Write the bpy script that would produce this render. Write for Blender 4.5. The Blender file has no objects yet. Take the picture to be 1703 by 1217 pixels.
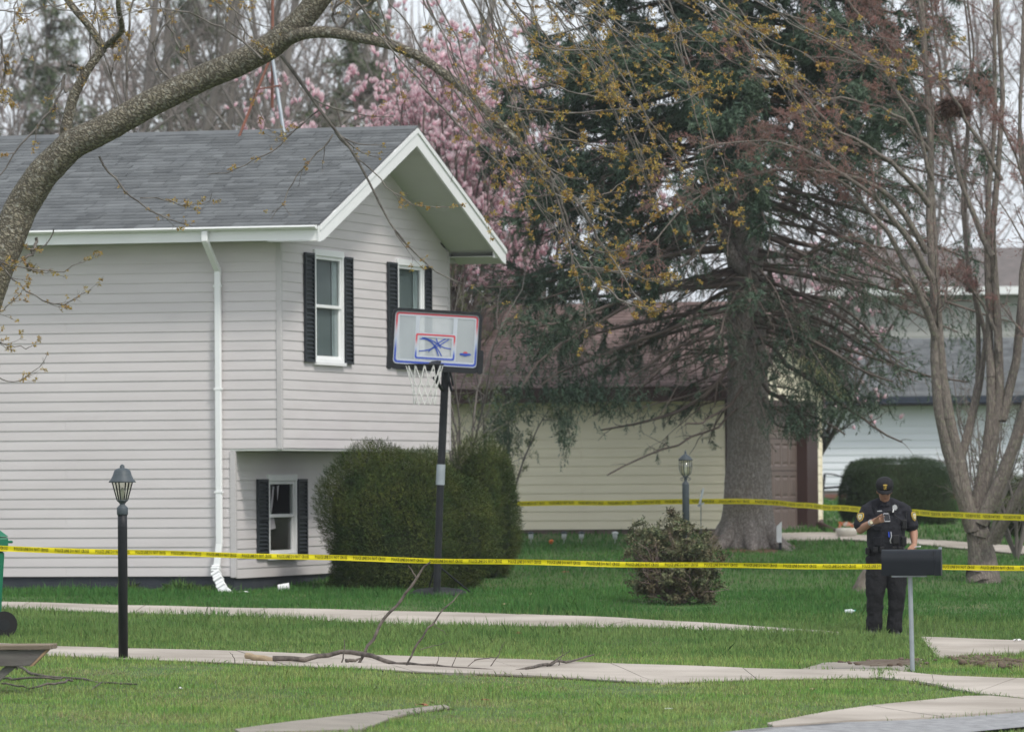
import bpy, math, random
import numpy as np
from mathutils import Vector, Matrix, Euler

scene = bpy.context.scene
COL = scene.collection
rng = np.random.default_rng(7)
RND = random.Random(5)

# ------------------------------------------------------------------ camera
F = 9500.0                       # focal length in pixels of a 1703 px wide picture
CW, CH = 1703.0, 1217.0
PITCH = math.atan((800 - 608.5) / F)
ROLL = 0.0070
cam_data = bpy.data.cameras.new("camera")
cam_data.sensor_width = 36.0
cam_data.lens = F / CW * 36.0
cam_data.clip_start = 1.0
cam_data.clip_end = 3000.0
cam_data.dof.use_dof = True
cam_data.dof.focus_distance = 55.0
cam_data.dof.aperture_fstop = 4.6
cam = bpy.data.objects.new("camera", cam_data)
COL.objects.link(cam)
RC = Matrix.Rotation(math.pi / 2 + PITCH, 3, 'X') @ Matrix.Rotation(-ROLL, 3, 'Z')
cam.matrix_world = RC.to_4x4()
scene.camera = cam
RCn = np.array(RC)

# ------------------------------------------------------------------ world and sun
SUN_EL, SUN_AZ = math.radians(52), math.radians(143)   # azimuth: measured from +Y (view) towards +X
world = bpy.data.worlds.new("World")
scene.world = world
world.use_nodes = True
wn = world.node_tree
wn.nodes.clear()
sky = wn.nodes.new("ShaderNodeTexSky")
sky.sky_type = 'NISHITA'
sky.sun_disc = False
sky.sun_elevation = SUN_EL
sky.sun_rotation = SUN_AZ
sky.air_density = 1.0
sky.dust_density = 3.0
sky.ozone_density = 1.0
hsv = wn.nodes.new("ShaderNodeHueSaturation")
hsv.inputs['Saturation'].default_value = 0.45
mixw = wn.nodes.new("ShaderNodeMixRGB")
mixw.blend_type = 'MIX'
mixw.inputs[0].default_value = 0.62
mixw.inputs[2].default_value = (8.0, 8.5, 9.2, 1)
bg = wn.nodes.new("ShaderNodeBackground")
bg.inputs['Strength'].default_value = 0.10
wo = wn.nodes.new("ShaderNodeOutputWorld")
wn.links.new(sky.outputs[0], hsv.inputs['Color'])
wn.links.new(hsv.outputs[0], mixw.inputs[1])
wn.links.new(mixw.outputs[0], bg.inputs['Color'])
wn.links.new(bg.outputs[0], wo.inputs['Surface'])

sun_d = bpy.data.lights.new("sun", 'SUN')
sun_d.energy = 1.5
sun_d.angle = math.radians(10)
sun_d.color = (1.0, 0.95, 0.88)
sun = bpy.data.objects.new("sun", sun_d)
COL.objects.link(sun)
sdir = Vector((math.sin(SUN_AZ) * math.cos(SUN_EL), math.cos(SUN_AZ) * math.cos(SUN_EL), math.sin(SUN_EL)))
sun.rotation_euler = sdir.to_track_quat('Z', 'Y').to_euler()

scene.view_settings.view_transform = 'Standard'
scene.view_settings.look = 'None'
scene.view_settings.exposure = 0.60
scene.view_settings.gamma = 1.0
scene.view_settings.use_curve_mapping = False
scene.render.engine = 'CYCLES'
scene.cycles.max_bounces = 6
scene.cycles.transparent_max_bounces = 12

# ------------------------------------------------------------------ geometry helpers
def ray(px, py):
    d = RCn @ np.array([(px - CW / 2) / F, -(py - CH / 2) / F, -1.0])
    return d / d[1]

def P(px, py, d):
    """the place at distance d (metres along +Y) seen at photo pixel px, py"""
    return ray(px, py) * d

PD = [20, 40, 52.8, 57.6, 63.8, 68, 73, 76, 80, 88, 93, 100, 112, 128, 200, 600]
PZ = [-2.05, -1.93, -1.86, -1.82, -1.77, -1.63, -1.51, -1.49, -1.30, -1.06, -0.90, -0.80, -0.62, -0.45, -0.2, 0.0]
def gz(x, y):
    x = np.asarray(x, float); y = np.asarray(y, float)
    z = np.interp(y, PD, PZ)
    k = np.interp(y, [30, 65, 78, 200], [0.020, 0.020, 0.006, 0.0])
    z = z + k * (4.0 - np.clip(x, -12, 12))
    z = z + 0.006 * np.sin(x * 1.3 + y * 0.7) * np.sin(y * 0.45 + 1.0) + 0.003 * np.sin(x * 3.1 - y * 1.9)
    return z

def G(px, py):
    """ground point under a photo pixel"""
    r = ray(px, py)
    ds = np.linspace(30, 260, 6000)
    diff = r[2] * ds - gz(r[0] * ds, ds)
    i = int(np.argmax(diff < 0))
    d = ds[i]
    return np.array([r[0] * d, d, float(gz(r[0] * d, d))])

def GP(x, y, dz=0.0):
    return np.array([x, y, float(gz(x, y)) + dz])

def mesh_np(name, V, Fq, smooth=False):
    V = np.asarray(V, np.float32).reshape(-1, 3)
    Fq = np.asarray(Fq, np.int32)
    k = Fq.shape[1]
    me = bpy.data.meshes.new(name)
    me.vertices.add(len(V)); me.vertices.foreach_set("co", V.ravel())
    me.loops.add(Fq.size); me.loops.foreach_set("vertex_index", Fq.ravel())
    me.polygons.add(len(Fq))
    me.polygons.foreach_set("loop_start", np.arange(0, Fq.size, k, dtype=np.int32))
    me.polygons.foreach_set("loop_total", np.full(len(Fq), k, np.int32))
    if smooth:
        me.polygons.foreach_set("use_smooth", np.ones(len(Fq), bool))
    me.update(calc_edges=True)
    return me

def link(name, me, mats=None, parent=None, loc=None, rot=None):
    o = bpy.data.objects.new(name, me)
    COL.objects.link(o)
    if mats is not None:
        if not isinstance(mats, (list, tuple)): mats = [mats]
        if len(me.materials) == 0:
            for m in mats: me.materials.append(m)
    if parent is not None: o.parent = parent
    if loc is not None: o.location = loc
    if rot is not None: o.rotation_euler = rot
    return o

def tag(o, label=None, cat=None, group=None, kind=None):
    if label: o['label'] = label
    if cat: o['category'] = cat
    if group: o['group'] = group
    if kind: o['kind'] = kind
    return o

def thing(name, label, cat, loc=(0, 0, 0), rz=0.0, group=None):
    o = bpy.data.objects.new(name, None)
    o.empty_display_size = 0.2
    COL.objects.link(o)
    o.location = tuple(float(v) for v in loc); o.rotation_euler = (0, 0, rz)
    return tag(o, label, cat, group)

def copy_tree(o, parent=None):
    c = o.copy(); COL.objects.link(c); c.parent = parent
    for ch in o.children: copy_tree(ch, c)
    return c

class MB:
    """collects shapes of one mesh"""
    def __init__(s): s.v = []; s.f = []; s.sm = []; s.mi = []
    def add(s, vs, fs, smooth=False, mi=0):
        b = len(s.v); s.v += [tuple(map(float, p)) for p in vs]
        for f in fs: s.f.append([b + i for i in f]); s.sm.append(smooth); s.mi.append(mi)
        return s
    def box(s, x0, x1, y0, y1, z0, z1, mi=0):
        vs = [(x0,y0,z0),(x1,y0,z0),(x1,y1,z0),(x0,y1,z0),(x0,y0,z1),(x1,y0,z1),(x1,y1,z1),(x0,y1,z1)]
        return s.add(vs, [(0,3,2,1),(4,5,6,7),(0,1,5,4),(1,2,6,5),(2,3,7,6),(3,0,4,7)], False, mi)
    def bar(s, p, q, w, h, up=(0,0,1), mi=0):
        """box along p-q, w sideways and h along up"""
        p = Vector(p); q = Vector(q); a = (q - p).normalized(); u = Vector(up)
        sd = a.cross(u).normalized(); u = sd.cross(a).normalized()
        vs = []
        for c in (p, q):
            for (i, j) in ((-1,-1),(1,-1),(1,1),(-1,1)): vs.append(c + sd * (w/2*i) + u * (h/2*j))
        return s.add(vs, [(0,1,2,3),(7,6,5,4),(0,4,5,1),(1,5,6,2),(2,6,7,3),(3,7,4,0)], False, mi)
    def tube(s, pts, rad, n=8, mi=0, cap=True):
        pts = [Vector(p) for p in pts]
        if not hasattr(rad, '__len__'): rad = [rad] * len(pts)
        vs = []; fs = []; ref = None
        for i, p in enumerate(pts):
            a = (pts[min(i+1, len(pts)-1)] - pts[max(i-1, 0)]).normalized()
            if ref is None: ref = Vector((1,0,0)) if abs(a.x) < .8 else Vector((0,1,0))
            u = (ref - a * ref.dot(a)).normalized(); w = a.cross(u); ref = u
            for k in range(n):
                t = 2*math.pi*k/n; vs.append(p + (u*math.cos(t) + w*math.sin(t)) * rad[i])
        for i in range(len(pts)-1):
            for k in range(n): fs.append((i*n+k, i*n+(k+1)%n, (i+1)*n+(k+1)%n, (i+1)*n+k))
        s.add(vs, fs, True, mi)
        if cap: s.add(vs[:n], [tuple(range(n))[::-1]], False, mi); s.add(vs[-n:], [tuple(range(n))], False, mi)
        return s
    def lathe(s, prof, n=16, c=(0,0,0), mi=0, sq=None):
        """prof: (radius, z) list"""
        vs = []; fs = []
        for (r, z) in prof:
            for k in range(n):
                t = 2*math.pi*(k+.5)/n
                vs.append((c[0]+r*math.cos(t), c[1]+r*math.sin(t), c[2]+z))
        m = len(prof)
        for i in range(m-1):
            for k in range(n): fs.append((i*n+k, i*n+(k+1)%n, (i+1)*n+(k+1)%n, (i+1)*n+k))
        fs.append(tuple(range(n))[::-1]); fs.append(tuple((m-1)*n+k for k in range(n)))
        return s.add(vs, fs, n > 8, mi)
    def ell(s, c, r, n=12, m=8, rot=None, mi=0):
        vs = []; fs = []
        R = rot if rot is not None else Matrix.Identity(3)
        for i in range(m+1):
            th = math.pi*i/m
            for k in range(n):
                t = 2*math.pi*k/n
                vs.append(Vector(c) + R @ Vector((r[0]*math.sin(th)*math.cos(t), r[1]*math.sin(th)*math.sin(t), -r[2]*math.cos(th))))
        for i in range(m):
            for k in range(n): fs.append((i*n+k, i*n+(k+1)%n, (i+1)*n+(k+1)%n, (i+1)*n+k))
        return s.add(vs, fs, True, mi)
    def loft(s, rings, mi=0, smooth=True):
        n = len(rings[0]); vs = [p for r in rings for p in r]; fs = []
        for i in range(len(rings)-1):
            for k in range(n): fs.append((i*n+k, i*n+(k+1)%n, (i+1)*n+(k+1)%n, (i+1)*n+k))
        fs.append(tuple(range(n))[::-1]); fs.append(tuple((len(rings)-1)*n+k for k in range(n)))
        return s.add(vs, fs, smooth, mi)
    def prism(s, poly, d0, d1, axis='y', mi=0):
        """poly in the plane across axis, from d0 to d1"""
        def pt(a, b, d): return (a, d, b) if axis == 'y' else ((d, a, b) if axis == 'x' else (a, b, d))
        n = len(poly)
        vs = [pt(a, b, d0) for a, b in poly] + [pt(a, b, d1) for a, b in poly]
        fs = [tuple(range(n)), tuple(range(n, 2*n))[::-1]] + [(i, n+i, n+(i+1)%n, (i+1)%n) for i in range(n)]
        return s.add(vs, fs, False, mi)
    def mesh(s, name, fix=True):
        me = bpy.data.meshes.new(name)
        me.from_pydata(s.v, [], s.f)
        me.polygons.foreach_set("use_smooth", s.sm)
        if any(s.mi): me.polygons.foreach_set("material_index", s.mi)
        me.update()
        if fix:
            import bmesh
            bm = bmesh.new(); bm.from_mesh(me); bmesh.ops.recalc_face_normals(bm, faces=bm.faces); bm.to_mesh(me); bm.free()
        return me
    def build(s, name, mat, parent=None, loc=None, rot=None):
        return link(name, s.mesh(name), mat, parent, loc, rot)

def bevel(o, w=0.01, seg=2):
    m = o.modifiers.new("bevel", 'BEVEL'); m.width = w; m.segments = seg; m.limit_method = 'ANGLE'; m.angle_limit = math.radians(40)
    return o

# ------------------------------------------------------------------ materials
_m = {}
def mat(name, col, rough=0.8, col2=None, nscale=4.0, amt=0.5, bump=0.0, bscale=30.0, metal=0.0, island=0.0,
        stretch=(1,1,1), spec=0.3, coord='Object', detail=4.0, transl=0.0, isl_hue=0.0):
    if name in _m: return _m[name]
    m = bpy.data.materials.new(name); m.use_nodes = True
    nt = m.node_tree; N = nt.nodes; L = nt.links
    b = N['Principled BSDF']
    b.inputs['Roughness'].default_value = rough
    b.inputs['Metallic'].default_value = metal
    b.inputs['Specular IOR Level'].default_value = spec
    tc = N.new('ShaderNodeTexCoord'); mp = N.new('ShaderNodeMapping'); mp.inputs['Scale'].default_value = stretch
    L.new(tc.outputs[coord], mp.inputs[0])
    c = (*col, 1)
    rgb = N.new('ShaderNodeMixRGB'); rgb.inputs[1].default_value = c
    rgb.inputs[2].default_value = (*(col2 if col2 else tuple(v*.8 for v in col)), 1)
    nz = N.new('ShaderNodeTexNoise'); nz.inputs['Scale'].default_value = nscale; nz.inputs['Detail'].default_value = detail
    L.new(mp.outputs[0], nz.inputs['Vector'])
    rp = N.new('ShaderNodeMapRange'); rp.inputs[1].default_value = .5 - .25/max(amt, .01)*.5; rp.inputs[2].default_value = .5 + .25/max(amt, .01)*.5
    L.new(nz.outputs['Fac'], rp.inputs[0]); L.new(rp.outputs[0], rgb.inputs[0])
    out = rgb.outputs[0]
    if island > 0 or isl_hue > 0:
        ge = N.new('ShaderNodeNewGeometry'); hs = N.new('ShaderNodeHueSaturation')
        mr = N.new('ShaderNodeMapRange'); mr.inputs[3].default_value = 1 - island; mr.inputs[4].default_value = 1 + island
        L.new(ge.outputs['Random Per Island'], mr.inputs[0]); L.new(mr.outputs[0], hs.inputs['Value'])
        if isl_hue > 0:
            ml = N.new('ShaderNodeMath'); ml.operation = 'MULTIPLY'; ml.inputs[1].default_value = 7.13
            fr = N.new('ShaderNodeMath'); fr.operation = 'FRACT'
            m2 = N.new('ShaderNodeMapRange'); m2.inputs[3].default_value = .5 - isl_hue; m2.inputs[4].default_value = .5 + isl_hue
            L.new(ge.outputs['Random Per Island'], ml.inputs[0]); L.new(ml.outputs[0], fr.inputs[0]); L.new(fr.outputs[0], m2.inputs[0]); L.new(m2.outputs[0], hs.inputs['Hue'])
        L.new(out, hs.inputs['Color']); out = hs.outputs[0]
    L.new(out, b.inputs['Base Color'])
    if bump > 0:
        n2 = N.new('ShaderNodeTexNoise'); n2.inputs['Scale'].default_value = bscale; n2.inputs['Detail'].default_value = 5
        L.new(mp.outputs[0], n2.inputs['Vector'])
        bp = N.new('ShaderNodeBump'); bp.inputs['Strength'].default_value = bump; bp.inputs['Distance'].default_value = 0.02
        L.new(n2.outputs['Fac'], bp.inputs['Height']); L.new(bp.outputs[0], b.inputs['Normal'])
    if transl > 0:
        tr = N.new('ShaderNodeBsdfTranslucent'); mx = N.new('ShaderNodeMixShader'); mx.inputs[0].default_value = transl
        L.new(out, tr.inputs[0]); L.new(b.outputs[0], mx.inputs[1]); L.new(tr.outputs[0], mx.inputs[2])
        L.new(mx.outputs[0], N['Material Output'].inputs['Surface'])
    _m[name] = m
    return m

def bark(name, dark, light, lichen, scale, stretch=(1, 1, .4), dist=.03, warp=2.2, rot=(0, 0, 0)):
    """furrowed bark: dark cracks, lighter ridges and pale lichen spots, with relief"""
    m = bpy.data.materials.new(name); m.use_nodes = True; nt = m.node_tree; N = nt.nodes; L = nt.links; b = N['Principled BSDF']; b.inputs['Roughness'].default_value = .95; b.inputs['Specular IOR Level'].default_value = .15
    tc = N.new('ShaderNodeTexCoord'); mp = N.new('ShaderNodeMapping'); mp.inputs['Scale'].default_value = stretch; rv = N.new('ShaderNodeVectorRotate'); rv.rotation_type = 'EULER_XYZ'; rv.inputs['Rotation'].default_value = rot; L.new(tc.outputs['Object'], rv.inputs['Vector']); L.new(rv.outputs[0], mp.inputs[0])
    nz = N.new('ShaderNodeTexNoise'); nz.inputs['Scale'].default_value = scale*.8; nz.inputs['Detail'].default_value = 5
    ad = N.new('ShaderNodeVectorMath'); ad.operation = 'MULTIPLY_ADD'; ad.inputs[1].default_value = (warp/scale,)*3; L.new(nz.outputs['Color'], ad.inputs[0]); L.new(mp.outputs[0], nz.inputs['Vector']); L.new(mp.outputs[0], ad.inputs[2])
    vo = N.new('ShaderNodeTexVoronoi'); vo.feature = 'DISTANCE_TO_EDGE'; vo.inputs['Scale'].default_value = scale; L.new(ad.outputs[0], vo.inputs['Vector'])
    r = N.new('ShaderNodeMapRange'); r.inputs[1].default_value = .0; r.inputs[2].default_value = .22; L.new(vo.outputs['Distance'], r.inputs[0])
    n3 = N.new('ShaderNodeTexNoise'); n3.inputs['Scale'].default_value = scale*2.2; n3.inputs['Detail'].default_value = 4; L.new(mp.outputs[0], n3.inputs['Vector'])
    mu = N.new('ShaderNodeMath'); mu.operation = 'MULTIPLY'; L.new(r.outputs[0], mu.inputs[0]); L.new(n3.outputs['Fac'], mu.inputs[1])
    m1 = N.new('ShaderNodeMixRGB'); m1.inputs[1].default_value = (*dark, 1); m1.inputs[2].default_value = (*light, 1)
    r1 = N.new('ShaderNodeMapRange'); r1.inputs[1].default_value = .05; r1.inputs[2].default_value = .5; L.new(mu.outputs[0], r1.inputs[0]); L.new(r1.outputs[0], m1.inputs[0])
    n2 = N.new('ShaderNodeTexNoise'); n2.inputs['Scale'].default_value = scale*.9; n2.inputs['Detail'].default_value = 6; L.new(tc.outputs['Object'], n2.inputs['Vector'])
    r2 = N.new('ShaderNodeMapRange'); r2.inputs[1].default_value = .54; r2.inputs[2].default_value = .66; r2.inputs[4].default_value = .7; L.new(n2.outputs['Fac'], r2.inputs[0])
    m2 = N.new('ShaderNodeMixRGB'); m2.inputs[2].default_value = (*lichen, 1); L.new(r2.outputs[0], m2.inputs[0]); L.new(m1.outputs[0], m2.inputs[1]); L.new(m2.outputs[0], b.inputs['Base Color'])
    bp = N.new('ShaderNodeBump'); bp.inputs['Strength'].default_value = 1; bp.inputs['Distance'].default_value = dist; L.new(mu.outputs[0], bp.inputs['Height']); L.new(bp.outputs[0], b.inputs['Normal'])
    _m[name] = m
    return m

def glass(name, tint=(1, 1, 1), refl=0.12, rough=0.02):
    m = bpy.data.materials.new(name); m.use_nodes = True
    nt = m.node_tree; N = nt.nodes; L = nt.links; N.remove(N['Principled BSDF'])
    t = N.new('ShaderNodeBsdfTransparent'); t.inputs[0].default_value = (*tint, 1)
    g = N.new('ShaderNodeBsdfGlossy'); g.inputs['Roughness'].default_value = rough
    fr = N.new('ShaderNodeFresnel'); fr.inputs[0].default_value = 1.45
    ad = N.new('ShaderNodeMath'); ad.operation = 'MAXIMUM'; ad.inputs[1].default_value = refl
    mx = N.new('ShaderNodeMixShader')
    ge = N.new('ShaderNodeNewGeometry'); iv = N.new('ShaderNodeMath'); iv.operation = 'SUBTRACT'; iv.inputs[0].default_value = 1; ml = N.new('ShaderNodeMath'); ml.operation = 'MULTIPLY'
    L.new(ge.outputs['Backfacing'], iv.inputs[1]); L.new(iv.outputs[0], ml.inputs[1]); L.new(ad.outputs[0], ml.inputs[0])
    L.new(fr.outputs[0], ad.inputs[0]); L.new(ml.outputs[0], mx.inputs[0]); L.new(t.outputs[0], mx.inputs[1]); L.new(g.outputs[0], mx.inputs[2])
    L.new(mx.outputs[0], N['Material Output'].inputs['Surface'])
    return m

# ------------------------------------------------------------------ vectorised mass geometry
def nrm(a): return a / np.maximum(np.linalg.norm(a, axis=-1, keepdims=True), 1e-9)

def tubes_np(P0, P1, R0, R1, n=4):
    a = nrm(P1 - P0)
    ref = np.where(np.abs(a[:, 2:3]) < .85, np.array([[0, 0, 1.]]), np.array([[1., 0, 0]]))
    u = nrm(np.cross(a, ref)); w = np.cross(a, u)
    t = 2*np.pi*np.arange(n)/n
    ring = u[:, None, :]*np.cos(t)[None, :, None] + w[:, None, :]*np.sin(t)[None, :, None]
    V = np.stack([P0[:, None]+ring*R0[:, None, None], P1[:, None]+ring*R1[:, None, None]], 1)   # N,2,n,3
    N_ = len(P0); base = (np.arange(N_)*2*n)[:, None]
    k = np.arange(n)
    Fq = np.stack([base+k, base+(k+1) % n, base+n+(k+1) % n, base+n+k], -1).reshape(-1, 4)
    return V.reshape(-1, 3), Fq

def scatter(tv, tf, pos, rot, sc):
    tv = np.asarray(tv, float); tf = np.asarray(tf)
    sc = np.asarray(sc, float)
    if sc.ndim == 1: sc = sc[:, None]
    V = np.einsum('nij,nvj->nvi', rot, tv[None]*sc[:, None, :]) + pos[:, None]
    Fq = tf[None] + (np.arange(len(pos))*len(tv))[:, None, None]
    return V.reshape(-1, 3), Fq.reshape(-1, tf.shape[1])

def rot_to(d, spin=None):
    """rotation matrices taking local z to d, with random spin"""
    d = nrm(d); n = len(d)
    r = nrm(rng.normal(size=(n, 3))); x = nrm(np.cross(r, d)); y = np.cross(d, x)
    return np.stack([x, y, d], -1)

def rand_dirs(n): return nrm(rng.normal(size=(n, 3)))

def join_np(parts):
    Vs = []; Fs = []; b = 0
    for V, Fq in parts:
        Vs.append(V); Fs.append(Fq + b); b += len(V)
    return np.concatenate(Vs), np.concatenate(Fs)

# branch growth: arrays of polylines (B, S+1, 3) with radii (B, S+1)
def resample(pts, rad, S):
    pts = np.asarray(pts, float); rad = np.asarray(rad, float)
    L = np.concatenate([[0], np.cumsum(np.linalg.norm(np.diff(pts, axis=0), axis=1))]); t = np.linspace(0, L[-1], S+1)
    # smooth the corners a little
    q = np.stack([np.interp(t, L, pts[:, i]) for i in range(3)], 1); r = np.interp(t, L, rad)
    for _ in range(2): q[1:-1] = (q[:-2] + 2*q[1:-1] + q[2:]) / 4
    return q, r

def grow(S0, D0, Ln, R0, S=6, wob=0.15, trop=(0, 0, 0), taper=0.35):
    B = len(S0); pts = np.zeros((B, S+1, 3)); pts[:, 0] = S0; d = nrm(D0.copy())
    tr = np.asarray(trop, float)
    for i in range(S):
        d = nrm(d + rng.normal(size=(B, 3))*wob + tr)
        pts[:, i+1] = pts[:, i] + d*(Ln/S)[:, None]
    rad = R0[:, None]*(1 - (1-taper)*np.linspace(0, 1, S+1)[None])
    return pts, rad

def sprout(pts, rad, k, t0=.2, t1=1., ang=(30, 60), lr=(.3, .6), rr=.55, rmin=.002, lend=.5, lens=None, up=None):
    B, S1, _ = pts.shape; S = S1-1; n = B*k
    bi = np.repeat(np.arange(B), k); t = rng.uniform(t0, t1, n)*S
    i = np.minimum(t.astype(int), S-1); f = (t-i)[:, None]
    p = pts[bi, i]*(1-f) + pts[bi, i+1]*f
    r = rad[bi, i]*(1-f[:, 0]) + rad[bi, i+1]*f[:, 0]
    a = nrm(pts[bi, i+1]-pts[bi, i])
    perp = nrm(np.cross(a, rng.normal(size=(n, 3))))
    if up is not None: perp = nrm(perp + np.array(up))
    th = np.radians(rng.uniform(ang[0], ang[1], n))[:, None]
    d = a*np.cos(th) + perp*np.sin(th)
    L = np.linalg.norm(np.diff(pts, axis=1), axis=2).sum(1)[bi] if lens is None else np.full(n, lens)
    Ln = L*rng.uniform(lr[0], lr[1], n)*(1 - (1-lend)*t/S)
    return p, d, Ln, np.maximum(r*rr, rmin)

def segs(pts, rad):
    return pts[:, :-1].reshape(-1, 3), pts[:, 1:].reshape(-1, 3), rad[:, :-1].ravel(), rad[:, 1:].ravel()

def tube_mesh(lst, n=4):
    out = []
    for pts, rad in lst:
        out.append(tubes_np(*segs(pts, rad), n=n))
    return join_np(out)

def along(pts, m, t0=0., t1=1., jit=0.):
    """m random points along the polylines, with the direction there"""
    B, S1, _ = pts.shape; S = S1-1
    bi = rng.integers(0, B, m); t = rng.uniform(t0, t1, m)*S; i = np.minimum(t.astype(int), S-1); f = (t-i)[:, None]
    p = pts[bi, i]*(1-f)+pts[bi, i+1]*f; d = nrm(pts[bi, i+1]-pts[bi, i])
    if jit: p = p + rng.normal(size=p.shape)*jit
    return p, d

def bark_trunk(pts, rad, sides=28, amp=0.06, seed=0, flare=0.0, freq=9, ring=0.05):
    """a swept trunk with ridged bark"""
    L = float(np.linalg.norm(np.diff(np.asarray(pts), axis=0), axis=1).sum()); S = max(8, int(L/ring))
    q, r = resample(pts, rad, S)
    a = nrm(np.gradient(q, axis=0)); ref = np.array([1., .3, 0]); V = []
    rg = np.random.default_rng(seed); ph = rg.uniform(0, 6.28, 40); fq = rg.uniform(.6, 3.2, 40); kk = rg.integers(2, freq*2, 40)
    for i in range(S+1):
        u = ref - a[i]*ref.dot(a[i]); u /= np.linalg.norm(u); w = np.cross(a[i], u); ref = u
        t = 2*np.pi*np.arange(sides)/sides; h = i*L/S
        dsp = np.zeros(sides)
        for j in range(40): dsp += np.abs(np.sin(kk[j]*t/2*2 + ph[j] + 1.6*np.sin(h*fq[j]*2+ph[j])))*.16
        dsp = dsp/ (40*.16) - .62
        rr = r[i]*(1 + amp*8*dsp*.6) + rg.normal(size=sides)*r[i]*amp*.35
        V.append(q[i] + u*(np.cos(t)*rr)[:, None] + w*(np.sin(t)*rr)[:, None])
    V = np.concatenate(V); k = np.arange(sides); Fs = []
    for i in range(S): Fs.append(np.stack([i*sides+k, i*sides+(k+1) % sides, (i+1)*sides+(k+1) % sides, (i+1)*sides+k], -1))
    return V, np.concatenate(Fs)
# ================================================================== GROUND
M_soil = mat("lawn_soil", (.060, .120, .030), .95, (.085, .105, .040), 1.1, .6, .6, 14)
xs = np.concatenate([np.array([-700, -400, -200, -100, -60, -40, -28]), np.arange(-20, 20.01, .3), np.array([28, 40, 60, 100, 200, 400, 700])])
ys = np.concatenate([np.array([-50, 0, 20, 30]), np.arange(36, 100, .35), np.arange(100, 140, 1.5), np.array([150, 170, 200, 260, 350, 600, 1500])])
X, Y = np.meshgrid(xs, ys)
V = np.stack([X, Y, gz(X, Y)], -1).reshape(-1, 3)
nx, ny = len(xs), len(ys)
ii, jj = np.meshgrid(np.arange(nx-1), np.arange(ny-1)); b0 = (jj*nx+ii).ravel()
ground = link("ground", mesh_np("ground", V, np.stack([b0, b0+1, b0+nx+1, b0+nx], -1), True), M_soil)
tag(ground, kind='structure')

M_conc = mat("concrete", (.44, .395, .345), .9, (.30, .265, .225), .9, .8, .25, 60)
M_conc2 = mat("worn_concrete", (.30, .27, .23), .92, (.22, .20, .17), 2.2, .7, .35, 50)
M_bed = mat("joint_dirt", (.12, .10, .075), .95, (.07, .06, .045), 6, .6)
M_asph = mat("asphalt", (.34, .345, .35), .92, (.20, .20, .205), 9, .6, .5, 90)

MASKS = []      # polygons (x, y) without grass
def pix_poly(pts): return np.array([G(*p)[:2] for p in pts])
def inside(poly, x, y):
    c = np.zeros(len(x), bool); n = len(poly); j = n-1
    for i in range(n):
        xi, yi = poly[i]; xj, yj = poly[j]
        c ^= ((yi > y) != (yj > y)) & (x < (xj-xi)*(y-yi)/(yj-yi+1e-12)+xi); j = i
    return c

def dense(line, step=.25):
    out = []
    for a, b in zip(line[:-1], line[1:]):
        n = max(1, int(np.linalg.norm(b-a)/step))
        for k in range(n): out.append(a+(b-a)*k/n)
    out.append(line[-1]); return np.array(out)

def strip(name, near_px, far_px, slab, m, lift=.03, gap=.014, wide=7, kind='structure', piece='paving_slab', mask=True, extend=(0, 0)):
    """a paved strip between two edge lines given as ground pixels, laid in separate slabs"""
    A = pix_poly(near_px); B = pix_poly(far_px)
    if extend[0]: A[0] += (A[0]-A[1])/np.linalg.norm(A[0]-A[1])*extend[0]; B[0] += (B[0]-B[1])/np.linalg.norm(B[0]-B[1])*extend[0]
    if extend[1]: A[-1] += (A[-1]-A[-2])/np.linalg.norm(A[-1]-A[-2])*extend[1]; B[-1] += (B[-1]-B[-2])/np.linalg.norm(B[-1]-B[-2])*extend[1]
    L = np.linalg.norm(np.diff(A, axis=0), axis=1).sum(); n = max(1, int(round(L/slab)))
    def at(line, t):
        l = np.concatenate([[0], np.cumsum(np.linalg.norm(np.diff(line, axis=0), axis=1))]); l = l/l[-1]
        return np.stack([np.interp(t, l, line[:, 0]), np.interp(t, l, line[:, 1])], -1)
    def sheet(t0, t1, inset, lft, skirt, tilt=0):
        T = np.linspace(t0, t1, wide); a = at(A, T); b = at(B, T); rows = []
        for w in np.linspace(inset, 1-inset, 4):
            q = a*(1-w)+b*w; rows.append(np.stack([q[:, 0], q[:, 1], gz(q[:, 0], q[:, 1])+lft + tilt*(w-.5)], -1))
        V = np.array(rows); nn = wide; V = V.reshape(-1, 3); f = []
        for i in range(3):
            for k in range(nn-1): f.append((i*nn+k, i*nn+k+1, (i+1)*nn+k+1, (i+1)*nn+k))
        per = [k for k in range(nn)] + [i*nn+nn-1 for i in range(1, 4)] + [3*nn+k for k in range(nn-2, -1, -1)] + [i*nn for i in range(2, 0, -1)]
        low = V[per]-np.array([0, 0, skirt]); o = len(V); V = np.concatenate([V, low]); p = len(per)
        for k in range(p): f.append((per[k], o+k, o+(k+1) % p, per[(k+1) % p]))
        return V, f
    V, f = sheet(0, 1, 0.0, .012, .03) if n < 2 else (None, None)
    wide_old = wide; wide = max(7, n*3); V, f = sheet(0, 1, 0.004, .012, .03); wide = wide_old
    base = MB().add(V, f).build(name, M_bed); tag(base, kind=kind)
    for k in range(n):
        g = gap/L/2
        V, f = sheet(k/n+g, (k+1)/n-g, .006, lift+RND.uniform(-.002, .002), .05, RND.uniform(-.003, .003))
        MB().add(V, f).build(piece, m, base)
    if mask: MASKS.append(np.concatenate([A, B[::-1]]))
    return base

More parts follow.
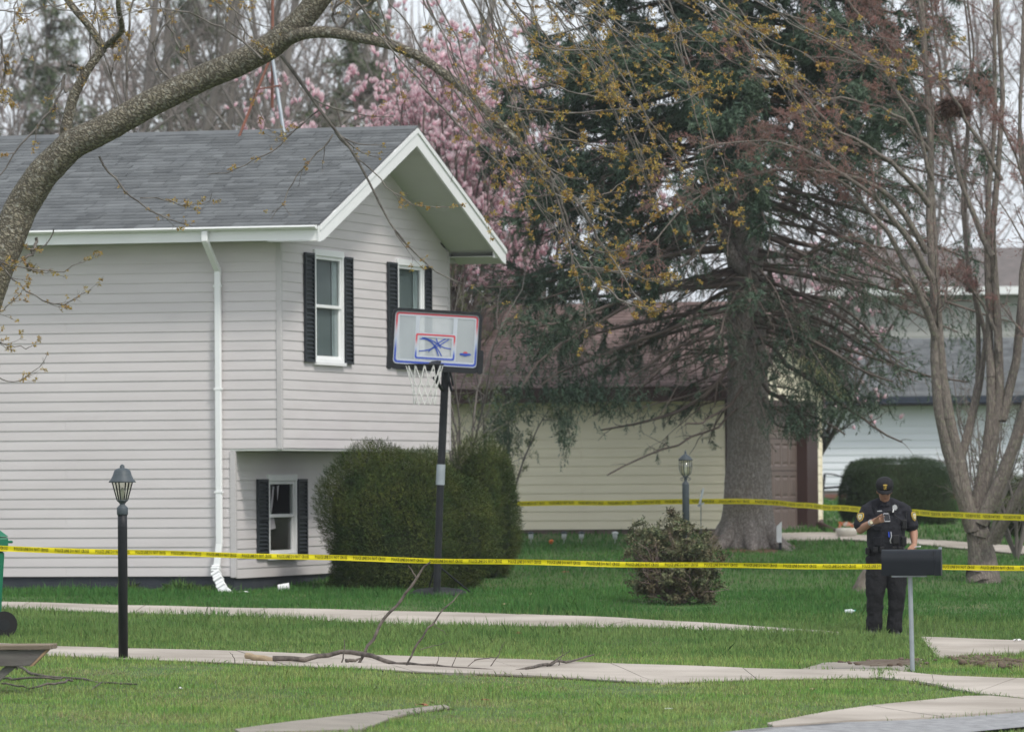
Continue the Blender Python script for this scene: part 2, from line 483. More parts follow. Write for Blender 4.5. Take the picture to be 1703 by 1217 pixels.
near_walk = strip("sidewalk",
      [(-30, 1088), (100, 1094), (250, 1100), (400, 1106), (560, 1113), (760, 1123), (960, 1131), (1085, 1139), (1250, 1133), (1480, 1129)],
      [(-30, 1071), (100, 1078), (250, 1081), (400, 1085), (560, 1091), (760, 1096), (960, 1103), (1085, 1108), (1250, 1114), (1480, 1116)], 1.5, M_conc, lift=.022, extend=(2.5, 0))
far_walk = strip("footpath",
      [(-30, 1016), (350, 1025), (650, 1041), (850, 1043), (1050, 1045), (1290, 1054), (1400, 1058)],
      [(-30, 1002), (350, 1012), (650, 1018), (850, 1023), (1050, 1031), (1290, 1046), (1400, 1054)], 1.5, M_conc, lift=.022, extend=(2.5, 0))
link_walk = strip("crossing_path", [(1330, 1114), (1420, 1118), (1505, 1121)], [(1370, 1104), (1450, 1101), (1540, 1098)], 1.3, M_conc2, lift=.017)
right_walk = strip("right_footpath", [(1560, 1097), (1640, 1093), (1760, 1088)], [(1530, 1062), (1640, 1066), (1760, 1069)], 1.6, M_conc, lift=.024, extend=(0, 3))
apron = strip("driveway_apron", [(1462, 1130), (1550, 1141), (1640, 1159), (1760, 1172)], [(1466, 1116), (1580, 1128), (1660, 1131), (1760, 1133)], 1.7, M_conc, lift=.029, extend=(0, 3))
kerb = strip("kerb", [(1285, 1214), (1330, 1211), (1400, 1205), (1500, 1202), (1600, 1196), (1760, 1184)],
             [(1275, 1209), (1365, 1191), (1440, 1180), (1530, 1171), (1625, 1161), (1760, 1173)], 2.2, M_conc, lift=.036, piece='kerb_section', extend=(0, 3))
path_bit = strip("worn_path", [(400, 1224), (600, 1218), (655, 1196), (700, 1187), (748, 1180)], [(390, 1218), (500, 1203), (600, 1190), (680, 1183), (740, 1176)], 2.0, M_conc2, lift=.026, extend=(0, 0))
drive = strip("garage_driveway", [(1290, 901), (1400, 899), (1500, 905), (1760, 929)], [(1270, 889), (1365, 887), (1480, 895), (1760, 915)], 2.4, M_conc, lift=.03, extend=(0, 6))

# street asphalt: in front of the kerb
kb = pix_poly([(1285, 1213), (1330, 1210), (1400, 1204), (1500, 1201), (1600, 1195), (1760, 1183)])
kb = np.concatenate([kb, [kb[-1]+(kb[-1]-kb[-2])/np.linalg.norm(kb[-1]-kb[-2])*8]])
pts = dense(kb, .4); rows = []
for dy in (0, .6, 1.5, 3, 5, 8, 11): rows.append(np.stack([pts[:, 0]-dy*.5, pts[:, 1]-dy, gz(pts[:, 0]-dy*.5, pts[:, 1]-dy)+.022], -1))
nn = len(pts); V = np.concatenate(rows); Fq = []
for i in range(len(rows)-1):
    for k in range(nn-1): Fq.append((i*nn+k, (i+1)*nn+k, (i+1)*nn+k+1, i*nn+k+1))
tag(link("street", mesh_np("street", V, np.array(Fq)), M_asph), kind='structure')
MASKS.append(np.concatenate([kb, kb[::-1]-np.array([5.5, 11])]))

# bare soil of the dug patch on the right and around the spruce
M_dirt = mat("bare_dirt", (.085, .06, .042), .97, (.15, .12, .09), 8, .7, .8, 25)
M_mulch = mat("needle_litter", (.17, .085, .055), .97, (.10, .065, .04), 14, .7, .8, 30)
def patch(name, pts_px, m, lift=.018, clods=60, seed=1, rad=.03):
    poly = pix_poly(pts_px); rg = np.random.default_rng(seed)
    c = poly.mean(0); vs = [(*c, float(gz(*c))+lift+.02)]; fs = []
    rr = []
    for i in range(len(poly)):
        a, b = poly[i], poly[(i+1) % len(poly)]
        for t in (0, .33, .66): rr.append(a+(b-a)*t+rg.normal(size=2)*.05)
    for k, s in enumerate((.6, 1.)):
        for q in rr: w = c+(q-c)*s; vs.append((w[0], w[1], float(gz(*w))+(lift+.012 if s < 1 else -.01)))
    n = len(rr)
    for k in range(n): fs.append((0, 1+k, 1+(k+1) % n)); fs.append((1+k, 1+n+k, 1+n+(k+1) % n, 1+(k+1) % n))
    mb = MB().add(vs, fs, True)
    for _ in range(clods):
        q = c+(rr[rg.integers(n)]-c)*rg.uniform(.0, .95)**.6; r = rad*rg.uniform(.3, 1)
        mb.ell((q[0], q[1], float(gz(*q))+lift+r*.3), (r, r*rg.uniform(.6, 1), r*.6), 6, 4)
    return mb.build(name, m)
tag(patch("dirt_patch", [(1575, 1098), (1610, 1094), (1690, 1096), (1740, 1103), (1735, 1116), (1650, 1114), (1600, 1107)], M_dirt, clods=150, rad=.05), kind='structure')
tag(patch("dirt_patch", [(1395, 1104), (1460, 1098), (1520, 1100), (1560, 1101), (1530, 1110), (1440, 1112)], M_dirt, clods=60, seed=4), kind='structure')
tag(patch("needle_litter", [(1150, 906), (1210, 902), (1300, 902), (1340, 910), (1290, 920), (1200, 919)], M_mulch, clods=30, seed=6, rad=.02), kind='structure')

# ------------------------------------------------------------------ grass
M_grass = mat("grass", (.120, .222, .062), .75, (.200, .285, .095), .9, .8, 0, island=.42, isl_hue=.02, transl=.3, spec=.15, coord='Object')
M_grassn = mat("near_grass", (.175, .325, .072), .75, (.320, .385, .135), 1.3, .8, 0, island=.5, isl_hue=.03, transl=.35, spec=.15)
M_dry = mat("dry_grass", (.40, .36, .20), .85, (.27, .26, .12), 2, .6, island=.35, transl=.2)
def vnoise(x, y, s, seed):
    rg = np.random.default_rng(seed); o = np.zeros_like(x)
    for k in range(9):
        a = rg.uniform(0, 6.28); f = s*rg.uniform(.6, 1.7); o += np.sin((x*np.cos(a)+y*np.sin(a)*.6)*f*6.28+rg.uniform(0, 6.28))
    return o/9**.5/1.1
def sample_lawn(n, y0, y1, seed):
    rg = np.random.default_rng(seed)
    y = y0+(y1-y0)*rg.uniform(0, 1, n)
    x = rg.uniform(-1, 1, n)*(y*.098+2.2)
    k = np.ones(n, bool)
    for poly in MASKS: k &= ~inside(poly, x, y)
    # under the house
    return x[k], y[k], rg
def blades(x, y, h, w, rg, lean=.35):
    n = len(x); a = rg.uniform(0, 6.28, n); z = gz(x, y)-.005
    d = np.stack([np.cos(a), np.sin(a), np.zeros(n)], -1); b = rg.uniform(0, 6.28, n)
    l = rg.normal(size=n)*lean
    tip = np.stack([x+np.cos(b)*l*h, y+np.sin(b)*l*h, z+h*(1-.3*np.abs(l))], -1); base = np.stack([x, y, z], -1)
    mid = base*.5+tip*.5; mid[:, 2] += h*.08; mid[:, :2] -= (tip-base)[:, :2]*.15
    V = np.stack([base-d*w[:, None]*.5, base+d*w[:, None]*.5, mid+d*w[:, None]*.38, tip, mid-d*w[:, None]*.38], 1)
    Fq = np.arange(n)[:, None]*5+np.arange(5)[None]
    return V.reshape(-1, 3), Fq
M_grassr = mat('rear_grass', (.062, .160, .042), .8, (.088, .200, .052), .8, .8, 0, island=.35, isl_hue=.02, transl=.25, spec=.1)  # rich green of the rear lawn, with its shade put into the colour
parts = []; pn = []; pr = []
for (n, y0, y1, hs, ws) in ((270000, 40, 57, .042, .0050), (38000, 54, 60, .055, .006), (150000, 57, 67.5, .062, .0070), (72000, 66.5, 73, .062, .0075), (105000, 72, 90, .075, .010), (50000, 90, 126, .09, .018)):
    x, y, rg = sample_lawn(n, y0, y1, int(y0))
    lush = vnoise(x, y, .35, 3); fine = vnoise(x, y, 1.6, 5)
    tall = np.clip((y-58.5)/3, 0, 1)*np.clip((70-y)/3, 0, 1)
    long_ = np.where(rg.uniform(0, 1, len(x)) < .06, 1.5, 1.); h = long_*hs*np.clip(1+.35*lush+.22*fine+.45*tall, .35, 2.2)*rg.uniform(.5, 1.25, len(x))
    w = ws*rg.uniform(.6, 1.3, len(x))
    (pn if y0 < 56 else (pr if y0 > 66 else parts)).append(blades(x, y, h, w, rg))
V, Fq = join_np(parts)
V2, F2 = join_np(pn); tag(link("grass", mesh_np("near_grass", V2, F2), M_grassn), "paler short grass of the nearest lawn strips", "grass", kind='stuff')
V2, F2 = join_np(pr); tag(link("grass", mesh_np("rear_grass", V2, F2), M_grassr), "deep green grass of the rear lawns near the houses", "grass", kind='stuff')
g = link("grass", mesh_np("grass", V, Fq), M_grass); tag(g, "green spring lawn grass around the houses and walks", "grass", kind='stuff')
# dry clumps
x, y, rg = sample_lawn(150000, 42, 74, 99)
k = (vnoise(x, y, .5, 21)+.5*vnoise(x, y, 2.2, 22) > .90-.30*np.clip((58-y)/8, -1, 1)) | (rg.uniform(0, 1, len(x)) < np.where(y < 58, .07, .012))
k &= (y < 66) | (rg.uniform(0, 1, len(x)) < .25)
x, y = x[k], y[k]
V, Fq = blades(x, y, .045*rg.uniform(.4, 1.3, len(x)), .006*rg.uniform(.6, 1.3, len(x)), rg, .9)
tag(link("dry_grass", mesh_np("dry_grass", V, Fq), M_dry), "dry straw coloured grass blades scattered through the lawn", "dry grass", kind='stuff')
# ragged fringe of long blades hanging over the pavement edges
parts = []
for poly in MASKS[:7]:
    q = dense(np.concatenate([poly, poly[:1]]), .03); rg = np.random.default_rng(len(q))
    q = q[(q[:, 1] > 44) & (q[:, 1] < 80)]
    q = np.repeat(q, 2, 0)+rg.normal(size=(len(q)*2, 2))*.035
    kk = vnoise(q[:, 0], q[:, 1], 1.2, 8) > -.7
    q = q[kk]
    parts.append(blades(q[:, 0], q[:, 1], .060*rg.uniform(.4, 1.4, len(q)), .007*np.ones(len(q)), rg, .5))
rg = np.random.default_rng(5); n = 2600; t = rg.uniform(0, 1, n); a_, b_ = P(-20, 970, 76.6)[:2], P(388, 970, 74.9)[:2]
w_ = a_+(b_-a_)*t[:, None]+np.array([-.1, -.12])+rg.normal(size=(n, 2))*[.05, .06]; parts.append(blades(w_[:, 0], w_[:, 1], .13*rg.uniform(.3, 1.3, n)*np.clip(1+.6*vnoise(w_[:, 0]*2, w_[:, 1], 1., 3), .2, 2), .014*np.ones(n), rg, .6))
V, Fq = join_np(parts)
tag(link("edge_grass", mesh_np("edge_grass", V, Fq), M_grass), "longer grass hanging over the edges of the walks", "grass", kind='stuff')
# ================================================================== HOUSES
M_side = mat("beige_vinyl", (.625, .59, .59), .55, (.575, .54, .54), .9, .7, .04, 120, stretch=(1, 1, 6), spec=.35)
M_trimb = mat("beige_trim", (.57, .545, .545), .5, None, 3, .3, spec=.35)
M_white = mat("white_aluminium", (.84, .85, .85), .4, (.79, .80, .80), 3, .5, spec=.4)
M_soff = mat("soffit", (.62, .63, .60), .6, (.58, .59, .56), 2, .4)
M_shut = mat("dark_slate_shutter", (.030, .037, .043), .5, (.022, .027, .033), 6, .4)
M_found = mat("painted_foundation", (.030, .036, .048), .8, (.05, .055, .065), 3, .6, .3, 40)
M_shing = mat("asphalt_shingle", (.155, .165, .17), .95, (.108, .116, .122), 3, .5, .5, 150, island=.22)
M_shingB = mat("brown_shingle", (.215, .155, .145), .95, (.165, .12, .112), 3, .5, .5, 150, island=.2)
M_dark = mat("room_shade", (.012, .012, .012), .95)  # near black: the darkness of unlit rooms put into the colour
M_blind = mat("curtain", (.50, .53, .54), .9, (.30, .32, .32), 3, .9, stretch=(9, 9, .5))
M_glass = glass("window_glass", (.88, .92, .92), .12, .12)

class Frame:
    def __init__(s, origin, rz, z0):
        s.o = np.array([origin[0], origin[1], z0]); s.rz = rz
        s.ex = np.array([math.cos(rz), math.sin(rz), 0]); s.ey = np.array([-math.sin(rz), math.cos(rz), 0])
    def loc(s, p): q = p-s.o; return np.array([q.dot(s.ex), q.dot(s.ey), q[2]])
    def on_x(s, px, py, x):
        r = ray(px, py); t = (x+s.o.dot(s.ex))/r.dot(s.ex); return s.loc(r*t)
    def on_y(s, px, py, y):
        r = ray(px, py); t = (y+s.o.dot(s.ey))/r.dot(s.ey); return s.loc(r*t)

def lap_board(parent, p0, p1, out, h, m, lip=.011, top=None, mesh=None, name='siding_board'):
    """clapboard from p0 to p1 (local, bottom edge), facing out; top = (inset0, inset1) shortens its top edge"""
    p0 = Vector(p0); p1 = Vector(p1); o = Vector(out); a = (p1-p0).normalized(); t = top or (0, 0)
    prof = [(0.0, 0.0), (lip, 0.0), (lip, h*.08), (lip*.62, h*.55), (lip*.10, h+.004), (-.006, h+.004)]
    vs = []
    for q, s_, ins in ((p0, 1, t[0]), (p1, -1, t[1])):
        for (d, z) in prof:
            vs.append(q + a*s_*ins*min(z/h, 1) + o*d + Vector((0, 0, z)))
    n = len(prof)
    fs = [(k, k+1, n+k+1, n+k) for k in range(n-1)] + [tuple(range(n)), tuple(range(n, 2*n))[::-1]]
    return MB().add(vs, fs).build(name, m, parent)

def cut(a, b, z0, z1, holes):
    """interval a-b less the openings that meet z0-z1"""
    iv = [(a, b)]
    for (h0, h1, k0, k1) in holes:
        if z1 <= k0+.01 or z0 >= k1-.01: continue
        nv = []
        for (p, q) in iv:
            if h1 <= p or h0 >= q: nv.append((p, q)); continue
            if h0 > p: nv.append((p, h0))
            if h1 < q: nv.append((h1, q))
        iv = nv
    return [(p, q) for p, q in iv if q-p > .02]

def wall_boards(parent, x, y0, y1, z, h, m, holes, lip=.011, ins=(0, 0)):
    """boards of one course on a wall facing +x, cut neatly round the openings"""
    for (a, b) in cut(y0, y1, z, z+h, holes):
        lap_board(parent, (x, a, z), (x, b, z), (1, 0, 0), h, m, lip, top=(ins[0] if a == y0 else 0, ins[1] if b == y1 else 0))
    for (h0, h1, k0, k1) in holes:
        a, b = max(h0, y0), min(h1, y1)
        if b <= a: continue
        if z < k0 < z+h-.01 and k0-z > .012: lap_board(parent, (x, a+.001, z), (x, b-.001, z), (1, 0, 0), k0-z, m, lip)
        if z+.01 < k1 < z+h and z+h-k1 > .012: lap_board(parent, (x, a+.001, k1), (x, b-.001, k1), (1, 0, 0), z+h-k1, m, lip*.6)

def shingles(parent, A, ux, us, un, length, slope_len, m, exposure=.142, wid=.32, name='roof_shingles', seed=3):
    """rows of tabs from the eave point A: ux along, us up the slope, un outwards"""
    rg = np.random.default_rng(seed); rows = int(slope_len/exposure)+1; C = []; ax = []
    V = []; ux, us, un = map(np.array, (ux, us, un))
    for r in range(rows):
        x = -rg.uniform(0, wid)
        while x < length:
            w = wid*rg.choice([.5, .8, 1, 1.3]); x0, x1 = max(x, 0)+.003, min(x+w, length)-.003; x += w
            if x1-x0 < .02: continue
            s0 = r*exposure - .006 + rg.choice([0, 0, .0, .012]); s1 = min((r+1)*exposure+.02, slope_len)
            th = .013+rg.uniform(0, .006)
            for (xx, ss, hh) in ((x0, s0, .0), (x1, s0, .0), (x1, s0, th), (x0, s0, th), (x1, s1, .006), (x0, s1, .006)):
                V.append(A+ux*xx+us*ss+un*hh)
    V = np.array(V); n = len(V)//6; b = (np.arange(n)*6)[:, None]
    Fq = np.concatenate([b+np.array([0, 1, 2, 3]), b+np.array([3, 2, 4, 5]), b+np.array([1, 4, 2, 2])*1], 0)
    Fq = Fq[:2*n]
    o = link(name, mesh_np(name, V, Fq), m, parent); return tag(o, kind='stuff')

# ------------------------------------------------------------------ 1: left house
RZ = math.radians(-16.3)
o1 = P(467, 700, 74.8)
Z1 = -1.58
H1 = Frame((o1[0], o1[1]), RZ, Z1)
house = thing("house", "beige sided two storey house with grey shingle roof, black shutters and overhanging gable end", "house", H1.o, RZ)
zb = H1.on_y(300, 958, 0)[2]; zs = H1.on_y(467, 402, 0)[2]; zover = H1.on_y(467, 741, 0)[2]
NB = 34; CHs = (zs-zb)/NB
Wd = H1.on_x(746, 560, 0)[1]
xlow = H1.on_y(390, 850, 0)[0]                     # lower storey corner
LH = 9.5
zover = zb+round((zover-zb)/CHs)*CHs
# boards of the long wall
for i in range(NB):
    z = zb+i*CHs; xe = -.05 if z > zover-.5*CHs else xlow-.055
    # joins between board lengths
    j = -3.0-1.1*((i*7) % 5)
    lap_board(house, (j, 0, z), (xe, 0, z), (0, -1, 0), CHs, M_side)
    lap_board(house, (-LH, 0, z), (j-.002, 0, z), (0, -1, 0), CHs, M_side)
# openings
def rect_x(px0, px1, py0, py1, x):
    a = H1.on_x(px0, (py0+py1)/2, x); b = H1.on_x(px1, (py0+py1)/2, x); pm = (px0+px1)/2
    return (a[1], b[1], H1.on_x(pm, py1, x)[2], H1.on_x(pm, py0, x)[2])
W1 = rect_x(520, 568, 418, 604, 0); W2 = rect_x(658, 702, 436, 614, 0); W2 = (W2[0], W2[1], W1[2], W1[3])
xl = xlow
W3 = rect_x(443, 490, 790, 926, xl)
def grow_hole(w, d=.012): return (w[0]+d, w[1]-d, w[2]+d, w[3]-d)
ridge = H1.on_x(703, 212, .72); zr = ridge[2]; yr = Wd/2
E = .50; R_ = .72
slope = (zr-(H1.on_y(530, 371, -E)[2]))/(yr+E)
def ztop(y): return zr-abs(y-yr)*slope-.236         # underside of the gable at y
# gable wall boards
z = zover+.002; i = 0
while z < zr-.26:
    h = CHs; y0, y1 = .05, Wd-.05; ins = (0, 0)
    if z+h > ztop(.05):
        y0 = max(.05, yr-(zr-.236-z)/slope); y1 = min(Wd-.05, yr+(zr-.236-z)/slope)
        if y1-y0 > 2*h/slope+.05: ins = (h/slope, h/slope)
        else: break
    wall_boards(house, 0, y0, y1, z, h, M_side, [grow_hole(W1), grow_hole(W2)], ins=ins)
    z += h; i += 1
# lower gable wall
z = zb-.03; WdL = Wd
while z < zover-.02:
    h = min(CHs, zover-z)
    wall_boards(house, xl, .05, WdL, z, h, M_side, [grow_hole(W3)])
    z += h
# core, overhang, foundation, corner posts
mb = MB(); mb.box(-LH, -.62, .35, Wd-.3, zover+.05, zs-.05); mb.box(-LH, xl-.62, .4, Wd-.3, .25, zover)
mb.build("inner_wall", M_dark, house)  # wall core painted near black as the shade inside the rooms
mb = MB(); mb.box(-LH, -.003, -.001, Wd, zover-.03, zover+.0); mb.build("overhang_soffit", M_soff, house)
mb = MB(); mb.box(-LH, xl-.02, .02, Wd, -.5, zb-.003); mb.build("foundation", M_found, house)
mb = MB(); mb.box(-.05, .022, -.022, .05, zover-.012, zs); bevel(mb.build("corner_post", M_trimb, house), .006)
mb = MB(); mb.box(xl-.055, xl+.022, -.022, .05, zb-.02, zover-.035); bevel(mb.build("corner_post", M_trimb, house), .006)
mb = MB(); mb.box(-.05, .022, Wd-.05, Wd+.022, zover-.012, ztop(Wd)+.05); bevel(mb.build("corner_post", M_trimb, house), .006)
mb = MB(); mb.box(-LH, 0, Wd-.02, Wd, zover, zs); mb.box(-LH, xl, Wd-.02, Wd, -.4, zover-.03); mb.box(-LH-.02, -LH, 0.02, Wd, -.4, zs); mb.build("rear_wall", M_side, house)
# small frieze where the siding meets the soffit
mb = MB(); mb.box(-LH, -.05, -.018, 0, zs-.01, zs+.06); mb.build("frieze_strip", M_trimb, house)

# roof: deck slabs, shingles, fascia, soffit, gutter
def zroof(y): return zr-abs(y-yr)*slope
n_ = math.hypot(1, slope); un = np.array([0, -slope/n_, 1/n_]); us = np.array([0, 1/n_, slope/n_]); eave = zroof(-E)
for sgn in (1, -1):
    y_e = -E if sgn == 1 else Wd+E
    prof = [(y_e, zroof(y_e)-.022), (yr, zr-.022), (yr, zr-.06), (y_e, zroof(y_e)-.06)]
    MB().prism(prof, -LH-.3, R_-.012, 'x').build("roof_deck", M_shing, house)
shingles(house, np.array([-LH-.3, -E-.02, eave-.022]), (1, 0, 0), us, un, LH+.3+R_+.012, (yr+E+.02)*n_, M_shing)
shingles(house, np.array([-LH-.3, Wd+E+.02, eave-.022]), (1, 0, 0), us*np.array([1, -1, 1]), un*np.array([1, -1, 1]), LH+.3+R_+.012, (yr+E+.02)*n_, M_shing, seed=8)
mb = MB(); mb.prism([(yr-.13, zr-.05), (yr, zr+.012), (yr+.13, zr-.05), (yr+.13, zr-.07), (yr, zr-.012), (yr-.13, zr-.07)], -LH-.3, R_+.01, 'x'); mb.build("ridge_cap", M_shing, house)
hw = .225
for sgn in (1, -1):
    def zy(y): return zroof(y)
    y_e = -E-.005 if sgn == 1 else Wd+E+.005
    cut_z = zroof(y_e)-.06
    prof = [(y_e, zroof(y_e)-.03), (yr, zr-.03), (yr, zr-.03-hw*n_), (y_e+sgn*.16, zroof(y_e+sgn*.16)-.03-hw*n_), (y_e, zroof(y_e)-.03-hw*n_+.03)]
    MB().prism(prof, R_-.03, R_, 'x').build("rake_board", M_white, house)
    prof = [(y_e, zroof(y_e)-.026), (yr, zr-.026), (yr, zr-.09), (y_e, zroof(y_e)-.09)]
    MB().prism(prof, R_+.001, R_+.018, 'x').build("rake_trim", M_white, house)
    # rake soffit in panels
    K = 9; y_w = -.02 if sgn == 1 else Wd+.02
    for k in range(K):
        a = y_e+(yr-y_e)*k/K+sgn*.003; b = y_e+(yr-y_e)*(k+1)/K-sgn*.003
        prof = [(a, zroof(a)-.22), (b, zroof(b)-.22), (b, zroof(b)-.232), (a, zroof(a)-.232)]
        MB().prism(prof, .0, R_-.032, 'x').build("soffit_panel", M_soff, house)
# eave soffits and boxed returns
MB().box(-LH-.3, R_-.03, -E+.03, 0, zs+.06, zs+.075).build("eave_soffit", M_soff, house)
MB().box(-LH-.3, R_-.03, Wd, Wd+E-.03, zs+.06, zs+.075).build("eave_soffit", M_soff, house)
MB().prism([(-E+.03, zs+.05), (0, zs+.05), (0, ztop(0)+.05), (-E+.03, eave-.06)], R_-.05, R_-.032, 'x').build("eave_return", M_white, house)
MB().prism([(Wd+E-.03, zs+.05), (Wd, zs+.05), (Wd, ztop(Wd)+.05), (Wd+E-.03, eave-.06)], R_-.05, R_-.032, 'x').build("eave_return", M_white, house)
zf0 = H1.on_y(300, 403, -E)[2]
MB().box(-LH-.3, R_-.032, -E+.012, -E+.03, zf0, eave-.05).build("fascia", M_white, house)
MB().box(-LH-.3, R_-.032, Wd+E-.03, Wd+E-.012, zf0-.0, eave-.05).build("fascia", M_white, house)
g0 = H1.on_y(300, 385, -E-.1)[2]
prof = [(-E+.011, eave-.022), (-E-.115, eave-.03), (-E-.12, eave-.05), (-E-.105, eave-.055), (-E-.10, g0+.02), (-E-.05, g0), (-E+.011, g0)]
MB().prism(prof, -LH-.3, R_-.035, 'x').build("gutter", M_white, house)
# gable top vent board
# downspout
dsx = H1.on_y(363, 600, -.06)[0]; d2x = H1.on_y(341, 395, -E-.04)[0]
dp = MB()
def spout(pts, w=.085, h=.062):
    for a, b in zip(pts[:-1], pts[1:]): dp.bar(a, b, w, h, up=(0, -1, .05))
zt = zs+.04
zel = H1.on_y(363, 452, -.06)[2]
zbt = H1.on_y(363, 905, -.06)[2]
spout([(d2x, -E-.05, g0), (d2x, -E-.05, g0-.14)])
spout([(d2x, -E-.045, g0-.12), (dsx, -.065, zel+.02)])
spout([(dsx, -.062, zel+.05), (dsx, -.062, zbt)])
pz = H1.on_y(362, 940, -.1)
spout([(dsx, -.062, zbt+.01), (dsx-.03, -.10, zbt-.33)])
ds = dp.build("downspout", M_white, house); bevel(ds, .012, 2)
el = MB()
pe = [(dsx-.03, -.10, zbt-.28), (dsx-.03, -.14, zbt-.36), (dsx+.05, -.24, zbt-.46), (dsx+.14, -.34, zbt-.58), (dsx+.25, -.44, zbt-.64)]
for k in range(12):
    t = k/11*4; i0 = min(int(t), 3); q = Vector(pe[i0]).lerp(Vector(pe[i0+1]), t-i0); q2 = Vector(pe[i0]).lerp(Vector(pe[i0+1]), min(t-i0+.30, 1.3))
    el.bar(q, q2, .125 if k % 2 else .11, .095 if k % 2 else .08, up=(0, -1, .3))
bevel(el.build("downspout_elbow", M_white, ds), .01, 2)
for k in range(3):
    zz = zel-.2-k*1.35
    MB().box(dsx-.055, dsx+.055, -.098, -.03, zz, zz+.025).build("bracket", M_white, ds)

# windows: frame, sashes, glass, sill, curtains, shutters
def window(parent, w, x, broken=False, nm='window'):
    y0, y1, z0, z1 = w; c = .055; o = x
    fr = MB()
    fr.box(o-.05, o+.038, y0, y0+c, z0, z1); fr.box(o-.05, o+.038, y1-c, y1, z0, z1)
    fr.box(o-.05, o+.042, y0-.012, y1+.012, z1-c-.02, z1+.01); fr.box(o-.05, o+.038, y0+c, y1-c, z0, z0+c)
    f = bevel(fr.build(nm, M_white, parent), .004, 1)
    MB().box(o-.03, o+.062, y0-.02, y1+.02, z0-.03, z0+.012).build("sill", M_white, f)
    zm = (z0+z1)/2-.0; s = .045
    for (a, b, dx) in ((zm-.015, z1-c-.02, .018), (z0+c, zm+.03, .0)):
        sa = MB(); X0, X1 = o-.02+dx-.012, o-.02+dx+.018; ya, yb = y0+c+.002, y1-c-.002
        sa.box(X0, X1, ya, ya+s, a, b); sa.box(X0, X1, yb-s, yb, a, b); sa.box(X0, X1, ya+s, yb-s, b-s, b); sa.box(X0, X1, ya+s, yb-s, a, a+s*.9)
        q = bevel(sa.build("sash", M_white, f), .004, 1)
        if not (broken and dx > 0):
            MB().box(X0+.008, X0+.012, ya+s, yb-s, a+s*.9, b-s).build("pane", M_glass, q)
        else:
            # shards left in the frame
            sh = MB(); A, B = ya+s, yb-s; a2 = a+s*.9; b2 = b-s
            for tri in ([(A, b2), (A+.05, b2), (A, b2-.22)], [(A+.1, b2), (A+.17, b2), (A+.15, b2-.09)], [(B, b2), (B-.09, b2), (B, b2-.3)],
                        [(A, a2), (A+.15, a2), (A+.05, a2+.14), (A, a2+.2)], [(B, a2), (B-.06, a2), (B, a2+.12)], [(A+.2, b2), (A+.24, b2), (A+.22, b2-.13)]):
                sh.prism(tri, X0+.008, X0+.012, 'x')
            sh.build("broken_glass", M_glass, q)
    jb = MB(); jb.box(o-.32, o-.05, y0+.01, y0+.03, z0, z1); jb.box(o-.32, o-.05, y1-.03, y1-.01, z0, z1); jb.box(o-.32, o-.05, y0+.03, y1-.03, z1-.03, z1-.01); jb.box(o-.32, o-.05, y0+.03, y1-.03, z0+.0, z0+.02)
    jb.build("window_jamb", M_trimb if not broken else M_dark, f)  # broken window's jamb painted near black for the dark interior
    return f
def shutter(parent, y0, y1, z0, z1, x, step=.052):
    mb = MB(); t = x+.016; e = .035
    mb.box(t-.003, t+.006, y0+.005, y1-.005, z0+.005, z1-.005)
    mb.box(t, t+.032, y0, y0+e, z0, z1); mb.box(t, t+.032, y1-e, y1, z0, z1)
    for zz in (z0, (z0+z1)/2-e/2, z1-e): mb.box(t, t+.0315, y0+e, y1-e, zz, zz+e)
    s_ = mb.build("shutter", M_shut, parent)
    lo = MB(); ya, yb = y0+e, y1-e
    lo.add([(t+.008, ya, 0), (t+.008, yb, 0), (t+.028, yb, -.02), (t+.028, ya, -.02), (t+.022, ya, -.026), (t+.022, yb, -.026)], [(0, 1, 2, 3), (3, 2, 5, 4)])
    me = lo.mesh("louvre", False)
    for (za, zz) in ((z0+e, (z0+z1)/2-e/2), ((z0+z1)/2+e/2, z1-e)):
        n = int((zz-za)/step)
        for k in range(n):
            o = link("louvre", me, M_shut, s_, (0, 0, za+(k+1)*(zz-za)/n))
    return s_
def shut_rect(a, b, py0, py1, x): return rect_x(a, b, py0, py1, x)
w1 = window(house, W1, 0); w2 = window(house, W2, 0)
for (a, b, t0) in ((503.5, 519, 425), (569.5, 583, 430), (642, 657, 443), (702, 714, 446)):
    r = shut_rect(a, b, t0, t0+170, 0); shutter(house, r[0], r[1], W1[2]+.0, W1[3]-.05, 0)
w3 = window(house, W3, xl, True)
for (a, b) in ((425, 442), (491.5, 507)):
    r = shut_rect(a, b, 795, 925, xl); shutter(house, r[0], r[1], W3[2], W3[3]-.05, xl)
# curtains behind the upper windows
def curtain(w, x, ya, yb, m, ph=0, za=None, zb2=None):
    n = 24; vs = []; z0 = za if za is not None else w[2]; z1 = zb2 if zb2 is not None else w[3]
    for z in (z0, z1):
        for k in range(n+1):
            y = ya+(yb-ya)*k/n; vs.append((x-.040+.006*math.sin(k*1.9+ph), y, z))
    return MB().add(vs, [(k, k+1, n+2+k, n+1+k) for k in range(n)], True)
for w, f in ((W1, w1), (W2, w2)):
    m1 = curtain(w, 0, w[0]+.05, w[0]+.2, None).build("curtain", M_blind, f)
    m1 = curtain(w, 0, w[1]-.32, w[1]-.05, None, 2).build("curtain", M_blind, f)
    MB().box(-.056, -.052, w[0]+.03, w[1]-.03, w[2]+.02, w[3]-.02).build("blind", mat("grey_blind", (.20, .22, .22), .9), f)
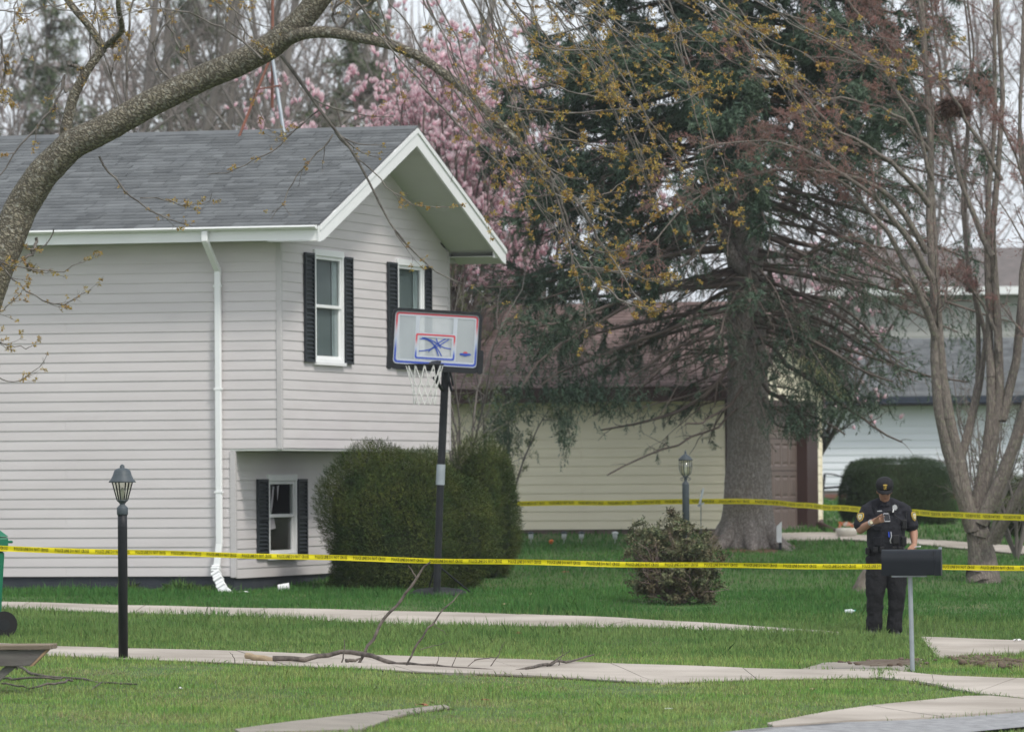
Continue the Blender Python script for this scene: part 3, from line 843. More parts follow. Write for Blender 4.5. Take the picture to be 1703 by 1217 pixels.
# torn blind strips in the broken window
tb = MB()
M_torn = mat("torn_blind", (.55, .53, .55), .8, (.35, .33, .36), 8, .7)
y0 = W3[0]+.1; zt_ = W3[3]-.15
tb.add([(xl-.01, y0+.20, zt_), (xl-.01, y0+.27, zt_), (xl-.02, y0+.22, zt_-.25), (xl-.01, y0+.12, zt_-.45), (xl-.01, y0+.08, zt_-.42), (xl-.02, y0+.15, zt_-.22)], [(0, 1, 2, 5), (5, 2, 3, 4)])
tb.add([(xl-.01, y0+.06, zt_-.40), (xl-.01, y0+.22, zt_-.38), (xl-.01, y0+.32, zt_-.56), (xl-.01, y0+.02, zt_-.58)], [(0, 1, 2, 3)])
tb.add([(xl-.01, y0+.38, zt_), (xl-.01, y0+.47, zt_+.02), (xl-.02, y0+.42, zt_-.2)], [(0, 1, 2)])
tb.add([(xl-.01, y0+.02, zt_), (xl-.01, y0+.08, zt_+.02), (xl-.02, y0+.04, zt_-.25)], [(0, 1, 2)])
tb.build("torn_blind", M_torn, w3)

# roof antenna: tripod and mast
ant = thing("roof_antenna", "rusty and grey tripod mast antenna standing on the ridge of the grey roof", "antenna", tuple(H1.o+H1.ex*H1.on_y(478, 214, yr)[0]+H1.ey*yr+np.array([0, 0, zr])), RZ)
M_rust = mat("rusty_pipe", (.26, .11, .075), .8, (.18, .09, .07), 6, .7)
M_galv = mat("galvanised", (.36, .40, .43), .45, (.28, .31, .34), 8, .6, metal=.3)
top = Vector((-.22, 0, 2.9))
MB().tube([(-.22, 0, .3), (-.20, 0, 2.2), top], .022, 8).build("mast", M_rust, ant)
MB().tube([(-.22, 0, 1.05), (.06, -.3, -.12)], .026, 8).build("tripod_leg", M_galv, ant)
MB().tube([(-.22, 0, 1.05), (-.62, -.25, -.1)], .02, 8).build("tripod_leg", M_rust, ant)
MB().tube([(-.22, 0, 1.05), (-.15, .4, -.15)], .02, 8).build("tripod_leg", M_rust, ant)
MB().bar((-.45, -.12, .55), (-.05, -.14, .6), .03, .02).build("cross_brace", M_rust, ant)
el = MB(); el.tube([(-1.1, 0, 2.7), (.7, 0, 2.74)], .012, 6)
for k in range(9): x = -1.05+k*.2; el.tube([(x, -.5, 2.71), (x, .5, 2.71)], .006, 5)
el.build("antenna_elements", M_galv, ant)
fan = MB()
for k in range(4): z = 1.98+k*.11; fan.tube([(-.55, -.2, z), (.25, .1, z+.01)], .007, 5)
fan.build("antenna_elements", M_galv, ant)

# ------------------------------------------------------------------ 2: garage
M_cream = mat("cream_siding", (.86, .79, .61), .6, (.80, .73, .56), 1.3, .5, .04, 80, stretch=(1, 1, 5))
M_brown = mat("brown_trim", (.055, .030, .026), .6, (.045, .025, .022), 5, .4)
M_gdoor = mat("brown_garage_door", (.145, .108, .092), .55, (.125, .093, .08), 2.5, .5)
M_brick = mat("grey_brick_base", (.20, .15, .13), .9, (.14, .11, .10), 8, .6, .3, 40)
o2 = P(1214, 800, 93.0); Z2 = float(gz(o2[0], o2[1]))-.05
H2 = Frame((o2[0], o2[1]), RZ, Z2)
gar = thing("garage", "cream sided garage with brown shingle roof and brown panelled door behind the big spruce", "garage", H2.o, RZ)
gb = H2.on_y(1000, 880, 0)[2]; gt = H2.on_y(1000, 655, 0)[2]; hh = 14.6/(F/93.6); gn = int(round((gt-gb)/hh)); hh = (gt-gb)/gn
LG = 7.5; DG = H2.on_x(1366, 800, 0)[1]
for i in range(gn):
    z = gb+i*hh; j = -2.5-1.3*((i*3) % 3)
    lap_board(gar, (j, 0, z), (-.07, 0, z), (0, -1, 0), hh, M_cream, .012); lap_board(gar, (-LG, 0, z), (j-.002, 0, z), (0, -1, 0), hh, M_cream, .012)
yd0 = H2.on_x(1236, 800, 0)[1]; yd1 = H2.on_x(1340, 800, 0)[1]; yd2 = H2.on_x(1358, 800, 0)[1]; zd1 = H2.on_x(1310, 676, 0)[2]; zd0 = H2.on_x(1310, 889, 0)[2]
ygr = DG/2; gE = .45; gS = .40; zge = gt+.12; gzr = zge+(ygr+gE)*gS
z = gb
while z < gzr-.2:
    y0, y1 = .07, DG-.06; ins = (0, 0)
    lim = zge+gE*gS-.2
    if z+hh > lim+.07*gS:
        y0 = max(.07, ygr-(gzr-.2-z)/gS); y1 = min(DG-.06, ygr+(gzr-.2-z)/gS)
        if y1-y0 < 2*hh/gS+.05: break
        ins = (hh/gS, hh/gS)
    wall_boards(gar, 0, y0, y1, z, hh, M_cream, [(yd0-.1, yd2, -1, zd1+.1)], .012, ins)
    z += hh
MB().box(-.07, .02, -.02, .07, gb-.1, gt+.1).build("corner_post", M_brown, gar)
MB().box(-.06, .02, DG-.06, DG+.02, gb, gt+.1).build("corner_post", M_cream, gar)
MB().box(-.06, .025, DG-.22, DG+.025, gb-.25, gb+.1).build("brick_pier", M_brick, gar)
MB().box(-LG, -.02, .02, DG-.02, -.5, gb+.003).build("foundation", M_brick, gar)
MB().box(-LG, -.35, .03, DG-.03, gb, gt).build("inner_wall", M_dark, gar)  # core painted near black as interior shade
MB().box(-LG-.02, -LG, 0, DG, gb, gt).build("end_wall", M_cream, gar)
mb = MB(); mb.box(-.25, .03, yd1, yd2, zd0-.05, zd1+.1); bevel(mb.build("door_post", M_brown, gar), .01)
mb = MB(); mb.box(-.25, .03, yd0-.1, yd1-.001, zd1, zd1+.1); mb.build("door_lintel", M_brown, gar)
mb = MB(); mb.box(-.25, .03, yd0-.1, yd0, zd0-.05, zd1-.001); mb.build("door_post", M_brown, gar)
gd = MB(); gd.box(-.2, -.17, yd0, yd1, zd0, zd1); gdoor = gd.build("garage_door", mat("door_seam", (.04, .03, .027), .8), gar)
nr = 4; rh = (zd1-zd0)/nr; ncl = 8; cw = (yd1-yd0)/ncl
for r in range(nr):
    for c in range(ncl):
        mb = MB(); a = yd0+c*cw; b = a+cw; z0 = zd0+r*rh+.006; z1 = zd0+(r+1)*rh-.006; x = -.155; m_ = .06; q = .085
        def R4(i, xx): return [(xx, a+i, z0+i*1.3), (xx, b-i, z0+i*1.3), (xx, b-i, z1-i*1.3), (xx, a+i, z1-i*1.3)]
        vs = R4(0, x)+R4(m_, x)+R4(m_+.02, x-.014)+R4(q+.03, x-.002)
        fs = []
        for k in range(3):
            for e in range(4): fs.append((k*4+e, k*4+(e+1) % 4, (k+1)*4+(e+1) % 4, (k+1)*4+e))
        fs.append((12, 13, 14, 15)); mb.add(vs, fs); mb.build("door_panel", M_gdoor, gdoor)
# garage roof
def zg(y): return gzr-abs(y-ygr)*gS
for sgn in (1, -1):
    y_e = -gE if sgn == 1 else DG+gE
    MB().prism([(y_e, zg(y_e)-.02), (ygr, gzr-.02), (ygr, gzr-.06), (y_e, zg(y_e)-.06)], -LG-.3, .48, 'x').build("roof_deck", M_brown, gar)
    MB().prism([(y_e, zg(y_e)-.03), (ygr, gzr-.03), (ygr, gzr-.21), (y_e, zg(y_e)-.19)], .45, .479, 'x').build("rake_board", M_brown, gar)
    MB().prism([(y_e, zg(y_e)-.17), (ygr, gzr-.17), (ygr, gzr-.18), (y_e, zg(y_e)-.18)], .0, .449, 'x').build("rake_soffit", M_cream, gar)
nn2 = math.hypot(1, gS); gu = np.array([0, 1/nn2, gS/nn2]); gn_ = np.array([0, -gS/nn2, 1/nn2])
shingles(gar, np.array([-LG-.3, -gE-.02, zg(-gE)-.022]), (1, 0, 0), gu, gn_, LG+.3+.49, (ygr+gE+.02)*nn2, M_shingB, seed=11)
shingles(gar, np.array([-LG-.3, DG+gE+.02, zg(-gE)-.022]), (1, 0, 0), gu*[1, -1, 1], gn_*[1, -1, 1], LG+.3+.49, (ygr+gE+.02)*nn2, M_shingB, seed=12)
MB().box(-LG-.3, .449, -gE-.01, -gE+.02, zg(-gE)-.26, zg(-gE)-.03).build("fascia", M_brown, gar)
MB().box(-LG-.3, .449, -gE+.02, 0, gt+.0, gt+.015).build("eave_soffit", M_brown, gar)
# the house's wall continues left of the garage behind the bushes

# ------------------------------------------------------------------ 3: white house far right, two levels
M_wsid = mat("white_siding", (.74, .77, .81), .6, (.70, .73, .77), 1.0, .4, stretch=(1, 1, 4))
M_gside = mat("pale_grey_siding", (.42, .42, .40), .7, (.38, .38, .36), 1.2, .4)
M_redb = mat("red_brick", (.22, .11, .085), .9, (.16, .085, .07), 6, .6, .3, 30)
M_mortar = mat("mortar", (.30, .27, .24), .95)
o3 = P(1372, 800, 128.0); Z3 = -.62
H3 = Frame((o3[0], o3[1]), math.radians(-6), Z3)
wh = thing("white_house", "white sided house with brick base and grey roof behind the hedge", "house", H3.o, math.radians(-6))
wb = H3.on_y(1450, 815, 0)[2]; wt = H3.on_y(1450, 662, 0)[2]; wn_ = 13; whh = (wt-wb)/wn_; XL, XR = -1.5, 7.5
for i in range(wn_):
    z = wb+i*whh; j = 1.5+1.5*((i*2) % 3)
    lap_board(wh, (XL, 0, z), (j-.002, 0, z), (0, -1, 0), whh, M_wsid, .02); lap_board(wh, (j, 0, z), (XR, 0, z), (0, -1, 0), whh, M_wsid, .02)
bw = MB(); bw.box(XL, XR, .03, .3, -.3, wb); base = bw.build("brick_base", M_mortar, wh)
bm_ = MB().box(-.145, .145, 0, .03, 0, .085).mesh("brick")
zz = .0; r = 0
while zz+.09 < wb:
    for k in range(18):
        x = .15+k*.31+(r % 2)*.155
        if x < 5.5: link("brick", bm_, M_redb, base, (x, .0, zz))
    zz += .098; r += 1
MB().box(XL, XR, .05, 7, wb, wt+.1).build("inner_wall", M_wsid, wh)
we = wt+.02; wS = .38; wd = 6.0
nn3 = math.hypot(1, wS); gu = np.array([0, 1/nn3, wS/nn3]); gn_ = np.array([0, -wS/nn3, 1/nn3])
MB().prism([(-.6, we), (wd/2, we+(wd/2+.6)*wS), (wd+.6, we), (wd+.6, we-.05), (wd/2, we+(wd/2+.6)*wS-.05), (-.6, we-.05)], XL-.4, XR+.4, 'x').build("roof_deck", M_shing, wh)
shingles(wh, np.array([XL-.4, -.62, we]), (1, 0, 0), gu, gn_, XR-XL+.8, (wd/2+.62)*nn3, M_shing, exposure=.15, seed=21)
MB().box(XL-.4, XR+.4, -.64, -.60, we-.15, we-.0).build("gutter", mat("navy_gutter", (.03, .04, .06), .5), wh)
MB().box(XL-.4, XR+.4, -.6, 0, we-.20, we-.19).build("eave_soffit", M_brown, wh)
# upper storey house further back
H4 = Frame(P(1440, 700, 150.0)[:2], math.radians(-6), -.5)
up = thing("grey_house", "pale grey upper storey house seen over the grey roof behind the bare trees", "house", H4.o, math.radians(-6))
z0 = H4.on_y(1500, 545, 0)[2]; z1 = H4.on_y(1500, 478, 0)[2]; z2 = H4.on_y(1500, 425, 0)[2]; n = 9
MB().box(-3, 7, .05, 6, -.5, z1).build("wall", M_gside, up)
for i in range(n): lap_board(up, (-3, 0, z0-.4+(z1-z0+.4)*i/n), (7, 0, z0-.4+(z1-z0+.4)*i/n), (0, -1, 0), (z1-z0+.4)/n, M_gside, .02)
MB().prism([(-.5, z1-.05), (3, z2+.3), (6.5, z1-.05), (6.5, z1-.12), (3, z2+.2), (-.5, z1-.12)], -3.5, 7.5, 'x').build("roof", mat("warm_grey_roof", (.17, .15, .145), .95, (.12, .11, .105), 4, .6), up)
MB().box(-3.5, 7.5, -.555, -.5, z1-.22, z1-.02).build("gutter", M_white, up)
# ================================================================== TREES AND PLANTS
M_mbark = bark("maple_bark", (.125, .112, .090), (.30, .27, .205), (.44, .43, .37), 34, (1, 1, .45), .03, 2.6, (0, math.radians(50), 0))
M_mtwig = mat("maple_twig", (.08, .07, .062), .85, (.22, .20, .18), 12, .7)
M_mflow = mat("maple_flower", (.40, .31, .085), .7, (.34, .20, .06), 9, .6, island=.3, isl_hue=.02, transl=.25)
M_sbark = bark("spruce_bark", (.21, .18, .165), (.34, .305, .28), (.38, .355, .33), 26, (1, 1, .35), .02, 2.6)
M_sbr = mat("spruce_dead_branch", (.155, .125, .108), .95, (.10, .08, .07), 4, .6)
M_need = mat("spruce_needles", (.060, .098, .068), .8, (.090, .130, .085), 1.1, .8, island=.35, isl_hue=.03, spec=.2)
M_cbark = bark("crabapple_bark", (.15, .128, .115), (.225, .195, .17), (.22, .22, .16), 24, (1, 1, .25), .015, 2.6)
M_ctwig = mat("crabapple_twig", (.20, .145, .135), .9, (.26, .19, .18), 3, .6)
M_cbud = mat("crabapple_bud", (.29, .13, .12), .8, (.22, .13, .09), 3, .7, island=.35)
M_gbark = mat("grey_bark", (.19, .17, .155), .95, (.13, .118, .11), 1.5, .6)
M_gtwig = mat("woodland_twig", (.25, .21, .195), .95, (.20, .17, .16), .3, .7, island=.25)  # paled for distance: haze put into the twig colour
M_mag = mat("magnolia_branch", (.16, .135, .12), .9, (.115, .098, .09), 2, .6)

def bloom_mat():
    m = bpy.data.materials.new("magnolia_petal"); m.use_nodes = True; nt = m.node_tree; N = nt.nodes; L = nt.links
    b = N['Principled BSDF']; b.inputs['Roughness'].default_value = .6
    at = N.new('ShaderNodeAttribute'); at.attribute_name = 'tip'
    r = N.new('ShaderNodeValToRGB'); r.color_ramp.elements[0].color = (.64, .29, .38, 1); r.color_ramp.elements[1].color = (.86, .70, .73, 1); r.color_ramp.elements[1].position = .8
    ge = N.new('ShaderNodeNewGeometry'); hs = N.new('ShaderNodeHueSaturation'); mr = N.new('ShaderNodeMapRange'); mr.inputs[3].default_value = .75; mr.inputs[4].default_value = 1.15
    L.new(at.outputs['Fac'], r.inputs[0]); L.new(ge.outputs['Random Per Island'], mr.inputs[0]); L.new(mr.outputs[0], hs.inputs['Value']); L.new(r.outputs[0], hs.inputs['Color'])
    L.new(hs.outputs[0], b.inputs['Base Color'])
    tr = N.new('ShaderNodeBsdfTranslucent'); mx = N.new('ShaderNodeMixShader'); mx.inputs[0].default_value = .3
    L.new(hs.outputs[0], tr.inputs[0]); L.new(b.outputs[0], mx.inputs[1]); L.new(tr.outputs[0], mx.inputs[2]); L.new(mx.outputs[0], N['Material Output'].inputs['Surface'])
    return m
M_bloom = bloom_mat()

def to_tree(t, name, VF, m, smooth=False, kind=None):
    o = link(name, mesh_np(name, VF[0]-np.array(t.location)[None], VF[1], smooth), m, t)
    if kind: tag(o, kind=kind)
    return o
def pl(pts, d):
    """polyline from photo pixels; d is one distance or one for each point"""
    if not hasattr(d, '__len__'): d = np.linspace(d, d, len(pts))
    elif len(d) == 2 and len(pts) != 2: d = np.linspace(d[0], d[1], len(pts))
    return np.array([P(p[0], p[1], q) for p, q in zip(pts, d)])
def wiggle(q, amp, rg):
    n = len(q); w = np.cumsum(rg.normal(size=(n, 3))*amp, 0); w -= np.linspace(0, 1, n)[:, None]*w[-1]; return q+w

# ------------------------------------------------------------------ the maple limb in front
MD = 47.0
tb = GP(P(-130, 700, MD)[0], MD)
maple = thing("maple_tree", "leaning maple limb with furrowed bark and hanging yellow flowered twigs across the top", "tree", tb)
main = [(-130, 1160), (-125, 950), (-105, 760), (-60, 600), (-10, 455), (35, 345), (70, 290), (120, 240), (180, 212), (250, 172), (340, 128), (400, 104), (450, 78), (500, 36), (545, -20), (585, -80), (620, -160), (640, -260)]
mp_ = pl(main, [MD]*5+[MD-.1*k for k in range(13)])
mr_ = np.array([52, 46, 42, 40, 38, 36, 34, 32, 30, 29, 28, 28, 27, 26, 24, 21, 17, 12])/F*MD*.77
V1 = bark_trunk(mp_, mr_, 40, .030, 3, freq=11, ring=.03)
sec = [([(108, 228), (112, 200), (122, 160), (148, 112), (172, 80)], [12, 11, 10, 9, 9], MD),
       ([(172, 80), (150, 45), (122, 14), (95, -25), (60, -90)], [8, 7, 7, 6, 5], MD),
       ([(172, 80), (205, 52), (196, 10), (200, -60), (205, -130)], [6, 5.5, 5, 4, 4], (MD, 46)),
       ([(478, 66), (505, 55), (545, 53), (600, 63), (650, 74), (700, 95), (745, 127), (785, 160), (830, 205), (870, 243), (905, 290)], [13, 12, 11, 10, 10, 9, 8.5, 8, 7, 6, 5], (MD-.8, 45))]
lst = [V1]
for pts_, w, d in sec:
    q = pl(pts_, d); lst.append(bark_trunk(q, np.array(w)/F*MD*.85, 14, .03, 5, ring=.05))
to_tree(maple, "trunk", join_np(lst), M_mbark, True)
# leaders: thin limbs and long hanging twigs (pixels, pixel radii, distance)
LD = [
 ([(905, 290), (925, 340), (950, 400), (985, 450), (1010, 490)], (3.2, 1), 45),
 ([(870, 243), (900, 265), (950, 330), (1000, 400), (1035, 450), (1060, 500), (1085, 520)], (3.4, 1), 45),
 ([(905, 290), (915, 330), (935, 390), (950, 440), (962, 500), (975, 560)], (2.6, .8), 45),
 ([(466, 92), (490, 125), (530, 190), (560, 225), (585, 265), (600, 300), (620, 345), (650, 395), (690, 440), (730, 470), (790, 478)], (3.6, .9), 46.3),
 ([(560, 222), (590, 250), (640, 310), (700, 350), (745, 345)], (1.6, .6), 46.3),
 ([(535, 185), (490, 215), (420, 260), (360, 292), (345, 290)], (1.7, .7), 46.3),
 ([(552, 225), (520, 260), (490, 310), (470, 350), (450, 366)], (1.6, .6), 46),
 ([(168, 262), (200, 300), (235, 335), (280, 368), (320, 376)], (2.2, .7), 46.8),
 ([(235, 325), (290, 330), (340, 334), (352, 322)], (1.2, .5), 46.6),
 ([(108, 150), (103, 120), (113, 103), (105, 150), (95, 180), (50, 225), (15, 270), (0, 292)], (3.2, 1.2), 47),
 ([(113, 103), (125, 110), (135, 135)], (3.5, 3.5), 47),
 ([(172, 80), (195, 55), (208, 52)], (4, 3), 47),
 ([(213, 186), (215, 140), (220, 60), (226, -30), (230, -80)], (3, 1.6), 47),
 ([(206, 187), (190, 130), (180, 70), (165, 20), (160, -40)], (2, 1), 46.8),
 ([(150, 110), (148, 60), (155, 10), (150, -40)], (1.6, 1), 47),
 ([(300, 150), (270, 130), (250, 95), (255, 60), (300, 20), (330, -20)], (2.6, 1), 46.6),
 ([(320, 125), (300, 60), (280, 10), (270, -30)], (2.2, 1), 46.6),
 ([(410, 75), (400, 40), (390, 10), (400, -20)], (2, 1), 46.5),
 ([(440, 95), (400, 60), (330, 30), (260, 15), (180, 30)], (2.2, .8), 46.2),
 ([(420, 130), (425, 170), (440, 210), (480, 240)], (1.4, .5), 46.2),
 ([(560, 50), (600, 15), (640, -5)], (4, 3), 46),
 ([(560, 48), (540, 20), (600, -30)], (3, 2), 46),
 ([(0, 55), (3, 110), (3, 145)], (2.6, 1.6), 47), ([(0, 150), (20, 160), (10, 170), (0, 170)], (1.4, 1), 47),
 ([(-40, 420), (0, 436), (50, 448), (100, 452), (140, 436)], (2, .7), 46.6),
 ([(-40, 400), (0, 440), (40, 478), (90, 500), (130, 495), (152, 482)], (1.8, .7), 46.6),
 ([(-60, 560), (0, 575), (35, 583), (62, 568)], (1.5, .5), 46.5), ([(-60, 600), (0, 632), (30, 632), (60, 610), (80, 585)], (1.4, .5), 46.5),
 ([(-50, 520), (0, 520), (30, 500), (42, 480)], (1.3, .5), 46.5), ([(60, 398), (45, 430), (50, 450)], (3, 3), 47), 
 ([(90, 378), (70, 410), (40, 430), (0, 440)], (1.3, 1), 46.6),
 ([(30, -20), (20, 40), (35, 90), (60, 100)], (1.4, .5), 46.8),([(-20, 20), (40, 25), (110, 10), (180, -10)], (1.5, .5), 47),
]
# fans of hanging twigs from above the frame
FAN = [((640, -40), (700, 110), (780, 240), 5), ((690, -60), (760, 90), (850, 330), 8), ((740, -80), (850, 110), (990, 400), 11), ((800, -80), (900, 60), (1010, 180), 9),
       ((860, -80), (980, 70), (1130, 300), 8), ((900, -80), (1040, 60), (1180, 130), 7), ((950, -80), (1040, 110), (1160, 430), 6), ((1070, -80), (1130, 120), (1210, 300), 5),
       ((1120, -80), (1260, 90), (1400, 230), 8), ((1180, -80), (1320, 60), (1470, 110), 7), ((1040, -80), (1180, 50), (1330, 150), 7), ((760, 130), (850, 290), (1010, 420), 6),
       ((590, -60), (640, 60), (700, 170), 4), ((880, 160), (970, 230), (1110, 190), 5), ((900, 200), (1000, 260), (1120, 280), 5), ((850, 30), (930, 100), (1100, 80), 5),
       ((900, 300), (960, 350), (1060, 330), 4), ((930, 390), (1000, 420), (1090, 370), 3), ((960, 440), (1040, 460), (1150, 470), 4), ((1040, 440), (1090, 520), (1180, 510), 2),
       ((540, -60), (570, 20), (640, 60), 4), ((320, -60), (370, 10), (440, 60), 4), ((60, -60), (130, 0), (230, 60), 4), ((800, -60), (830, 100), (850, 300), 6)]
rg = np.random.default_rng(11)
for a, b, c, n in FAN:
    for k in range(max(1, int(n*.58))):
        j = lambda s: rg.normal(size=2)*s
        A = np.array(a)+j(25); B = np.array(b)+j(28); C = np.array(c)+j(38)
        t = np.linspace(0, 1, 6)[:, None]; q = A*(1-t)**2+2*B*t*(1-t)+C*t**2
        q[-1, 1] -= rg.uniform(5, 22)
        LD.append(([tuple(p) for p in q], (rg.uniform(1.3, 2.5), .5), float(rg.uniform(43.5, 47))))
L0p = []; L0r = []
for pts_, (r0, r1), d in LD:
    q = pl(pts_, d); q, r = resample(q, np.linspace(r0, r1, len(q))/F*MD*.9, 14); L0p.append(wiggle(q, .012, rg)); L0r.append(r)
L0p = np.array(L0p); L0r = np.array(L0r)
def fam(parent_p, parent_r, k, S, wob, trop, **kw):
    p, d, L, r = sprout(parent_p, parent_r, k, **kw); L = np.clip(L, .06, 3); return grow(p, d, L, r, S, wob, trop)
bias = (.0, 0, -.4)
L1 = fam(L0p, L0r, 6, 7, .10, (.04, 0, .06), t0=.12, ang=(18, 45), lr=(.12, .34), rr=.6, rmin=.0022, lend=.6, up=(.35, 0, -.2))
L2 = fam(L1[0], L1[1], 2, 4, .12, (0, 0, .10), t0=.3, ang=(30, 60), lr=(.15, .4), rr=.7, rmin=.0018, lend=.7)
to_tree(maple, "hanging_twigs", tube_mesh([(L0p, L0r), L1, L2], 5), M_mtwig)
# flower clusters: little starbursts
def burst(n=11, seed=0):
    rg = np.random.default_rng(seed); V = []; Fc = []
    for k in range(n):
        d = nrm(rg.normal(size=3)); s = nrm(np.cross(d, rg.normal(size=3))); w = .16; L = rg.uniform(.55, 1)
        b = len(V); V += [d*.08, d*L*.6+s*w, d*L, d*L*.6-s*w]; Fc.append((b, b+1, b+2, b+3))
    return np.array(V), np.array(Fc)
tipn = L1[0][:, -1]; tip2 = L2[0][:, -1]
c1, _ = along(L1[0], int(len(L1[0])*2.4), .55, 1.0); c2, _ = along(L2[0], int(len(L2[0])*.8), .6, 1.0); c3, _ = along(L0p, 500, .45, 1.)
C = np.concatenate([tipn, tip2[::2], c1, c2, c3])
def dens(p):   # fewer flowers over the house at the left
    x = p[:, 0]/p[:, 1]*F+CW/2
    return rg.uniform(0, 1, len(p)) < np.interp(x, [0, 300, 600, 760, 950, 1500], [.55, .40, .30, .8, 1, 1])
C = C[dens(C)]
parts = []
for s in range(4):
    q = C[s::4]; parts.append(scatter(*burst(10, s), q, rot_to(rand_dirs(len(q))), rng.uniform(.020, .040, len(q))))
to_tree(maple, "flower_clusters", join_np(parts), M_mflow, kind='stuff')
print("maple", len(C), len(L1[0]), len(L2[0]))

# ------------------------------------------------------------------ the big spruce
sb = G(1243, 913)
spruce = thing("spruce_tree", "tall dark spruce with thick bare trunk, drooping dead lower branches and dense blue green crown", "tree", sb)
SD = sb[1]; sx = sb[0]; zb0 = sb[2]; px2m = SD/F
tr = [(sx, SD, zb0-.2), (sx, SD, zb0+.15), (sx+.01, SD, zb0+.6), (sx+.03, SD, zb0+1.4), (sx+.02, SD, zb0+3), (sx+.0, SD, zb0+4.6), (sx-.10, SD, zb0+7), (sx-.15, SD, zb0+10), (sx-.15, SD, zb0+16)]
rr = [.52, .45, .385, .335, .30, .27, .22, .15, .02]
VT = bark_trunk(tr, rr, 48, .030, 9, freq=12, ring=.05)
lst = [VT]
for a in range(7):   # root flare
    an = a*.9+.3; q = np.array([(sx+math.cos(an)*.3, SD+math.sin(an)*.3, zb0+.35), (sx+math.cos(an)*.5, SD+math.sin(an)*.5, zb0+.08), (sx+math.cos(an)*.85, SD+math.sin(an)*.85, float(gz(sx+math.cos(an)*.85, SD+math.sin(an)*.85))-.08)])
    lst.append(bark_trunk(q, [.15, .11, .04], 12, .03, a, ring=.05))
# the thick crooked limb that forks from the trunk
lst.append(bark_trunk(pl([(1262, 460), (1225, 440), (1205, 400), (1190, 340), (1180, 280), (1185, 200)], SD-.3), [.14, .10, .09, .08, .06, .04], 16, .03, 2, ring=.06))
to_tree(spruce, "trunk", join_np(lst), M_sbark, True)
rg = np.random.default_rng(4)
def trunk_at(z): return np.stack([np.interp(z, [zb0, zb0+4.6, zb0+7, zb0+16], [sx, sx, sx-.1, sx-.15]), np.full_like(z, SD), z], -1)
# live whorls
n = 250; hz = rg.uniform(3.3, 15.5, n); hz = np.sort(hz)
az = (np.arange(n)*2.39996+rg.normal(size=n)*.3)
rad_full = np.interp(hz, [3.0, 4.5, 7, 10, 15.6], [4.1, 4.1, 3.6, 2.9, .3])*rg.uniform(.78, 1.08, n)
d0 = np.stack([np.cos(az), np.sin(az), np.interp(hz, [3, 6, 10, 15], [-.12, -.10, .05, .5])], -1)
st = trunk_at(zb0+hz)
Lb = grow(st, d0, rad_full*1.08, np.interp(rad_full, [.3, 4.3], [.015, .048]), 12, .035, (0, 0, -.035), .3)
# tips turn up a little
Lb[0][:, 9:, 2] += (np.array([0.02, .07, .14, .24]))[None]
# dead lower branches
n2 = 120; h2 = rg.uniform(2.2, 6.3, n2); az2 = rg.uniform(0, 6.283, n2)
d2 = np.stack([np.cos(az2), np.sin(az2), rg.uniform(-.35, .1, n2)], -1)
Ld = grow(trunk_at(zb0+h2), d2, np.interp(h2, [2.2, 3, 5, 6.3], [1.6, 3.0, 3.6, 3.2])*rg.uniform(.5, 1.1, n2), rg.uniform(.013, .028, n2), 10, .07, (0, 0, -.045), .25)
Lt = fam(Ld[0], Ld[1], 9, 5, .16, (0, 0, -.05), t0=.25, ang=(30, 70), lr=(.10, .32), rr=.45, rmin=.0045, lend=.6)
Ltt = fam(Lt[0], Lt[1], 2, 3, .18, (0, 0, -.05), t0=.3, ang=(30, 70), lr=(.2, .5), rr=.6, rmin=.0035, lend=.6)
explicit = [([(1225, 600), (1180, 650), (1130, 690), (1060, 700), (1000, 715)], 8), ([(1235, 640), (1215, 670), (1180, 690), (1160, 700), (1140, 706)], 5), ([(1260, 560), (1320, 610), (1380, 660), (1440, 700), (1500, 735)], 8),
            ([(1270, 640), (1320, 680), (1370, 700), (1405, 722)], 6), ([(1270, 660), (1300, 700), (1340, 720)], 5), ([(1230, 560), (1190, 560), (1120, 590), (1050, 640), (990, 690)], 7),
            ([(1260, 425), (1330, 420), (1400, 400), (1440, 390)], 9), ([(1245, 500), (1150, 520), (1050, 560), (950, 610), (900, 640)], 9), ([(1240, 470), (1120, 470), (1020, 510), (930, 560), (870, 640)], 9),
            ([(1265, 480), (1350, 490), (1420, 530), (1480, 600), (1500, 640)], 8), ([(1265, 520), (1330, 560), (1400, 590), (1470, 640)], 8), ([(1220, 680), (1190, 700), (1120, 740), (1060, 760), (1010, 790)], 4)]
ep = []; er = []
for pts_, r in explicit:
    q = pl(pts_, (SD-.3, SD-rg.uniform(.6, 2.2))); q, r_ = resample(q, np.linspace(r*.55, 1.4, len(q))*px2m, 10); ep.append(wiggle(q, .03, rg)); er.append(r_)
Le = (np.array(ep), np.array(er)); Let = fam(Le[0], Le[1], 9, 4, .15, (0, 0, -.06), t0=.15, ang=(30, 65), lr=(.08, .25), rr=.45, rmin=.004, lend=.6)
# thin first-order shoots with hanging twigs
Ls = fam(Lb[0], Lb[1], 24, 5, .08, (0, 0, -.06), t0=.30, ang=(35, 65), lr=(.16, .30), rr=.4, rmin=.004, lend=.35)
to_tree(spruce, "bare_branches", tube_mesh([Lb, Ld, Lt, Ltt, Le, Let], 5), M_sbr)
to_tree(spruce, "side_shoots", tube_mesh([Ls], 3), M_sbr)
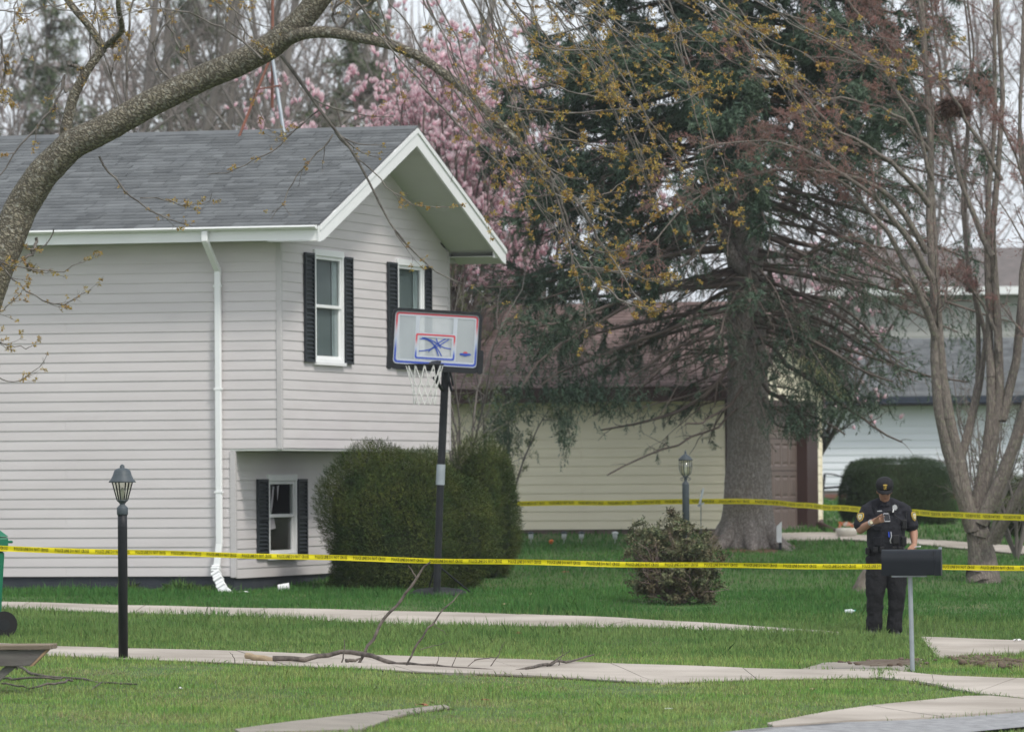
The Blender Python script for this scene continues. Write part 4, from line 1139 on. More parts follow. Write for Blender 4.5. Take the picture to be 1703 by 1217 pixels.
# needle sprays
def spray(n=13, seed=0):
    rg = np.random.default_rng(seed); V = []; Fc = []
    for k in range(n):
        t = k/n; a = rg.uniform(0, 6.28); d = nrm(np.array([math.cos(a), math.sin(a), rg.uniform(.5, 1.1)])); s = nrm(np.cross(d, [0, 0, 1.]))
        b = len(V); o = np.array([0, 0, t]); L = rg.uniform(.28, .42); w = .085
        V += [o-s*w*.5, o+s*w*.5, o+d*L]; Fc.append((b, b+1, b+2))
    return np.array(V), np.array(Fc)
m1 = 100000
c, d = along(Ls[0], m1, .1, 1.0); h = c[:, 2]-zb0
xr = (c[:, 0]-sx); radial = np.hypot(xr, c[:, 1]-SD)
keepp = np.interp(h, [1.8, 3.2, 4.6, 6, 7.5], [.45, .35, .42, .85, 1.])
inner = (radial < np.interp(h, [2, 4.8, 5.6, 6.5], [2.5, 2.0, .6, .15])*np.where(xr < -.7, .55, 1.)) & (rng.uniform(0, 1, m1) < .93)
rightbare = (xr > .3) & (h < 6.2) & (rng.uniform(0, 1, m1) < .72)
left = (xr < -1.2) & (h > 2.0)
keepp = np.where(left, np.maximum(keepp, np.interp(h, [2, 4.5, 6], [.50, .8, 1.])), keepp)
k = (rng.uniform(0, 1, m1) < keepp) & ~inner & ~rightbare
c, d = c[k], d[k]
dd = nrm(d+rng.normal(size=d.shape)*.35+np.array([0, 0, -.45])); parts = []
for s in range(5):
    q = c[s::5]; parts.append(scatter(*spray(10, s), q, rot_to(dd[s::5]), rng.uniform(.15, .26, len(q))*np.interp(q[:, 2]-zb0, [4.5, 6], [1, 1.35])))
# sprays along main tips and on the dead branches' ends
c, d = along(Lb[0], 14000, .12, 1.); h = c[:, 2]-zb0; k = (rng.uniform(0, 1, len(c)) < np.interp(h, [3, 5.2, 6], [.2, .3, 1.])) & ((h > 5.6) | (np.hypot(c[:, 0]-sx, c[:, 1]-SD) > 2.)); c, d = c[k], d[k]
parts.append(scatter(*spray(13, 9), c, rot_to(nrm(d+rng.normal(size=d.shape)*.4)), rng.uniform(.13, .22, len(c))))
c, d = along(Lt[0], 3800, .4, 1.); parts.append(scatter(*spray(11, 10), c, rot_to(nrm(d+rng.normal(size=d.shape)*.4+np.array([0, 0, -.5]))), rng.uniform(.09, .17, len(c))))
# hanging bunches at given places
for (bx, by, dd_, n_, s_) in [(835, 700, 86.5, 260, (.22, .3)), (940, 700, 86, 160, (.12, .28)), (960, 650, 86, 180, (.35, .22)), (1020, 655, 86, 140, (.3, .2)), (880, 640, 86.5, 200, (.35, .28)), (1330, 700, 86.2, 200, (.4, .16)), (1400, 680, 86, 130, (.35, .14)),
                             (1350, 640, 86.2, 260, (.5, .25)), (900, 560, 86.5, 200, (.4, .35)), (960, 590, 86.3, 200, (.5, .3)), (1290, 600, 86.3, 120, (.3, .15)), (1440, 480, 87, 160, (.25, .35)), (1480, 540, 87, 60, (.2, .4)), (1370, 600, 86.3, 150, (.3, .25)), (1430, 650, 86.3, 150, (.35, .2)), (1330, 560, 86.3, 120, (.3, .2)), (1600, 560, 87.5, 110, (.25, .45)), (1610, 440, 87.5, 100, (.2, .3))]:
    cc = P(bx, by, dd_)+rng.normal(size=(n_, 3))*np.array([s_[0], .3, s_[1]])*.75
    parts.append(scatter(*spray(12, n_), cc, rot_to(nrm(rng.normal(size=(n_, 3))*.45+np.array([0, 0, -1]))), rng.uniform(.12, .22, n_)))
VF = join_np(parts); to_tree(spruce, "needle_sprays", VF, M_need, kind='stuff'); print("spruce tris", len(VF[1]))

# ------------------------------------------------------------------ crabapple at the right
cbp = G(1635, 968); CD = cbp[1]
crab = thing("crabapple_tree", "multi stemmed bare crabapple with reddish buds and long arching twigs at the right", "tree", cbp)
CL = [([(1636, 975), (1634, 930), (1626, 885), (1619, 850)], (36, 19), 0),
      ([(1618, 880), (1600, 820), (1578, 750), (1562, 680), (1556, 600), (1556, 520), (1550, 440), (1545, 360), (1548, 250), (1540, 130), (1530, 0), (1525, -120)], (17, 4), -.2),
      ([(1556, 560), (1535, 500), (1505, 440), (1470, 380), (1420, 320), (1370, 280), (1330, 270)], (9, 2), -.9),
      ([(1552, 470), (1530, 420), (1500, 370), (1460, 330), (1390, 270), (1330, 235), (1240, 228), (1160, 250)], (8, 1.6), -1.6),
      ([(1545, 420), (1515, 360), (1470, 310), (1400, 285), (1310, 290), (1220, 300), (1140, 340), (1090, 400)], (7, 1.4), -1.2),
      ([(1548, 340), (1500, 280), (1440, 240), (1370, 200), (1300, 130), (1220, 90)], (6, 1.3), -1.8),
      ([(1622, 860), (1640, 800), (1652, 730), (1662, 650), (1660, 560), (1655, 470), (1650, 390), (1660, 280), (1668, 160), (1660, 20), (1650, -120)], (14, 4), .3),
      ([(1654, 430), (1620, 350), (1590, 260), (1570, 160), (1555, 60), (1540, -60)], (7, 2), .1),
      ([(1630, 870), (1665, 800), (1700, 700), (1730, 600), (1760, 480), (1790, 300), (1820, 100)], (16, 5), -.3),
      ([(1650, 900), (1680, 850), (1720, 780), (1780, 700), (1850, 600)], (11, 4), -1.),
      ([(1665, 700), (1690, 600), (1700, 480), (1712, 360), (1695, 240), (1700, 80), (1705, -80)], (10, 2.5), .5),
      ([(1590, 790), (1612, 720), (1630, 640), (1640, 560), (1610, 450), (1600, 340), (1610, 230), (1620, 80), (1600, -60)], (8, 2), .8),
      ([(1664, 600), (1640, 520), (1600, 470), (1560, 460), (1520, 490)], (5, 1.4), .4),
      ([(1550, 300), (1520, 200), (1480, 120), (1420, 70), (1350, 60)], (5, 1.2), -1),
      ([(1662, 300), (1610, 200), (1570, 120), (1500, 60), (1450, 30)], (5, 1.3), -.4),
      ([(1540, 250), (1480, 190), (1400, 160), (1320, 190), (1260, 240)], (4, 1.1), -1.4),
      ([(1548, 200), (1500, 110), (1430, 30), (1380, -40)], (4, 1.5), -.6),
      ([(1760, 480), (1720, 380), (1690, 260), (1640, 150)], (6, 2), -.6)]
rg = np.random.default_rng(8); cp = []; cr = []; tk = []
for i, (pts_, (r0, r1), dz) in enumerate(CL):
    d = (CD+dz*.3, CD+dz*1.3) if i else (CD, CD); q = pl(pts_, d); r = (r1+(r0-r1)*(1-np.linspace(0, 1, len(q)))**1.5)*.84/F*CD
    if i < 2 or i in (6, 8, 9, 10, 11): tk.append(bark_trunk(q, r, 18, .03, i, ring=.06))
    q, r = resample(q, r, 16); cp.append(wiggle(q, .02, rg)); cr.append(r)
to_tree(crab, "trunk", join_np(tk), M_cbark, True)
cp = np.array(cp); cr = np.array(cr)
A1 = fam(cp[1:], cr[1:], 12, 9, .10, (-.03, 0, .015), t0=.30, ang=(20, 55), lr=(.12, .40), rr=.34, rmin=.005, lend=.55, up=(-.2, 0, .1))
A2 = fam(A1[0], A1[1], 10, 6, .15, (0, 0, .03), t0=.1, ang=(25, 60), lr=(.22, .5), rr=.5, rmin=.0032, lend=.6)
A3 = fam(A2[0], A2[1], 6, 4, .17, (0, 0, .03), t0=.15, ang=(25, 65), lr=(.25, .55), rr=.7, rmin=.0024, lend=.7)
to_tree(crab, "branches", tube_mesh([(cp, cr), A1], 6), M_cbark)
to_tree(crab, "twigs", tube_mesh([A2, A3], 3), M_ctwig)
c, d = along(A3[0], 26000, .2, 1.); c2, _ = along(A2[0], 5000, .2, 1.); c = np.concatenate([c, c2, A3[0][:, -1]])
to_tree(crab, "buds", scatter(*burst(4, 77), c, rot_to(rand_dirs(len(c))), rng.uniform(.012, .026, len(c))), M_cbud, kind='stuff')
# nest in a fork
M_nest = mat("nest_twig", (.10, .06, .045), .95, (.14, .09, .07), 5, .6)
nc = P(1588, 178, CD-.1); n = 500; a = rng.uniform(0, 6.28, n); rr_ = rng.uniform(.10, .19, n)
p0 = nc+np.stack([np.cos(a)*rr_, np.sin(a)*rr_, rng.uniform(-.12, .08, n)], -1); dv = nrm(np.stack([-np.sin(a), np.cos(a), rng.normal(size=n)*.3], -1)+rng.normal(size=(n, 3))*.4)
V, Fq = tubes_np(p0-dv*.11, p0+dv*.11, np.full(n, .005), np.full(n, .003), 3)
nest = link("bird_nest", mesh_np("bird_nest", V-nc, Fq), M_nest, None, nc); tag(nest, "dark bird nest of twigs in the bare crabapple crown", "nest")

# ------------------------------------------------------------------ magnolias
def petal_bloom():
    V = []; Fc = []; T = []
    for k in range(6):
        a = k*math.pi/3; r1, r2 = .30, .36+.1*(k % 2)
        for (rr, z, w) in ((.06, 0, .10), (r1, .45, .26), (r2*.75, 1.0, .10)):
            for s in (-1, 1):
                aa = a+s*w/max(rr, .12)*.6; V.append((rr*math.cos(aa), rr*math.sin(aa), z)); T.append(z)
        b = k*6; Fc += [(b, b+1, b+3, b+2), (b+2, b+3, b+5, b+4)]
    return np.array(V), np.array(Fc), np.array(T)
def blossoms(t, C, smin, smax):
    tv, tf, tt = petal_bloom(); d = nrm(rng.normal(size=C.shape)*.45+np.array([0, 0, 1.]))
    V, Fq = scatter(tv, tf, C, rot_to(d), rng.uniform(smin, smax, len(C)))
    o = to_tree(t, "blossoms", (V, Fq), M_bloom, kind='stuff')
    at = o.data.attributes.new("tip", 'FLOAT', 'POINT'); at.data.foreach_set("value", np.tile(tt, len(C)).astype(np.float32))
def magnolia(name_label, base, stems, ell, nb, k1, seed, cond=None, r0=.07):
    t = thing("magnolia_tree", name_label, "tree", base)
    rg = np.random.default_rng(seed); n = stems; az = rg.uniform(0, 6.28, n)
    S0 = np.tile(base, (n, 1))+rg.normal(size=(n, 3))*np.array([.15, .15, 0]); c, R = ell
    tgt = np.array(c)+nrm(rg.normal(size=(n, 3)))*np.array(R)*.8; tgt[:, 2] = np.maximum(tgt[:, 2], c[2]-R[2]*.2)
    d = tgt-S0; L = np.linalg.norm(d, axis=1)
    B0 = grow(S0, d/L[:, None], L, np.full(n, .07), 12, .05, (0, 0, .01), .15)
    B1 = fam(B0[0], B0[1], k1, 8, .10, (0, 0, .05), t0=.3, ang=(20, 50), lr=(.2, .45), rr=.5, rmin=.010, lend=.5)
    B2 = fam(B1[0], B1[1], 5, 5, .12, (0, 0, .07), t0=.2, ang=(25, 55), lr=(.25, .5), rr=.5, rmin=.006, lend=.6)
    B3 = fam(B2[0], B2[1], 3, 4, .14, (0, 0, .08), t0=.2, ang=(25, 55), lr=(.3, .6), rr=.6, rmin=.004, lend=.7)
    to_tree(t, "trunk", tube_mesh([B0], 8), M_mag, True); to_tree(t, "twigs", tube_mesh([B1, B2, B3], 3), M_mag)
    T = np.concatenate([B3[0][:, -1], B2[0][:, -1]]); T = T[rg.permutation(len(T))]
    if cond is not None: T = T[cond(T)]; T = T[rng.uniform(0, 1, len(T)) < .9]
    blossoms(t, T[:nb], .075, .135); print("magnolia tips", len(T))
    return t
def px_of(p): return p[:, 0]/p[:, 1]*F+CW/2, CH/2+192-(p[:, 2]/p[:, 1]*F)
mb_ = GP(P(720, 700, 96)[0], 96.)
c = P(665, 245, 96); magnolia("big magnolia full of pink blossoms rising behind the grey shingle roof", mb_, 36, (c, (2.15, 2.0, 1.7)), 5000, 9, 31, cond=lambda T: px_of(T)[1] < 480)
c2 = P(855, 255, 99); magnolia("taller magnolia with pink blossoms between the roof peak and the spruce", GP(c2[0], 99.), 24, (c2, (1.6, 1.6, 2.2)), 2500, 8, 35, cond=lambda T: px_of(T)[1] < 460)
c3 = P(1400, 460, 101); magnolia("sparse magnolia with pink blossoms showing through the spruce branches", GP(P(1322, 700, 104.)[0], 104.), 14, (c3, (1.2, 1.2, 1.7)), 380, 7, 41)

# ------------------------------------------------------------------ bare woodland trees
def bare_tree(px, top_px, d, r0, seed, stems=1, label="", lean=0., spread=1., dens=1., leafcol=None, mt=None):
    r0 *= .68; b = GP(P(px, 700, d)[0], d); h = P(px, top_px, d)[2]-b[2]; rg = np.random.default_rng(seed)
    t = thing("bare_tree", label, "tree", b, 0, "leafless trees of the woodland behind the houses")
    n = stems; S0 = np.tile(b, (n, 1)); D0 = np.stack([rg.normal(size=n)*.10*(1+.8*(n > 1))+lean, rg.normal(size=n)*.1, np.ones(n)], -1)
    B0 = grow(S0, D0, np.full(n, h), np.full(n, r0), 14, .035, (0, 0, .03), .12)
    B1 = fam2(B0, int(22*dens), 10, .09, (0, 0, .05), t0=.30, ang=(25, 60), lr=(.20, .42), rr=.34, rmin=.016, lend=.35, sp=spread)
    B2 = fam2(B1, 8, 6, .12, (0, 0, .03), t0=.15, ang=(25, 60), lr=(.25, .5), rr=.45, rmin=.009, lend=.5)
    B3 = fam2(B2, 7, 4, .15, (0, 0, .02), t0=.15, ang=(25, 65), lr=(.3, .6), rr=.55, rmin=.006, lend=.6)
    to_tree(t, "trunk", tube_mesh([B0], 10), M_gbark, True)
    to_tree(t, "branches", tube_mesh([B1, B2], 4), M_gbark); to_tree(t, "twigs", tube_mesh([B3], 3), mt or M_gtwig)
    return t
def fam2(par, k, S, wob, trop, sp=1., **kw):
    p, d, L, r = sprout(par[0], par[1], k, **kw); return grow(p, d, np.clip(L*sp, .1, 9), r, S, wob, trop)
BT = [(-60, -420, 132, .22, 1, "grey leafless tree at the far left above the roof"),
      (60, -380, 150, .24, 1, "leafless tree behind the left end of the grey roof"),
      (150, -480, 128, .26, 2, "forked leafless tree behind the maple limb"),
      (255, -380, 160, .22, 1, "thin leafless tree behind the roof near the maple limb"),
      (330, -420, 135, .22, 3, "many stemmed leafless tree behind the middle of the grey roof"),
      (395, -380, 118, .28, 1, "darker leafless tree with thick trunk left of the roof antenna"),
      (470, -400, 150, .2, 2, "leafless tree directly behind the roof antenna"),
      (560, -420, 140, .22, 2, "leafless tree behind the pink magnolia crown"),
      (640, -260, 125, .3, 1, "dark leafless tree between the two magnolias"),
      (790, -150, 145, .2, 1, "leafless tree behind the tall magnolia"),
      (1530, -360, 162, .12, 2, "slender leafless tree behind the crabapple"),
      (1620, -420, 166, .14, 1, "tall leafless tree behind the right side of the crabapple"),
      (1700, -380, 159, .12, 2, "leafless tree at the right edge of the view"),
      (1420, -150, 150, .18, 1, "leafless tree glimpsed right of the spruce crown")]
for i, (px, tp, d, r0, st_, lb) in enumerate(BT):
    bare_tree(px, tp, d, r0, 100+i, st_, lb, dens=1.0 if px < 1000 else .8)
# the fuzzy mass of far twigs
n = 9000; y = rng.uniform(165, 185, n); x = rng.uniform(-1, 1, n)*y*.115; zz = rng.uniform(0, 1, n)**1.3*13.5
x[:6200] = rng.uniform(-.115, -.0, 6200)*y[:6200]
p0 = np.stack([x, y, zz-.5], -1); dv = nrm(rng.normal(size=(n, 3))*.55+np.array([0, 0, 1.]))
L = rng.uniform(.8, 3., n)[:, None]; V, Fq = tubes_np(p0, p0+dv*L, rng.uniform(.015, .05, n), np.full(n, .006), 3)
tag(link("woodland", mesh_np("woodland", V, Fq), M_gtwig), "far off mass of leafless brown woodland behind the houses", "woodland", kind='stuff')

# blurred pines at the back
M_pine = mat("pine_foliage", (.10, .13, .075), .85, (.13, .15, .09), 1.1, .7, island=.35)
def pine(px, top, d, w, seed, label):
    b = GP(P(px, 700, d)[0], d); h = P(px, top, d)[2]-b[2]; t = thing("pine_tree", label, "tree", b, 0, "evergreens among the leafless woodland trees")
    rg = np.random.default_rng(seed); n = 90; hh = rg.uniform(.25, 1, n)*h; az = rg.uniform(0, 6.28, n)
    S0 = np.tile(b, (n, 1)); S0[:, 2] += hh; D0 = np.stack([np.cos(az), np.sin(az), rg.uniform(-.1, .35, n)], -1)
    B = grow(S0, D0, w*np.interp(hh/h, [.25, .5, 1], [.9, 1, .12])*rg.uniform(.6, 1.1, n), np.full(n, .04), 8, .08, (0, 0, .01), .3)
    tk = grow(b[None], np.array([[0, 0, 1.]]), np.array([h]), np.array([.22]), 10, .01, (0, 0, 0), .1)
    to_tree(t, "trunk", tube_mesh([tk, B], 5), M_gbark)
    s1 = fam2(B, 9, 4, .1, (0, 0, 0), t0=.2, ang=(30, 60), lr=(.2, .4), rr=.4, rmin=.01, lend=.4)
    c, dd = along(s1[0], 3300, .1, 1.); to_tree(t, "needles", scatter(*spray(8, seed), c, rot_to(nrm(dd+rg.normal(size=dd.shape)*.5)), rg.uniform(.25, .42, len(c))), M_pine, kind='stuff')
pine(335, -60, 150, 3.0, 1, "hazy green pine behind the roof left of the antenna")
pine(600, -40, 140, 2.4, 2, "dull green pine behind the left magnolia crown")
pine(90, -50, 165, 2.4, 3, "faint green pine far behind the left end of the roof")

# ------------------------------------------------------------------ shrubs
M_yew = mat("yew_foliage", (.028, .054, .013), .75, (.078, .096, .022), 3.2, .8, island=.5, isl_hue=.03, spec=.2)
M_yewin = mat("yew_shaded_core", (.022, .032, .012), .95)  # darker copy of the foliage: shade inside the bush put into the colour
M_hedge = mat("hedge_foliage", (.026, .050, .020), .75, (.040, .065, .025), 1.6, .7, island=.35, isl_hue=.02, spec=.2)
M_boxw = mat("shrub_foliage", (.095, .12, .055), .75, (.125, .10, .06), 5, .9, island=.45, isl_hue=.03)
def lumps(u, seed, amp):
    rg = np.random.default_rng(seed); o = np.zeros(len(u))
    for k in range(14): a = nrm(rg.normal(size=3)); o += np.sin(u@a*rg.uniform(3, 9)+rg.uniform(0, 6.28))
    return 1+amp*o/3.7
def shrub(name, label, cat, base, R, n, m, size, seed, amp=.10, shell=.16, flat=1.0, z0=-.55, leaf=None, core=True, stem=None, upb=.3, group=None, clump=38):
    """dense shrub: sprigs in the outer shell of a lumpy body"""
    t = thing(name, label, cat, base, 0, group); rg = np.random.default_rng(seed)
    u = nrm(rg.normal(size=(n, 3))); u = u[u[:, 2] > z0]; uu = np.sign(u)*np.abs(u)**flat; uu = uu if flat != 1 else u
    c = np.array(base)+np.array([0, 0, R[2]*-z0*.98])
    k = lumps(u, seed, amp)*(1-shell*rg.uniform(0, 1, len(u))**1.5)
    C_ = c+uu*np.array(R)*k[:, None]; C_ = C_+rg.normal(size=C_.shape)*.012
    if clump:
        nc_ = max(60, len(u)//clump); cu_ = nrm(rg.normal(size=(nc_, 3))); cu_ = cu_[cu_[:, 2] > z0]; nc_ = len(cu_); uc = np.sign(cu_)*np.abs(cu_)**flat if flat != 1 else cu_
        kc = lumps(cu_, seed, amp)*rg.uniform(1-shell*.75, 1.06, nc_); cc_ = c+uc*np.array(R)*kc[:, None]; ix = rg.integers(0, nc_, len(u))
        dd_ = nrm(cu_[ix]*1.1+rg.normal(size=u.shape)*.75); rr_2 = rg.uniform(.02, 1, len(u))**.6*.12*float(np.mean(R)); C_ = np.where((rg.uniform(0, 1, len(u)) < .8)[:, None], cc_[ix]-cu_[ix]*.06+dd_*rr_2[:, None], C_); u = np.where(True, dd_, u)
    d = nrm(u*.8+rg.normal(size=u.shape)*.4+np.array([0, 0, upb]))
    tv, tf = leaf or spray(7, seed); to_tree(t, "foliage", scatter(tv, tf, C_, rot_to(d), rg.uniform(size[0], size[1], len(C_))), m, kind='stuff')
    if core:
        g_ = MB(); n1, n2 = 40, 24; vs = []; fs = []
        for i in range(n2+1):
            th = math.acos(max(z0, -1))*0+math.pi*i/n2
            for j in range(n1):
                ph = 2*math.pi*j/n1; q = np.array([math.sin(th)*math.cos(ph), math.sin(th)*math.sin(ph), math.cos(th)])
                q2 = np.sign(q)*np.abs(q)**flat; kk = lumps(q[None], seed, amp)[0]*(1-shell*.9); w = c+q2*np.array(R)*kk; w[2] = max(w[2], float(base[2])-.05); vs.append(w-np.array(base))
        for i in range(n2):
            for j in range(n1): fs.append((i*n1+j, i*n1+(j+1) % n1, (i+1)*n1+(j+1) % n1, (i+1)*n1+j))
        g_.add(vs, fs, True); g_.build("shaded_core", M_yewin, t)  # solid core with the shade of less lit inner leaves painted in
    return t
yb = G(672, 968); yb = GP(P(672, 900, 76.3)[0], 76.3)
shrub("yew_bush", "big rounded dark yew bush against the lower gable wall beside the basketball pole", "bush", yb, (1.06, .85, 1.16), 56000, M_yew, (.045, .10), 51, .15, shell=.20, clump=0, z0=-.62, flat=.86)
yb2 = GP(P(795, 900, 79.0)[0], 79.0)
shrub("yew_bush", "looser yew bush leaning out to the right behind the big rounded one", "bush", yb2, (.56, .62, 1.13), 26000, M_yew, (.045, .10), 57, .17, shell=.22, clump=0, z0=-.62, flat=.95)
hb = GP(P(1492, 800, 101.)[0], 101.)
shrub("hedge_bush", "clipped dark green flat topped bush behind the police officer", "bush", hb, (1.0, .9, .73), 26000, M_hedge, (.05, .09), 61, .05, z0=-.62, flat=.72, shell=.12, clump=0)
hb2 = GP(P(1712, 800, 92.)[0], 92.)
shrub("hedge_bush", "brownish green bush partly hidden by the crabapple trunk at the right edge", "bush", hb2, (.62, .6, .62), 9000, M_yew, (.05, .10), 62, .1, z0=-.6)
sh = G(1122, 1004)
def leafv():
    V = []; Fc = []; rg = np.random.default_rng(5)
    for k in range(5):
        a = rg.uniform(0, 6.28); d = nrm(np.array([math.cos(a), math.sin(a), rg.uniform(.1, .9)])); s = nrm(np.cross(d, [0, 0, 1.])); o = np.array([0, 0, k*.16]); b = len(V)
        V += [o, o+d*.3+s*.14, o+d*.6, o+d*.3-s*.14]; Fc.append((b, b+1, b+2, b+3))
    return np.array(V), np.array(Fc)
bx = shrub("small_shrub", "low tangled shrub with dull olive and reddish leaves in front of a lamp post", "shrub", sh, (.60, .52, .60), 9500, M_boxw, (.04, .09), 71, .20, shell=.8, z0=-.75, leaf=leafv(), core=False)
n = 70; az = rng.uniform(0, 6.28, n); D0 = np.stack([np.cos(az)*.8, np.sin(az)*.8, rng.uniform(.3, 1.6, n)], -1)
B0 = grow(np.tile(sh, (n, 1))+rng.normal(size=(n, 3))*.05*[1, 1, 0], D0, rng.uniform(.5, .98, n), np.full(n, .009), 7, .12, (0, 0, .05), .35)
B1 = fam2(B0, 8, 4, .15, (0, 0, .05), t0=.2, ang=(25, 60), lr=(.2, .5), rr=.6, rmin=.003, lend=.6)
to_tree(bx, "twigs", tube_mesh([B0, B1], 3), M_ctwig)
# thin leafless bushes between house and garage
M_green = mat("spring_leaf", (.13, .17, .045), .8, (.10, .13, .05), 2, .6, island=.3, transl=.3)
def thin_bush(px, d, n, h, seed, label, leaves=0, lean=.3, group="thin leafless bushes between the house and the garage"):
    b = GP(P(px, 800, d)[0], d); t = thing("thin_bush", label, "bush", b, 0, group); rg = np.random.default_rng(seed); az = rg.uniform(0, 6.28, n)
    D0 = np.stack([np.cos(az)*lean, np.sin(az)*lean, np.ones(n)], -1)
    B0 = grow(np.tile(b, (n, 1)), D0, h*rg.uniform(.6, 1.05, n), np.full(n, .028), 10, .09, (0, 0, .02), .2)
    B1 = fam2(B0, 9, 6, .12, (0, 0, .03), t0=.2, ang=(20, 55), lr=(.2, .4), rr=.5, rmin=.007, lend=.5)
    B2 = fam2(B1, 5, 4, .14, (0, 0, .03), t0=.2, ang=(25, 60), lr=(.25, .5), rr=.6, rmin=.0045, lend=.6)
    to_tree(t, "stems", tube_mesh([B0], 6), M_gbark, True); to_tree(t, "twigs", tube_mesh([B1, B2], 3), M_gbark)
    if leaves:
        c, d_ = along(B2[0], leaves, .2, 1., .02); to_tree(t, "buds", scatter(*burst(4, seed), c, rot_to(rand_dirs(len(c))), rg.uniform(.02, .04, len(c))), M_green, kind='stuff')
    return t
thin_bush(768, 84, 9, 4.6, 81, "thin bush with green buds beside the gable corner post", 2600, .22)
thin_bush(812, 88, 4, 3.4, 82, "thin bush with green buds in front of the brown garage roof", 3200, .32)
thin_bush(1640, 90, 9, 3.2, 84, "leafless bush behind the crabapple trunk in front of the white house", 300, .35, None)
thin_bush(1690, 84, 8, 2.6, 85, "spindly bush with green buds at the right edge near the far walk", 700, .35, None)
# ================================================================== THINGS IN THE YARDS
M_black = mat("black_metal", (.012, .014, .016), .5, (.020, .022, .025), 8, .5, spec=.25)
M_lampm = mat("grey_lamp_metal", (.05, .065, .075), .5, (.075, .09, .10), 8, .6)
M_lglass = glass("lamp_glass", (.86, .87, .80), .18, .08)
M_bulb = mat("bulb_glass", (.75, .74, .66), .3)
M_paper = mat("white_litter", (.80, .80, .80), .8)

# ------------------------------------------------------------------ lamp post in front of the house
lp = G(205, 1097); s = lp[1]/F
Hh = P(205, 773, lp[1])[2]-lp[2]
lamp = thing("lamp_post", "black lamp post with tapered glass lantern standing at the sidewalk in front of the house", "lamp post", lp)
MB().lathe([(.046, -.1), (.046, Hh-.6), (.046, Hh-.46)], 20).build("post", M_black, lamp)
MB().lathe([(.050, Hh-.48), (.054, Hh-.47), (.054, Hh-.41), (.046, Hh-.40), (.034, Hh-.39), (.024, Hh-.375), (.035, Hh-.36), (.052, Hh-.345), (.058, Hh-.335)], 20).build("collar", M_lampm, lamp)
z0, z1 = Hh-.335, Hh-.16; r0, r1 = .052, .100
lan = MB()
for k in range(6):
    a = math.pi/3*k+.26; lan.bar((r0*math.cos(a), r0*math.sin(a), z0), (r1*math.cos(a), r1*math.sin(a), z1), .010, .010)
lan.lathe([(r1+.008, z1-.008), (r1+.008, z1)], 6, sq=None)
lf = lan.build("lantern_frame", M_black, lamp)
for k in range(6):
    a = math.pi/3*k+.26; b = a+math.pi/3
    MB().add([(r0*math.cos(a), r0*math.sin(a), z0), (r0*math.cos(b), r0*math.sin(b), z0), (r1*math.cos(b), r1*math.sin(b), z1), (r1*math.cos(a), r1*math.sin(a), z1)], [(0, 1, 2, 3)]).build("glass_pane", M_lglass, lf)
MB().lathe([(.128, Hh-.168), (.130, Hh-.158), (.112, Hh-.14), (.092, Hh-.10), (.078, Hh-.055), (.055, Hh-.035), (.022, Hh-.028), (.024, Hh-.012), (.012, Hh+.004), (.001, Hh+.008)], 24).build("lamp_cap", M_lampm, lamp)
MB().lathe([(.012, z0), (.012, z0+.03), (.018, z0+.04), (.024, z0+.08), (.020, z0+.10), (.004, z0+.12)], 12).build("bulb", M_bulb, lamp)
# ------------------------------------------------------------------ second lamp post behind the shrub
l2 = GP(P(1141, 900, 80.)[0], 80.); H2h = P(1141, 747, 80.)[2]-l2[2]
lamp2 = thing("lamp_post", "grey lamp post with curved caged lantern and pointed finial behind the small shrub", "lamp post", l2)
MB().lathe([(.05, -.1), (.05, H2h-.50), (.045, H2h-.47), (.03, H2h-.455), (.018, H2h-.44), (.018, H2h-.40), (.03, H2h-.39), (.04, H2h-.375)], 16).build("post", M_lampm, lamp2)
MB().lathe([(.10, H2h-.155), (.102, H2h-.145), (.085, H2h-.12), (.055, H2h-.09), (.03, H2h-.075), (.016, H2h-.06), (.018, H2h-.045), (.008, H2h-.02), (.001, H2h)], 20).build("lamp_cap", M_lampm, lamp2)
cg = MB()
for k in range(6):
    a = math.pi/3*k+.2; pf = [(.035, H2h-.375), (.075, H2h-.33), (.090, H2h-.25), (.088, H2h-.155)]
    cg.tube([(r*math.cos(a), r*math.sin(a), z) for r, z in pf], .006, 5)
    cg.tube([(r*math.cos(a), r*math.sin(a), z) for r, z in [(.03, H2h-.39), (.07, H2h-.40), (.075, H2h-.42), (.05, H2h-.44)]], .004, 5)
cg.build("lantern_cage", M_lampm, lamp2)
MB().lathe([(.034, H2h-.37), (.066, H2h-.33), (.078, H2h-.25), (.076, H2h-.157)], 12).build("glass_chimney", M_lglass, lamp2)
MB().lathe([(.016, H2h-.37), (.022, H2h-.30), (.018, H2h-.24), (.003, H2h-.22)], 10).build("bulb", M_bulb, lamp2)

# ------------------------------------------------------------------ basketball hoop
bp = GP(P(727, 900, 72.6)[0], 72.6); bs = 72.6/F
hoop = thing("basketball_hoop", "portable basketball hoop with black pole and red, white and blue clear backboard", "basketball hoop", bp, 0)
def hl(px, py, dy=0.): q = P(px, py, 72.6+dy)-bp; q[1] = dy; return q
topp = hl(741, 612); base = hl(726, 990)
pm = Vector(hl(733, 790))
MB().tube([(base[0], 0, .0), tuple(pm)], .046, 16).build("pole", M_black, hoop)
MB().tube([tuple(pm.lerp(Vector(topp), -.0)), tuple(topp)], .050, 16).build("upper_pole", M_black, hoop)
MB().tube([tuple(Vector(hl(732, 806))), tuple(Vector(hl(733.5, 772)))], .056, 16).build("height_sleeve", M_galv, hoop)
tk_ = MB(); tk_.lathe([(.36, 0), (.38, .03), (.36, .09), (.28, .13), (.10, .15)], 20, (base[0]+.02, .30, -.03)); bb = tk_.build("base_tank", M_black, hoop); bb.scale = (1, 1, 1)
